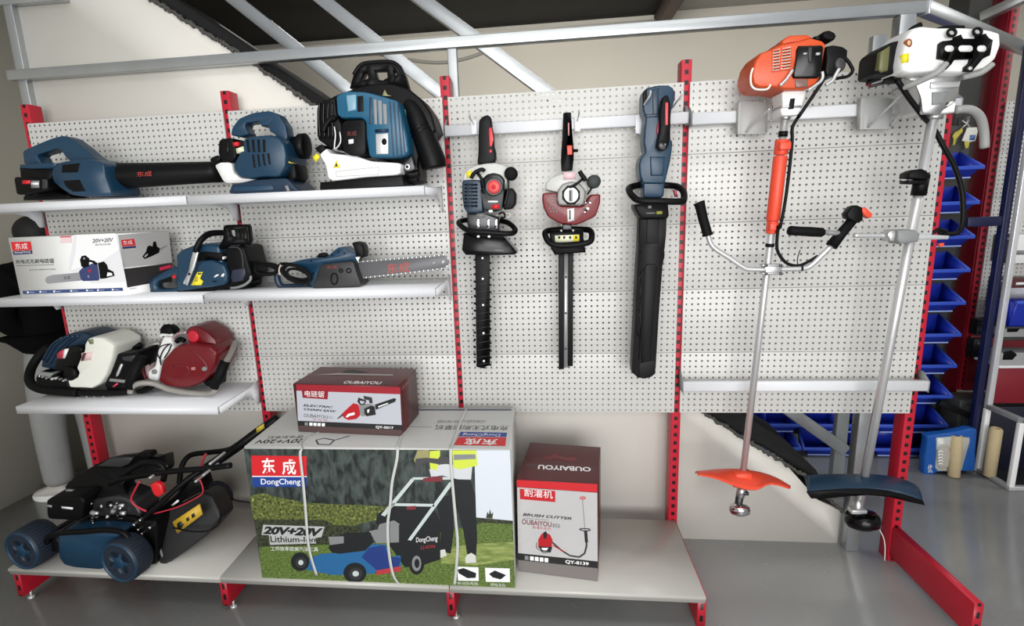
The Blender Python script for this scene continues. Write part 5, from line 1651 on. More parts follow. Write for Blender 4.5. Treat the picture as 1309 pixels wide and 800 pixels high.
px_text(mb, 'OUBAIYOU', T2, k((442, 156), (160, 142), (158, 166), (444, 180)), WHITE, 0.0006, bold=0.03)
px_text(mb, '欧百友', T2, k((152, 138), (92, 136), (90, 150), (150, 152)), MATS['grey_ink'], 0.0006)
px_face(mb, T2, k((185, 105), (225, 95), (260, 75), (270, 95), (320, 105), (350, 95), (375, 120), (330, 128), (250, 108), (215, 118)), mat('dull_maroon_print', (110, 44, 48), 0.45), 0.0006)
mb.build('printed_top', t)
# ------------------------------------------------------------------ middle shelf saws
g1 = crop(180, 280, 8)
Z2 = 1.2965
t = thing('chainsaw', 'blue petrol chainsaw without guide bar, yellow sticker, beside the white carton', 'chainsaw', (0.86, -0.19, Z2), 'saws on the middle shelf')
ZMIN[t.name] = Z2 - 0.001
mb = MB().py(g1((350, 372), (400, 318), (550, 260), (700, 250), (800, 275), (835, 420), (882, 540), (885, 640), (845, 682), (700, 702), (560, 722), (362, 748), (358, 480)), -0.23, -0.09, BLUE, 0.016, 4)
bd = mb.build('engine_cover', t)
MB().py(g1((575, 345), (640, 330), (830, 345), (850, 430), (780, 425), (700, 412), (640, 425), (575, 440)), -0.233, -0.2, BLACK, 0.004).build('top_recess', bd)
cc = MB().py(g1((535, 640), (560, 560), (585, 462), (650, 425), (720, 418), (850, 470), (885, 560), (880, 640), (842, 680), (700, 700), (570, 704)), -0.25, -0.16, BLUE, 0.012, 4).build('clutch_cover', t)
MB().py(g1((770, 570), (795, 562), (790, 578), (752, 600), (748, 584)), -0.2515, -0.24, WHITE).py(g1((822, 570), (850, 552), (852, 572), (840, 592), (820, 590)), -0.2515, -0.24, WHITE).py(g1((735, 632), (775, 630), (775, 642), (735, 645)), -0.2515, -0.24, BLACK).build('printed_mark', cc)
mb = MB()
plate_y(mb, g1((88, 640), (110, 610), (200, 560), (350, 490), (420, 510), (435, 600), (432, 742), (132, 752), (98, 715)), [g1((160, 640), (250, 605), (350, 565), (362, 625), (356, 705), (165, 718))], -0.21, -0.165, BLUE, 3)
rh = mb.build('rear_handle', t)
MB().py(g1((300, 580), (352, 560), (352, 605), (330, 610)), -0.195, -0.18, REDP, 0.002).build('trigger', rh, 'red throttle trigger')
MB().py(g1((538, 318), (585, 342), (548, 490), (522, 552), (472, 682), (452, 660), (440, 668), (430, 650), (492, 528), (508, 430)), -0.257, -0.25, ALU, 0.001).py(g1(*circ(494, 562, 13, 13, 10)), -0.258, -0.255, BLACK).build('handle_bracket', t)
MB().py(g1((575, 545), (632, 540), (604, 608), (636, 635), (618, 676), (512, 678)), -0.2525, -0.25, YELLOW).py(g1((585, 553), (620, 551), (615, 566), (582, 568)), -0.2528, -0.25, INK).py(g1((556, 590), (590, 588), (580, 640), (545, 642)), -0.2528, -0.25, mat('ochre_print', (190, 160, 40), 0.5)).build('warning_sticker', cc)
MB().ty(g1((562, 335, -.25), (580, 280, -.25), (620, 210, -.24), (690, 155, -.21), (760, 142, -.18), (850, 140, -.15)), 0, [0.0125] * 6, BLACK).build('front_handle', t)
mb = MB()
plate_y(mb, g1((845, 82), (870, 60), (1080, 54), (1100, 78), (1116, 220), (1096, 265), (900, 265), (830, 312), (790, 295), (842, 200)), [g1((890, 118), (960, 110), (972, 200), (905, 172)), g1((1035, 105), (1065, 100), (1080, 195), (1035, 210)), g1((990, 108), (1018, 106), (1022, 205), (1000, 210))], -0.225, -0.20, BLACK)
mb.build('chain_brake_guard', t)
se = MB().py(g1((855, 300), (1000, 268), (1060, 290), (1108, 480), (1132, 560), (1080, 640), (900, 702), (878, 560), (868, 400)), -0.235, -0.09, BLACK, 0.014, 4).build('starter_cover', t)
MB().py(g1((930, 520), (1060, 500), (1070, 560), (1040, 630), (940, 650), (915, 600)), -0.239, -0.22, mat('navy_panel', (36, 40, 58), 0.4), 0.004).py(g1((835, 385), (852, 385), (845, 412), (832, 412)), -0.24, -0.22, WHITE, 0.001).build('side_panel', se)
MB().ty(g1((905, 292), (990, 290), (1030, 340), (1045, 440), (1045, 500)), -0.236, 0.003, DGREY).ty(g1((1110, 560), (1125, 610), (1080, 660), (1000, 695), (920, 705)), -0.225, 0.0055, GREY).build('cover_trim', se)
mb = MB().py(g1((370, 735), (880, 660), (1080, 640), (1080, 705), (900, 735), (370, 755)), -0.22, -0.10, BLACK, 0.004)
mb.build('base', t)

g2 = crop(315, 300, 8.727)
g3 = crop(180, 270, 3.193)
Z3 = 1.301
t = thing('chainsaw', 'corded blue electric chainsaw with long dark guide bar and coiled cable', 'chainsaw', (1.45, -0.2, Z3), 'saws on the middle shelf')
ZMIN[t.name] = Z3 - 0.001
bd = MB().py(g2((400, 345), (470, 320), (560, 290), (730, 262), (880, 260), (960, 190), (1020, 142), (1090, 136), (1140, 180), (1225, 212), (1225, 300), (1000, 330), (850, 345), (800, 420), (765, 590), (690, 592), (702, 480), (690, 420), (600, 370)), -0.235, -0.16, BLUE, 0.012, 4).build('motor_body', t)
mb = MB()
for u, v in ((958, 230), (1027, 188), (1092, 208), (722, 292), (748, 432), (712, 565)):
    mb.py(g2(*circ(u, v, 11, 11, 10)), -0.2365, -0.23, BLACK, 0.001)
mb.build('screw_hole', bd)
MB().ty(g2((345, 450), (348, 500), (375, 560), (420, 582), (560, 575), (700, 566)), -0.19, [0.0135] * 6, BLUE2).build('rear_handle', t)
cv = MB().py(g2((742, 572), (790, 440), (832, 332), (1000, 310), (1190, 292), (1225, 400), (1255, 490), (1282, 555), (1245, 588), (740, 604)), -0.25, -0.15, mat('charcoal_plastic', (34, 32, 33), 0.5), 0.008, 3).build('sprocket_cover', t)
mb = MB()
mb.ty(g2(*circ(980, 492, 36, 62, 14)), -0.251, 0.003, BLACK, closed=True, smooth=2)
mb.ty(g2(*circ(1055, 400, 18, 18, 10)), -0.251, 0.0025, BLACK, closed=True, smooth=2)
mb.ty(g2(*circ(1142, 400, 24, 24, 10)), -0.251, 0.0025, BLACK, closed=True, smooth=2)
mb.build('cover_screw', cv)
px_text(MB(), '东成', yplane(-0.2505), g2((896, 388), (1012, 378), (1012, 336), (900, 344)), mat('faded_red_print', (128, 52, 48), 0.5)).build('printed_logo', cv)
MB().py(g2((785, 252), (796, 215), (820, 204), (860, 206), (880, 225), (880, 250)), -0.19, -0.15, BLACK, 0.005).build('oil_cap', t)
MB().py(g2((1175, 95), (1200, 82), (1275, 95), (1298, 140), (1309, 200), (1300, 255), (1250, 260), (1215, 200)), -0.235, -0.17, BLACK, 0.004).build('front_guard', t)
MB().py(g2((1215, 250), (1262, 248), (1240, 300)), -0.252, -0.24, WHITE, 0.001).build('white_arrow', t)
BAR = mat('guide_bar_grey', (92, 92, 94), 0.45, 0.2)
br = MB().py(g3((872, 205), (1180, 184), (1235, 178), (1254, 192), (1258, 210), (1250, 224), (1228, 234), (1100, 250), (872, 274)), -0.21, -0.203, BAR, 0.0015).build('guide_bar', t)
mb = MB()
edge = [g3(q)[0] for q in ((880, 207), (1000, 197), (1180, 184), (1235, 178), (1254, 192), (1258, 210), (1250, 224), (1228, 234), (1100, 250), (885, 274))]
L = [at_y(u, v, -0.2065) for u, v in edge]
fine = []
for a_, b_2 in zip(L, L[1:]):
    n2 = max(1, int((b_2 - a_).length / 0.009))
    fine += [a_ + (b_2 - a_) * i / n2 for i in range(n2)]
for i, p_ in enumerate(fine):
    mb.box(p_, (0.0065, 0.008, 0.0065), ALU if i % 2 else GREY, None, 0.001)
mb.build('saw_chain', t)
px_text(MB(), '东成', yplane(-0.2105), g3((1005, 256), (1100, 248), (1096, 205), (1005, 214)), mat('bar_red_print', (176, 66, 56), 0.5)).build('printed_logo', br)
MB().py(g3(*circ(1233, 207, 8, 8, 12)), -0.212, -0.208, ALU).py(g3(*circ(1196, 211, 4, 4, 10)), -0.212, -0.208, ALU).build('rivet', br)
mb = MB()
for cx, cy, rx, ry, dy in ((215, 385, 140, 62, -.20), (210, 395, 118, 50, -.212), (225, 375, 150, 55, -.19), (560, 430, 140, 82, -.252), (555, 440, 160, 88, -.262), (580, 455, 125, 65, -.258), (530, 410, 170, 70, -.245)):
    tilt = 0.05 if cx < 300 else 0.32
    pts_ = [(cx + rx * math.cos(a_) - ry * math.sin(a_) * 0.1, cy + rx * math.cos(a_) * tilt + ry * math.sin(a_)) for a_ in [2 * PI * i / 12 for i in range(12)]]
    mb.ty(g2(*pts_), dy, 0.0058, RUBBER, 8, closed=True, smooth=3)
mb.ty(g2((30, 340, -.2), (90, 300, -.2), (200, 325, -.21), (370, 390, -.24), (450, 420, -.25)), 0, 0.0058, RUBBER)
mb.build('power_cable', t)
MB().ty(g2((382, 335), (366, 380), (366, 420), (380, 452)), -0.275, 0.0026, mat('beige_tie', (200, 190, 180), 0.6)).build('cable_tie', t)

# ------------------------------------------------------------------ low shelf: two earth augers
h1, h2 = crop(30, 410, 8), crop(160, 405, 7.62)
Z4 = 0.8205
t = thing('earth_auger', 'blue and white petrol earth auger engine in a black frame', 'earth auger', (0.2, -0.14, Z4), 'engine augers on the low shelf')
ZMIN[t.name] = Z4
MB().ty(h1((560, 735, -.20), (350, 720, -.19), (150, 690, -.17), (65, 620, -.14), (75, 500, -.09), (150, 370, -.05), (260, 265, -.03)), 0, [0.0195] * 7, RUBBER, 12).build('guard_frame', t)
MB().ty(h1((550, 735, -.20), (800, 740, -.2), (1000, 730, -.19), (1060, 720, -.185)), 0, [0.0145] * 4, BLACK, 12).build('frame_tube', t)
bc = MB().py(h1((175, 475), (190, 390), (250, 280), (330, 190), (480, 124), (600, 114), (730, 158), (660, 210), (620, 260), (560, 340), (500, 440), (330, 505)), -0.17, -0.04, BLUE2, 0.02, 4).build('engine_cover', t)
mb = MB()
for (a_, b_2, c_) in (((230, 420), (330, 250), (470, 150)), ((270, 440), (360, 290), (520, 150)), ((200, 400), (290, 250), (400, 170)), ((330, 420), (420, 270), (570, 150))):
    mb.ty(h1(a_, b_2, c_), -0.171, 0.005, BLUE2)
mb.build('cover_rib', bc)
st_ = MB().py(h1((305, 500), (330, 400), (400, 275), (560, 258), (605, 300), (565, 400), (540, 470), (500, 480), (400, 520)), -0.205, -0.06, BLACKG, 0.012, 3).build('starter_housing', t)
MB().py(h1((340, 340), (380, 305), (420, 290), (425, 330), (400, 385), (345, 385)), -0.207, -0.2, mat('rose_print', (190, 60, 80), 0.5)).py(h1((418, 290), (460, 285), (420, 385), (400, 380)), -0.2075, -0.2, WHITE).build('printed_badge', st_)
tk = MB().py(h1((620, 240), (650, 182), (720, 164), (800, 170), (910, 235), (926, 272), (912, 380), (845, 560), (780, 650), (700, 696), (600, 690), (470, 688), (442, 602), (540, 582), (562, 530), (535, 480), (580, 370), (618, 300)), -0.215, -0.05, WTANK, 0.024, 5).build('fuel_tank', t)
MB().py(h1((592, 330), (705, 316), (690, 400), (600, 412)), -0.2165, -0.21, mat('pale_rose', (222, 190, 188), 0.5)).py(h1((608, 335), (645, 328), (612, 408), (585, 412)), -0.217, -0.21, mat('dark_maroon', (80, 30, 36), 0.5)).build('tank_recess', tk)
MB().py(h1((655, 195), (712, 185), (716, 235), (680, 240)), -0.2165, -0.21, mat('green_print', (120, 130, 90), 0.5)).build('sticker', tk)
cp = pt(h1, 500, 535, -0.2)
MB().lathe([(0.025, -0.03), (0.032, -0.026), (0.032, 0.012), (0.028, 0.016), (0, 0.016)], cp, (0, -1, 0.1), BLACK, 18).build('fuel_cap', t)
MB().py(h1((118, 570), (200, 505), (310, 550), (450, 600), (480, 705), (300, 712), (120, 660)), -0.19, -0.06, BLACK, 0.01, 3).py(h1((165, 520), (300, 545), (270, 575), (150, 560)), -0.195, -0.15, GREY, 0.003).build('crankcase', t)
mb = MB()
rnd = random.Random(9)
for i in range(9):
    u, v = 150 + i * 34 + rnd.random() * 14, 560 + i * 5 + rnd.random() * 24
    mb.py(h1(*circ(u, v, 8 + rnd.random() * 10, 8 + rnd.random() * 6, 8)), -0.2, -0.17, rnd.choice([CHROME, ALU, GREY]), 0.002)
mb.build('carburettor_screw', t)
gc = MB().py(h1((920, 340), (1050, 335), (1180, 310), (1120, 560), (1060, 690), (850, 725), (825, 650), (880, 520)), -0.19, -0.06, DGREY if False else BLACK, 0.012, 3).build('gear_case', t)
MB().py(h1((990, 440), (1010, 450), (965, 560), (940, 575), (950, 530)), -0.196, -0.17, ALU, 0.003).py(h1((1000, 370), (1140, 355), (1100, 420), (1020, 410)), -0.194, -0.17, DGREY, 0.004).py(h1((880, 590), (1060, 610), (1050, 640), (870, 620)), -0.193, -0.17, GREY, 0.003).build('gear_flange', gc)
MB().ty(h1((920, 672), (965, 640)), -0.2, 0.004, mat('pink_red_tab', (206, 60, 90), 0.4), smooth=0).build('red_tab', gc)
MB().ty(h1((960, 310), (1060, 330), (1140, 280), (1200, 240)), -0.10, [0.012] * 4, BLACK).build('rear_frame_tube', t)
mb = MB()
for u in (556, 650, 726, 820):
    p_ = pt(h1, u, 775, -0.2)
    mb.cyl((p_.x, p_.y, Z4), (p_.x, p_.y, Z4 + 0.02), 0.0045, ALU, 10)
mb.build('stud', t)

t = thing('earth_auger', 'maroon petrol earth auger with grey tube frame and black grips', 'earth auger', (0.62, -0.12, Z4), 'engine augers on the low shelf')
ZMIN[t.name] = Z4
MB().ty(h2((50, 740, -.235), (60, 690, -.235), (110, 655, -.23), (200, 640, -.22), (300, 655, -.21), (430, 705, -.205), (600, 735, -.2), (780, 745, -.195), (870, 722, -.215), (905, 650, -.22), (960, 480, -.205), (1020, 370, -.15), (1060, 280, -.10), (1075, 240, -.08)),
        0, [0.0125] * 14, mat('grey_tube', (150, 146, 140), 0.4, 0.3), 12).build('frame_tube', t)
MB().ty(h2((165, 380, -.12), (200, 320, -.10), (260, 270, -.07), (345, 258, -.05)), 0, [0.0125] * 4, MATS['grey_tube'], 12).build('frame_tube', t)
MB().tube([pt(h2, 165, 385, -.20), pt(h2, 90, 550, -.22), pt(h2, 25, 700, -.245)], [0.021, 0.021, 0.021], RUBBER, 14).build('grip', t)
MB().tube([pt(h2, 975, 435, -.20), pt(h2, 925, 560, -.215), pt(h2, 865, 690, -.225)], [0.021, 0.021, 0.0205], RUBBER, 14).build('grip', t)
DM = mat('deep_maroon', (104, 16, 24), 0.3, noise=0.08)
bd = MB().py(h2((470, 295), (600, 258), (820, 280), (900, 350), (885, 470), (830, 565), (740, 650), (640, 692), (540, 704), (400, 682), (310, 632), (340, 480), (360, 420)), -0.20, -0.04, DM, 0.03, 5).build('engine_shroud', t)
MB().ty(h2((470, 480), (580, 470), (620, 520), (560, 600), (480, 590)), -0.199, 0.004, DM).ty(h2((640, 330), (720, 380), (800, 480), (790, 540)), -0.195, 0.006, DM).build('shroud_rib', bd)
MB().py(h2(*circ(768, 508, 26, 22, 14)), -0.204, -0.19, GREY, 0.003).py(h2(*rrect(640, 490, 680, 520, 8)), -0.204, -0.19, mat('pale_maroon', (170, 110, 110), 0.4), 0.002).build('bolt', bd)
tc = MB().py(h2((594, 122), (630, 95), (700, 94), (800, 148), (880, 222), (905, 330), (880, 370), (800, 300), (700, 270), (612, 262), (608, 180)), -0.16, -0.03, DM, 0.016, 4).build('filter_cover', t)
c0 = pt(h2, 668, 188, -0.16)
MB().lathe([(0.027, -0.01), (0.027, 0.006), (0.023, 0.008), (0, 0.008)], c0, (-0.1, -1, 0.1), mat('bright_red_disc', (196, 30, 52), 0.4), 20).build('filter_knob', tc)
MB().py(h2((350, 235), (372, 190), (440, 200), (462, 270), (472, 310), (402, 400), (352, 430), (330, 560), (312, 630), (222, 612), (216, 530), (288, 480), (310, 340)), -0.17, -0.06, WPLAST, 0.012, 3).py(h2(*circ(282, 535, 28, 26, 14)), -0.173, -0.16, GREY, 0.002).build('fan_case', t)
c0 = pt(h2, 428, 140, -0.12)
MB().lathe([(0.026, -0.03), (0.032, -0.026), (0.032, 0.016), (0.026, 0.022), (0, 0.022)], c0, (-0.05, -1, 0.25), RUBBER, 18).build('fuel_cap', t)
MB().ty(h2((460, 210), (520, 165), (600, 150)), -0.15, 0.008, mat('pinkish_chrome', (196, 170, 170), 0.25, 0.6)).ty(h2((355, 190), (365, 175), (470, 180)), -0.14, 0.008, WPLAST).ty(h2((500, 240), (540, 215), (580, 235)), -0.15, 0.011, BLACK).build('fuel_pipe', t)
mb = MB()
for a_ in (((440, 260), (380, 310), (340, 400), (350, 470)), ((420, 265), (340, 290), (310, 350), (340, 410)), ((450, 270), (420, 340), (380, 400)), ((300, 350), (270, 420), (240, 470))):
    mb.ty(h2(*a_), -0.176, 0.0025, BLACK)
mb.build('ignition_lead', t)
MB().ty(h2((160, 470), (175, 540), (205, 605)), -0.15, 0.007, DM).py(h2((185, 480), (215, 470), (225, 600), (205, 600)), -0.14, -0.08, mat('pale_pink_plastic', (206, 180, 180), 0.4), 0.004).build('side_cover', t)
MB().py(h2((750, 640), (860, 580), (880, 600), (870, 690), (790, 680)), -0.17, -0.08, BLACK, 0.008).py(h2((100, 720), (250, 680), (250, 700), (160, 750), (105, 750)), -0.17, -0.1, BLACK, 0.006).build('gear_case', t)

# ------------------------------------------------------------------ petrol lawn mower on the deck
j1, j2 = crop(0, 570, 4.21), crop(140, 530, 3.809)
t = thing('lawn_mower', 'petrol lawn mower with blue wheels, black engine and black grass bag', 'lawn mower', (0.5, -0.3, ZD), 'mowers')
ZMIN[t.name] = ZD + 0.001
del t['group']


def wheel(c, r, wd, ax, name='wheel'):
    ax = Vector(ax).normalized()
    wmb = MB().lathe([(r * 0.92, 0.002), (r * 0.98, 0.002), (r, 0.010), (r, wd - 0.012), (r * 0.93, wd), (0, wd)], c, -ax, mat('tyre_blue_black', (26, 36, 50), 0.55) if 'tyre_blue_black' not in MATS else MATS['tyre_blue_black'], 36)
    for i in range(36):
        a_ = 2 * PI * i / 36
        u_ = ax.orthogonal().normalized()
        v_ = ax.cross(u_)
        d_ = u_ * math.cos(a_) + v_ * math.sin(a_)
        tn = ax.cross(d_)
        R_ = Matrix((d_, tn, ax)).transposed()
        wmb.box(Vector(c) + d_ * r * 1.0 - ax * wd * 0.5, (0.004, 0.007, wd * 0.7), MATS['tyre_blue_black'], R_, 0.001)
    wo = wmb.build(name, t)
    hm = MB().lathe([(0, 0.002), (r * 0.2, 0.004), (r * 0.24, 0.0), (r * 0.86, -0.006), (r * 0.90, 0.004), (r * 0.95, 0.004), (r * 0.95, -0.02), (0, -0.02)], c, ax, BLUE, 36)
    u_ = Vector((0, 0, 1)) - ax * ax.z
    u_.normalize()
    v_ = ax.cross(u_)
    for i in range(5):
        a0 = 2 * PI * i / 5 + 0.3
        q = []
        for rr, da in ((0.30, -0.30), (0.30, 0.30), (0.55, 0.46), (0.80, 0.46), (0.84, 0.0), (0.80, -0.46), (0.55, -0.46)):
            q.append(Vector(c) + (u_ * math.cos(a0 + da) + v_ * math.sin(a0 + da)) * r * rr + ax * (0.0016 - 0.006 * max(0, (rr - 0.24) / 0.62)))
        hm.prism(q, -ax * 0.008, mat('wheel_recess', (14, 28, 44), 0.5) if 'wheel_recess' not in MATS else MATS['wheel_recess'], 0.0)
    hm.build('hub', wo)
    return wo


axw = (-0.12, -1, 0.0)
def wheel_at(u, v, y, wd, zb):
    c = at_y(u, v, y)
    r = c.z - zb
    return wheel((c.x, c.y, c.z), r, wd, axw)


cA, cB = at_y(27.3, 704.5, -0.475), at_y(152, 719.6, -0.525)
wheel(cA, cA.z - ZD - 0.003, 0.11, axw)
wheel(cB, cB.z - ZD - 0.003, 0.085, axw)
DECKB = BLUE
dk = MB().py(j1((310, 480), (316, 600), (345, 640), (400, 655), (560, 668), (580, 560), (640, 500), (650, 470), (500, 458), (330, 468)), -0.475, -0.36, DECKB, 0.025, 4)
dko = dk.build('cutting_deck', t)
MB().ty(j1((250, 520, -.44), (262, 490, -.45), (330, 468, -.47), (440, 462, -.48), (560, 452, -.48), (650, 462, -.48), (690, 490, -.48), (700, 520, -.48)), 0, [0.011] * 8, BLACK).build('deck_rim', dko)
MB().py(j1((255, 500), (300, 490), (318, 520), (318, 580), (270, 570)), -0.43, -0.2, BLACK, 0.008).build('front_axle', t)
ax2 = [Vector((cA.x, cA.y + 0.06, cA.z)), Vector((cA.x + 0.03, -0.08, cA.z))]
MB().cyl(ax2[0], ax2[1], 0.012, STEELD, 12).build('axle', t)
# rear side bracket with springs and bolts
MB().py(j1((660, 470), (700, 420), (780, 400), (842, 410), (842, 640), (790, 640), (760, 560), (700, 500)), -0.42, -0.25, BLACK, 0.012, 3).build('rear_bracket', t)
mb = MB()
for (u, v, r_) in ((714, 430, 10), (748, 404, 8), (757, 478, 8), (800, 445, 9), (738, 455, 7)):
    mb.py(j1(*circ(u, v, r_, r_, 10)), -0.435, -0.41, CHROME, 0.003)
mb.build('bolt', t)
MB().py(j1((330, 470), (440, 395), (700, 380), (780, 420), (700, 470), (560, 452)), -0.40, -0.28, BLACK, 0.012, 3).build('deck_top', t)
# engine
mb = MB().py(j1((248, 295), (262, 285), (430, 275), (456, 300), (442, 405), (262, 396), (250, 370)), -0.43, -0.33, BLACK, 0.012, 3)
fbx = mb.build('muffler_box', t)
MB().py(j1((330, 326), (392, 332), (390, 342), (332, 336)), -0.4315, -0.42, WHITE).py(j1((250, 316), (278, 320), (278, 332), (250, 328)), -0.4315, -0.42, GREY).build('printed_text', fbx)
MB().py(j1((440, 300), (640, 270), (720, 300), (760, 370), (720, 430), (560, 440), (450, 420)), -0.38, -0.26, STEELD, 0.012, 3).build('engine_block', t)
mb = MB()
rnd = random.Random(21)
for i in range(26):
    u, v = 468 + rnd.random() * 190, 300 + rnd.random() * 115
    L_ = rnd.random() * 34
    an = rnd.random() * 3
    mb.ty(j1((u, v), (u + L_ * math.cos(an), v + L_ * math.sin(an) * .6)), -0.385 - rnd.random() * 0.03, 0.004 + rnd.random() * 0.006, rnd.choice([CHROME, ALU, BLACK, GREY, STEELD]), 8, smooth=0)
mb.build('carburettor', t)
ec = MB().pl(j1((352, 265), (345, 215), (400, 165), (500, 105), (590, 60), (720, 45), (842, 60)) + j2((265, 190), (272, 262), (240, 300), (60, 330)) + j1((700, 270), (600, 282), (480, 278)), -0.37, 0.16, 0.10, BLACK, 0.025, 5).build('engine_cover', t)
MB().py(j1((520, 110), (590, 68), (710, 66), (690, 100), (650, 115)), -0.262, -0.24, DGREY, 0.004).build('cover_recess', ec)
MB().py(j1((352, 236), (390, 240), (386, 254), (354, 250)), -0.372, -0.36, GREY).build('printed_text', ec)
MB().py(j2((130, 200), (140, 188), (195, 185), (206, 205), (190, 212), (170, 225), (150, 212)), -0.24, -0.20, BLACK, 0.008, 3).build('fuel_cap', t)
MB().ty(j2((60, 300), (150, 240), (230, 235), (268, 265), (262, 320)), -0.36, 0.012, BLACK).build('engine_guard', t)
# grass bag
gb = MB().pl(j2((188, 548), (240, 490), (360, 425), (455, 375), (500, 392), (540, 470), (546, 500), (470, 590), (380, 660), (300, 715), (272, 732), (240, 728), (215, 640)), -0.41, 0.10, 0.16, mat('black_bag_fabric', (24, 23, 23), 0.6), 0.02, 4)
gbo = gb.build('grass_bag', t)
MB().py(j2((307, 522), (435, 437), (451, 487), (330, 579)), -0.398, -0.39, mat('ochre_sticker', (196, 160, 44), 0.5)).build('warning_sticker', gbo)
MB().py(j2((328, 530), (345, 518), (362, 535), (345, 560), (330, 552)), -0.3988, -0.39, INK).py(j2((372, 505), (385, 497), (390, 512), (377, 522)), -0.3988, -0.39, INK).py(j2((398, 486), (412, 477), (418, 495), (402, 505)), -0.3988, -0.39, INK).build('printed_symbol', gbo)
MB().ty(j2((188, 548), (215, 570), (240, 640), (272, 722)), -0.394, 0.005, GREY).build('bag_seam', gbo)
MB().py(j2((220, 480), (330, 380), (360, 330), (440, 310), (460, 370), (360, 420), (240, 485)), -0.35, -0.28, BLACKG, 0.008, 3).build('discharge_flap', t)
MB().py(j2((300, 440), (330, 415), (338, 422), (308, 444)), -0.353, -0.345, WHITE).build('flap_label', t)
CRED = mat('cable_red', (176, 40, 58), 0.4)
MB().ty(j2((148, 322), (122, 370), (106, 412), (130, 445), (180, 470)), -0.40, 0.0045, CRED).ty(j2((215, 482), (330, 450), (430, 400), (455, 375), (450, 340), (435, 305)), -0.40, 0.003, CRED).build('piping', t)
cw = at_y(*j2((528, 392))[0], 0.01)
wheel((cw.x, -0.03, cw.z), max(0.06, cw.z - ZD - 0.003), 0.06, axw)
# handle tubes
MB().ty(j2((5, 335, -.36), (60, 312, -.37), (200, 288, -.37), (340, 272, -.36), (470, 262, -.35), (592, 246, -.34)), 0, [0.012] * 6, BLACK).build('handle_tube', t)
MB().ty(j2((168, 505, -.41), (260, 420, -.39), (380, 315, -.35), (480, 252, -.30), (560, 200, -.24)), 0, [0.012] * 5, BLACK).build('handle_tube', t)
mbar = MB().ty(j2((470, 262, -.30), (560, 200, -.24), (640, 145, -.17), (720, 85, -.12), (822, 15, -.075)), 0, [0.021] * 5, BLACK).build('handle_tube', t)
MB().ty(j2((340, 335, -.2), (350, 260, -.16), (372, 215, -.14), (410, 192, -.13), (500, 182, -.13), (570, 172, -.15), (640, 150, -.17)), 0, [0.012] * 7, BLACK).build('handle_tube', t)
q0_, q1_ = pt(j2, 715, 78, -0.152), pt(j2, 752, 55, -0.142)
nn = Vector((0, 0, 0.012))
MB().prism([q0_ - nn, q1_ - nn, q1_ + nn, q0_ + nn], (0, 0.004, 0), mat('dull_yellow_label', (190, 170, 60), 0.5)).build('label', mbar)
MB().py(j2((194, 342), (222, 330), (250, 345), (260, 385), (236, 404), (212, 390)), -0.405, -0.38, mat('knob_red', (206, 34, 40), 0.4), 0.006, 3).build('handle_lock', t, 'red handle lock')
MB().ty(j2((470, 190, -.2), (455, 220, -.21), (444, 252, -.22)), 0, [0.006] * 3, CRED).build('brake_lever', t)
mb = MB()
for (u, v) in ((195, 308), (418, 326), (456, 295), (488, 240)):
    mb.py(j2(*circ(u, v, 7, 6, 10)), -0.40, -0.30, ALU, 0.002)
mb.build('bolt', t)
MB().ty(j2((475, 355, -.22), (560, 390, -.16), (610, 415, -.12), (700, 430, -.08)), 0, 0.003, BLACK).ty(j2((545, 480, -.33), (530, 530, -.40), (480, 565, -.40), (400, 568, -.40), (310, 550, -.40)), 0, 0.003, BLACK).build('control_cable', t)

# ------------------------------------------------------------------ person standing behind the rack
JACK = mat('black_jacket_cloth', (7, 7, 8), 0.9, spec=0.1)
PANT = mat('grey_trouser_cloth', (142, 142, 140), 0.9, noise=0.10, nscale=14, bump=0.3)
SKIN = mat('skin', (196, 150, 124), 0.5)
HAIR = mat('black_hair', (12, 11, 11), 0.7, bump=0.4, nscale=90)
SHOE = mat('white_trainer', (190, 186, 180), 0.6)


def skin_mesh(name, pts, edges, root, m, parent, lvl=2):
    me = bpy.data.meshes.new(name)
    me.from_pydata([p[:3] for p in pts], edges, [])
    o = bpy.data.objects.new(name, me)
    COL.objects.link(o)
    md = o.modifiers.new('skin', 'SKIN')
    o.modifiers.new('sub', 'SUBSURF').levels = lvl
    for i, p in enumerate(pts):
        me.skin_vertices[0].data[i].radius = (p[3], p[4] if len(p) > 4 else p[3])
        me.skin_vertices[0].data[i].use_root = (i == root)
    dg = bpy.context.evaluated_depsgraph_get()
    dg.update()
    me2 = bpy.data.meshes.new_from_object(o.evaluated_get(dg))
    bpy.data.objects.remove(o)
    me2.materials.append(m)
    for f in me2.polygons:
        f.use_smooth = True
        f.material_index = 0
    o2 = bpy.data.objects.new(name, me2)
    COL.objects.link(o2)
    if parent:
        o2.parent = parent
        o2.location = -WP(parent)
    return o2
PX, PY = -0.52, 0.42
t = thing('person', 'person in black jacket and grey trousers standing behind the rack, left edge', 'person', (PX, PY, FZ))
LX, RX = -.10, .085
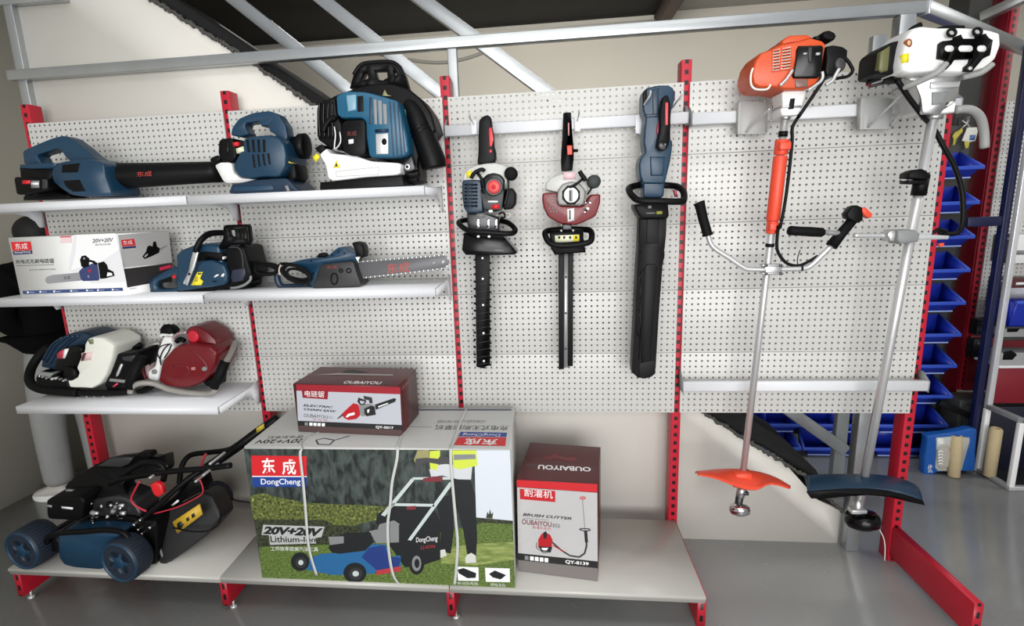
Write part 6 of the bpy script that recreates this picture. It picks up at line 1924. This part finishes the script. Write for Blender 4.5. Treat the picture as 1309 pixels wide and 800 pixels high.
pts = [(PX, PY, 0.92, .10, .08), (PX - .01, PY, 1.08, .11, .09), (PX - .02, PY + .01, 1.28, .14, .10), (PX - .01, PY, 1.42, .05), (PX, PY, 1.48, .05),
       (PX, PY, 1.545, .082, .074),
       (PX - .02, PY - .17, 1.33, .055), (PX - .07, PY - .20, 1.10, .040), (PX - .03, PY - .10, 1.0, .030), (PX + .02, PY - .05, .97, .034, .02),
       (PX - .02, PY + .17, 1.33, .055), (PX - .07, PY + .20, 1.10, .040), (PX - .03, PY + .10, 1.0, .030), (PX + .02, PY + .05, .97, .034, .02),
       (PX - .03, PY - .06, .80, .06), (PX - .07, PY - .08, .46, .058), (PX + LX, PY - .06, .07, .038), (PX + LX - .09, PY - .065, .0, .028),
       (PX + .02, PY + .06, .80, .06), (PX + .06, PY + .08, .46, .058), (PX + RX, PY + .06, .07, .038), (PX + RX - .09, PY + .065, .0, .028)]
ed = [(0, 1), (1, 2), (2, 3), (3, 4), (4, 5), (2, 6), (6, 7), (7, 8), (8, 9), (2, 10), (10, 11), (11, 12), (12, 13), (0, 14), (14, 15), (15, 16), (16, 17), (0, 18), (18, 19), (19, 20), (20, 21)]
for base, sy in ((9, -1), (13, 1)):
    bx, by, bz = pts[base][:3]
    for i, (dx, dz, L_) in enumerate(((-.03, .012, .05), (-.034, .0, .058), (-.034, -.012, .056), (-.03, -.024, .044), (-.006, .026, .04))):
        a0 = len(pts)
        pts.append((bx + dx, by, bz + dz, .010))
        pts.append((bx + dx - L_ * .5, by - sy * .004, bz + dz - .008, .0088))
        pts.append((bx + dx - L_ * .85, by - sy * .012, bz + dz - .024, .0078))
        ed += [(base, a0), (a0, a0 + 1), (a0 + 1, a0 + 2)]
body = skin_mesh('body', pts, ed, 0, SKIN, t)
hd_ = Vector((PX, PY, 1.545))
MB().ell(hd_ + Vector((-.088, 0, -.005)), (.018, .012, .02), SKIN).build('nose', t)
for s_ in (-1, 1):
    MB().ell(hd_ + Vector((-.076, s_ * .03, .02)), (.008, .012, .008), WPLAST).ell(hd_ + Vector((-.082, s_ * .03, .02)), (.004, .005, .005), BLACK).build('eye', t)
    MB().ell(hd_ + Vector((.0, s_ * .080, -.005)), (.018, .01, .028), SKIN).build('ear', t)
MB().ell(hd_ + Vector((-.078, 0, -.045)), (.008, .022, .006), mat('lips', (150, 84, 80), 0.5)).build('mouth', t)
MB().ell(hd_ + Vector((.012, 0, .012)), (.100, .096, .092), HAIR, None, 28, 18).build('hair', t)
jp = [(PX, PY, .85, .20, .18), (PX - .005, PY, 1.0, .20, .18), (PX - .015, PY, 1.14, .19, .16), (PX - .02, PY + .005, 1.29, .18, .14), (PX - .01, PY, 1.40, .085), (PX, PY, 1.44, .07),
      (PX - .02, PY - .19, 1.33, .082), (PX - .07, PY - .215, 1.10, .07), (PX - .03, PY - .10, 1.0, .06),
      (PX - .02, PY + .19, 1.33, .082), (PX - .07, PY + .215, 1.10, .07), (PX - .03, PY + .10, 1.0, .06)]
skin_mesh('jacket', jp, [(0, 1), (1, 2), (2, 3), (3, 4), (4, 5), (3, 6), (6, 7), (7, 8), (3, 9), (9, 10), (10, 11)], 2, JACK, t)
tp_ = [(PX, PY, 1.0, .15, .14), (PX, PY, .86, .165, .15), (PX - .04, PY - .07, .74, .105), (PX - .07, PY - .08, .46, .088), (PX + LX, PY - .06, .12, .082), (PX + LX, PY - .06, .05, .078),
       (PX + .03, PY + .07, .74, .105), (PX + .06, PY + .08, .46, .088), (PX + RX, PY + .06, .12, .082), (PX + RX, PY + .06, .05, .078)]
skin_mesh('trousers', tp_, [(0, 1), (1, 2), (2, 3), (3, 4), (4, 5), (1, 6), (6, 7), (7, 8), (8, 9)], 1, PANT, t)
for dx, dy in ((LX, -.062), (RX, .062)):
    c = Vector((PX + dx - .03, PY + dy, FZ))
    rings = []
    for k_ in range(10):
        f = k_ / 9
        xx = c.x + .09 - .24 * f
        wy = .048 * (0.5, .8, .9, .92, .95, 1, 1.02, .98, .82, .45)[k_]
        hh = (.06, .10, .105, .105, .098, .085, .072, .062, .052, .03)[k_]
        rings.append([(xx, c.y + wy * math.cos(a_), FZ + .018 + (hh - .018) / 2 * (1 + math.sin(a_))) for a_ in [2 * PI * j / 14 for j in range(14)]])
    sh = MB().loft(rings, SHOE).build('shoe', t)
    out = [(c.x + .09 - .24 * k_ / 9, c.y + .05 * (0.6, .85, .9, .92, .95, 1, 1.02, .98, .85, .5)[k_]) for k_ in range(10)]
    out += [(x, 2 * c.y - y) for x, y in reversed(out)]
    MB().prism([(x, y, FZ) for x, y in out], (0, 0, .024), WPLAST, 0.004).build('sole', sh)

# ------------------------------------------------------------------ right background: bin rack
BINB = mat('bin_blue', (22, 44, 158), 0.4)
DARK = mat('dark_grey_panel', (52, 52, 54), 0.6)
YR = 1.0
rk = thing('bin_rack', 'dark steel back board carrying the rows of blue bins', 'rack', (4.1, 1.19, FZ))
MB().span((3.45, 1.165, 0.05), (4.76, 1.185, 1.95), DARK, 0.002).build('back_board', rk)
for x in (3.47, 4.30, 4.74):
    MB().span((x - .018, 1.186, FZ), (x + .018, 1.22, 2.0), STEELD, 0.002).build('upright', rk)


def make_bin(x0, x1, z, label):
    t = thing('storage_bin', label, 'bin', ((x0 + x1) / 2, YR, z - .055), 'blue storage bins on the rack')
    y0, y1 = YR, YR + .155
    th = .004
    mb = MB()
    xi0, xi1 = x0 + .045, x1 - .045
    # tray: base, back, front and two slanting sides
    fb, bb = (y0 + .03, z - .055), (y1 - .01, z - .045)
    mb.loft([[(xi0, fb[0], fb[1]), (xi1, fb[0], fb[1]), (xi1, bb[0], bb[1]), (xi0, bb[0], bb[1])], [(xi0, fb[0], fb[1] + th), (xi1, fb[0], fb[1] + th), (xi1, bb[0], bb[1] + th), (xi0, bb[0], bb[1] + th)]], BINB)
    mb.loft([[(xi0, fb[0], fb[1]), (xi1, fb[0], fb[1]), (x1 - .012, y0 + .006, z - .004), (x0 + .012, y0 + .006, z - .004)], [(xi0, fb[0] + th, fb[1]), (xi1, fb[0] + th, fb[1]), (x1 - .012, y0 + .006 + th, z - .004), (x0 + .012, y0 + .006 + th, z - .004)]], BINB)
    mb.loft([[(xi0, bb[0], bb[1]), (xi1, bb[0], bb[1]), (x1 - .03, y1 - .004, z + .088), (x0 + .03, y1 - .004, z + .088)], [(xi0, bb[0] + th, bb[1]), (xi1, bb[0] + th, bb[1]), (x1 - .03, y1 - .004 + th, z + .088), (x0 + .03, y1 - .004 + th, z + .088)]], BINB)
    for s_, xa, xb in ((1, xi0, x0), (-1, xi1, x1)):
        mb.loft([[(xa, fb[0], fb[1]), (xa, bb[0], bb[1]), (xb + s_ * .03, y1 - .004, z + .088), (xb + s_ * .012, y0 + .006, z - .004)],
                 [(xa + s_ * th, fb[0], fb[1]), (xa + s_ * th, bb[0], bb[1]), (xb + s_ * (.03 + th), y1 - .004, z + .088), (xb + s_ * (.012 + th), y0 + .006, z - .004)]], BINB)
    mb.span(((x0 + x1) / 2 - .0015, y0 + .06, z - .05), ((x0 + x1) / 2 + .0015, y1 - .01, z + .05), BINB)
    mb.build('tray', t)
    LIP = mat('bin_lip_blue', (52, 82, 188), 0.4) if 'bin_lip_blue' not in MATS else MATS['bin_lip_blue']
    mb = MB()
    mb.span((x0, y0 - .004, z - .016), (x1, y0 + .008, z + .004), LIP, 0.002)
    for xb in (x0, x1 - .012):
        mb.loft([[(xb, y0, z - .006), (xb + .012, y0, z - .006), (xb + .012, y0, z + .004), (xb, y0, z + .004)],
                 [(xb + (.02 if xb == x0 else -.02), y1, z + .082), (xb + .012 + (.02 if xb == x0 else -.02), y1, z + .082), (xb + .012 + (.02 if xb == x0 else -.02), y1, z + .092), (xb + (.02 if xb == x0 else -.02), y1, z + .092)]], LIP)
    mb.build('rim', t)
    MB().span((xi0, y0 + .026, z - .062), (xi1, y0 + .034, z - .054), mat('bin_edge_pale', (150, 170, 226), 0.4) if 'bin_edge_pale' not in MATS else MATS['bin_edge_pale'], 0.001).build('base_edge', t)
    return t


ordn = ['topmost', 'second from the top', 'third from the top', 'fourth from the top', 'fifth from the top', 'sixth from the top', 'seventh from the top', 'eighth from the top', 'ninth from the top', 'lowest']
for r in range(10):
    z = 1.711 - r * 0.1906
    zz = max(z, FZ + .064)
    make_bin(4.32, 4.73, zz, 'blue storage bin in the right column, ' + ordn[r])
for r in (8, 9):
    zz = max(1.711 - r * 0.1906, FZ + .064)
    make_bin(3.905, 4.312, zz, 'blue storage bin seen under the panels right of the grey post, ' + ('upper' if r == 8 else 'lower') + ' row')
    make_bin(3.49, 3.897, zz, 'blue storage bin seen under the panels above the black stair edge, ' + ('upper' if r == 8 else 'lower') + ' row')

# dark column above the bins, with small packets
col = [at_y(1228, 100, 1.25).x, at_y(1256, 100, 1.25).x]
mb = MB().span((col[0], 1.25, FZ), (col[1], 1.42, zc - .005), mat('dark_column_paint', (44, 44, 42), 0.6), 0.004)
struct(mb, 'column_dark')
t = thing('hanging_packet', 'yellow key-shaped packet hanging above the topmost blue bin', 'packet', at_y(1222, 180, 1.15), 'small packets above the bins')
q = crop(1180, 120, 5)
MB().py(q((190, 270), (205, 245), (235, 232), (252, 212), (255, 240), (235, 262), (215, 285), (205, 325), (190, 330), (200, 290)), 1.15, 1.158, mat('mustard_plastic', (176, 164, 62), 0.5), 0.002).build('packet_body', t)
MB().ty(q((252, 215), (275, 195), (290, 165)), 1.154, 0.003, ALU, 8, smooth=0).build('hang_cord', t)
t = thing('hanging_packet', 'small white and blue packet hanging above the topmost blue bin', 'packet', at_y(1244, 175, 1.15), 'small packets above the bins')
MB().py(q((285, 215), (345, 212), (352, 240), (335, 300), (300, 308), (250, 300)), 1.15, 1.16, mat('packet_white', (206, 206, 196), 0.4), 0.003).py(q((300, 262), (338, 262), (330, 296), (296, 296)), 1.149, 1.152, mat('packet_blue', (70, 100, 150), 0.4)).build('packet_body', t)
MB().py(q((265, 305), (300, 305), (290, 345), (272, 350)), 1.152, 1.158, MATS['mustard_plastic'], 0.002).build('packet_tail', t)
MB().ty(q((300, 215), (280, 190), (250, 170)), 1.155, 0.003, ALU, 8, smooth=0).build('hang_cord', t)

# red gondola with white panels at the right edge
x0 = at_y(1284, 120, 1.2).x
r2 = thing('gondola_rack', 'dark red slotted post with white perforated panels at the right edge, behind the chrome stand', 'shelving rack', (x0 + .5, 1.25, FZ))
DRED = mat('dark_red_enamel', (120, 18, 34), 0.4)
SLW = slot_mat('dark_red_slotted', (150, 20, 40), 0.0389, 0.008, 0.010)
MB().span((x0 - .020, 1.204, .34), (x0 + .020, 1.24, zc - .02), SLW, 0.002).build('post', r2, origin=(x0, 1.22, 0))
MB().span((x0 - .026, 1.215, FZ), (x0 - .0205, 1.40, zc - .02), DRED, 0.001).build('side_plate', r2)
for k_ in range(5):
    z1 = 2.07 - k_ * 0.2736
    MB().span((x0 + .012, 1.19, z1 - 0.2736 + .0006), (x0 + .949, 1.201, z1 - .0006), PEG, 0.0015).build('perforated_panel', r2, origin=(x0 + .012, 1.19, z1 - .2736))
MB().span((x0 + .0, 1.19, .34), (x0 + .949, 1.21, .70), DRED, 0.002).build('kick_panel', r2)
cb = thing('cabinet', 'grey glazed cabinet low behind the blue plastic bag', 'cabinet', (4.95, 1.05, FZ))
MB().span((4.80, 1.03, FZ), (5.6, 1.18, .335), mat('cabinet_grey', (78, 80, 80), 0.4), 0.004).build('body', cb)
MB().span((4.83, 1.022, .02), (5.55, 1.029, .30), mat('cabinet_glass', (96, 100, 100), 0.12), 0.002).build('door', cb)
MB().beam(at_y(1200, 514, .93), at_y(1252, 537, .93), .03, .035, BLACK, bev=.003).build('front_rail', cb)

# chrome and navy display stand
NAVY = mat('navy_enamel', (22, 26, 62), 0.35)
sx, sy = 4.812, 0.856
sd = thing('display_stand', 'chrome and navy display stand with glass base at the right edge', 'display stand', (5.0, 0.75, FZ))
MB().span((sx - .012, sy - .016, .36), (sx + .016, sy + .012, 2.15), mat('bright_chrome', (226, 226, 228), 0.25, 0.4), 0.003).build('upright', sd)
MB().span((sx - .050, sy + .015, FZ), (sx - .014, sy + .05, 2.3), NAVY, 0.003).build('upright', sd, 'navy upright')
MB().span((sx - .012, sy - .014, FZ), (sx + .014, sy + .012, .355), WPLAST, 0.003).build('leg', sd)
fx, fy = 4.822, 0.652
MB().span((fx - .012, fy - .012, FZ), (fx + .014, fy + .012, .355), WPLAST, 0.003).build('leg', sd)
MB().beam((sx, sy - .01, .37), (fx, fy, .37), .03, .026, GREY, bev=.002).build('top_rail', sd)
MB().beam((sx, sy - .01, FZ + .012), (fx, fy, FZ + .012), .03, .022, GREY, bev=.002).build('base_rail', sd)
MB().span((fx - .014, fy - .014, FZ + .001), (fx + .8, fy + .012, FZ + .024), ALU, .002).build('base_rail', sd)
MB().span((fx + .01, fy + .012, FZ + .004), (fx + .8, sy + .01, FZ + .012), mat('smoked_glass', (30, 32, 34), 0.08), .001).build('base_glass', sd)
MB().span((sx + .02, sy + .012, FZ), (fx + .8, sy + .022, .36), mat('navy_back', (14, 16, 36), 0.4), .001).build('back_panel', sd)
MB().span((sx + .018, sy - .01, .39), (fx + .8, sy + .01, .60), DRED, .002).build('front_panel', sd)
for z_ in (.60, .76):
    MB().span((sx + .016, sy - .02, z_), (fx + .8, sy + .16, z_ + .012), WMETAL if z_ < .7 else STEELD, .002).build('shelf', sd)
zb_ = at_y(1262, 283, sy + .03).z
MB().span((at_y(1236, 283, sy + .03).x, sy + .02, zb_ - .026), (sx - .02, sy + .045, zb_ + .026), NAVY, .003).build('cross_bar', sd)
s3 = crop(1230, 380, 5.33)
for (pts_, lb) in ((((232, 212), (250, 225), (420, 272), (420, 330), (235, 290)), 'white and dark packet on the upper shelf of the chrome stand'), (((210, 360), (240, 370), (415, 430), (415, 490), (205, 445)), 'white and dark packet on the lower shelf of the chrome stand')):
    yq = sy - .016
    P_ = [at_y(u, v, yq) for u, v in s3(*pts_)]
    zm = min(p.z for p in P_)
    tt = thing('tool_packet', lb, 'packet', (P_[0].x + .08, sy + .05, .0), 'tool packets on the chrome stand')
    base = .613 if 'lower' in lb else .773
    MB().box((sx + .14, sy + .06, base + .035), (.22, .12, .07), mat('packet_card', (150, 150, 150), 0.5) if 'packet_card' not in MATS else MATS['packet_card'], None, .004).build('card', tt)
    MB().prism([(sx + .04, sy - .002, base + .03), (sx + .09, sy - .002, base + .03), (sx + .11, sy - .002, base + .06), (sx + .08, sy - .002, base + .085), (sx + .04, sy - .002, base + .075)], (0, .004, 0), BLACK, .001).build('printed_tool', tt)
p_ = at_y(1290, 413, sy - .0)
bn = thing('storage_bin', 'blue bin on the chrome stand at the right edge', 'bin', (sx + .2, sy, p_.z))
zb0, zb1 = at_y(1292, 416, sy).z, at_y(1296, 385, sy).z
MB().prism([(sx + .03, sy - .02, zb0), (sx + .5, sy - .02, zb0), (sx + .5, sy - .06, zb1), (sx + .02, sy - .06, zb1)], (0, .15, 0), BINB, .004).span((sx + .016, sy - .065, zb1 - .004), (sx + .5, sy - .05, zb1 + .012), MATS['bin_lip_blue'], .002).build('tray', bn)
MB().span((sx + .016, sy - .03, zb0 - .012), (sx + .8, sy + .16, zb0 - .001), STEELD, .002).build('shelf', sd)
zr0, zr1 = at_y(1296, 384, 1.1).z, at_y(1296, 356, 1.1).z
xr = at_y(1286, 370, 1.1).x
bx_ = thing('carton', 'small maroon carton behind the chrome stand above the blue bin', 'box', (xr + .1, 1.1, zr0))
MB().span((xr, 1.08, zr0), (xr + .24, 1.18, zr1), MARC, .002).build('box', bx_)
MB().span((xr + .002, 1.0785, zr0 + .004), (xr + .238, 1.0798, zr0 + (zr1 - zr0) * .6), SILV).build('printed_panel', bx_)
MB().span((xr + .03, 1.077, zr1 - .035), (xr + .09, 1.0783, zr1 - .02), WHITE).build('printed_text', bx_)
zr0, zr1 = at_y(1296, 336, 1.12).z, at_y(1296, 300, 1.12).z
xr = at_y(1295, 318, 1.12).x
bx_ = thing('carton', 'small white carton hanging by the chrome stand at the right edge', 'box', (xr + .1, 1.12, zr0))
MB().span((xr, 1.10, zr0), (xr + .22, 1.185, zr1), WPLAST, .002).build('box', bx_)
MB().span((xr + .002, 1.0985, zr0 + .05), (xr + .218, 1.0998, zr0 + .075), GREY).build('printed_strip', bx_)
MB().span((xr - .012, 1.11, zr0 - .004), (xr - .001, 1.185, zr1 + .004), BLACK, .001).build('spine', bx_)
for v0_, v1_, u_, lb in ((300, 334, 1274, 'black boxed part hanging on the right panel behind the stand'), (354, 392, 1267, 'dark blue boxed part hanging low on the right panel behind the stand'), (408, 428, 1246, 'dark packet with pale marks low on the right panel'), (434, 456, 1241, 'dark packet in the lowest row on the right panel')):
    a_, b_2 = at_y(u_, v1_, 1.14), at_y(u_, v0_, 1.14)
    tt = thing('tool_packet', lb, 'packet', (a_.x + .04, 1.14, a_.z))
    MB().span((a_.x, 1.13, a_.z), (a_.x + .085, 1.185, b_2.z), mat('packet_dark', (36, 38, 46), 0.4) if 'packet_dark' not in MATS else MATS['packet_dark'], .003).build('card', tt)
    MB().span((a_.x + .02, 1.1285, b_2.z - .03), (a_.x + .08, 1.13, b_2.z - .018), GREY).build('printed_text', tt)

# bag of rollers, loose roller and the one inside the glass base
r4 = crop(1160, 520, 6.664)
fl = at_z(1187, 606, FZ)
bg = thing('plastic_bag', 'blue plastic bag with clear window standing on floor by the bins', 'bag', (4.6, .80, FZ))
CLEAR = mat('clear_film', (176, 178, 172), 0.15)
yb_ = fl.y
MB().py(r4((140, 590), (150, 420), (170, 300), (165, 250), (240, 235), (350, 225), (450, 205), (530, 185), (600, 190), (585, 400), (580, 550), (450, 552), (400, 545), (250, 560), (215, 585)), yb_, yb_ + .055, mat('bag_blue', (28, 84, 160), 0.25, bump=0.5, nscale=20), .018, 3).build('bag_body', bg)
MB().py(r4((250, 265), (400, 255), (535, 262), (530, 300), (500, 400), (470, 540), (400, 550), (260, 550), (240, 520), (252, 400)), yb_ - .006, yb_ + .02, CLEAR, .006).build('clear_window', bg)
for (u_, v_) in ((300, 0),):
    MB().py(r4((262, 360), (290, 325), (350, 320), (380, 400), (360, 520), (270, 525), (255, 450)), yb_ - .014, yb_ + .01, mat('roller_fleece', (170, 166, 156), 0.8, bump=0.5), .010, 3).build('roller_fleece', bg)
mb = MB()
for i in range(5):
    mb.ty(r4((260, 385 + i * 26), (285, 375 + i * 26), (300, 385 + i * 26)), yb_ - .018, .0035, WPLAST, 8)
mb.build('wire_frame', bg)
px_text(MB(), '优', yplane(yb_ - .001), r4((172, 560), (212, 560), (212, 490), (175, 490)), WHITE).build('printed_text', bg)
BEI = mat('beige_roller', (186, 168, 132), 0.8, noise=.1, nscale=30)
a_ = at_z(*r4((405, 600))[0], FZ)
tp_z = at_y(*r4((455, 262))[0], a_.y).z
tt = thing('paint_roller', 'beige paint roller sleeve standing against the blue plastic bag', 'roller', (a_.x, a_.y, FZ))
MB().lathe([(.024, 0), (.030, .004), (.030, tp_z - FZ - .012), (.026, tp_z - FZ - .004), (.026, tp_z - FZ), (0.016, tp_z - FZ), (.016, tp_z - FZ - .02), (0, tp_z - FZ - .02)], (a_.x, a_.y + .012, FZ), (at_y(*r4((455, 262))[0], a_.y).x - a_.x, .02, tp_z - FZ), BEI, 20).build('sleeve', tt)
a_ = Vector((sx + .075, .78, FZ + .012))
hh = at_y(*r4((735, 180))[0], .78).z - a_.z
a_.x = at_y(*r4((715, 450))[0], .78).x
tt = thing('paint_roller', 'beige paint roller sleeve inside the glass base of the chrome stand', 'roller', a_)
MB().lathe([(.022, 0), (.030, .004), (.030, hh - .01), (.024, hh), (.014, hh), (.014, hh - .02), (0, hh - .02)], a_, (0, 0, 1), BEI, 20).build('sleeve', tt)
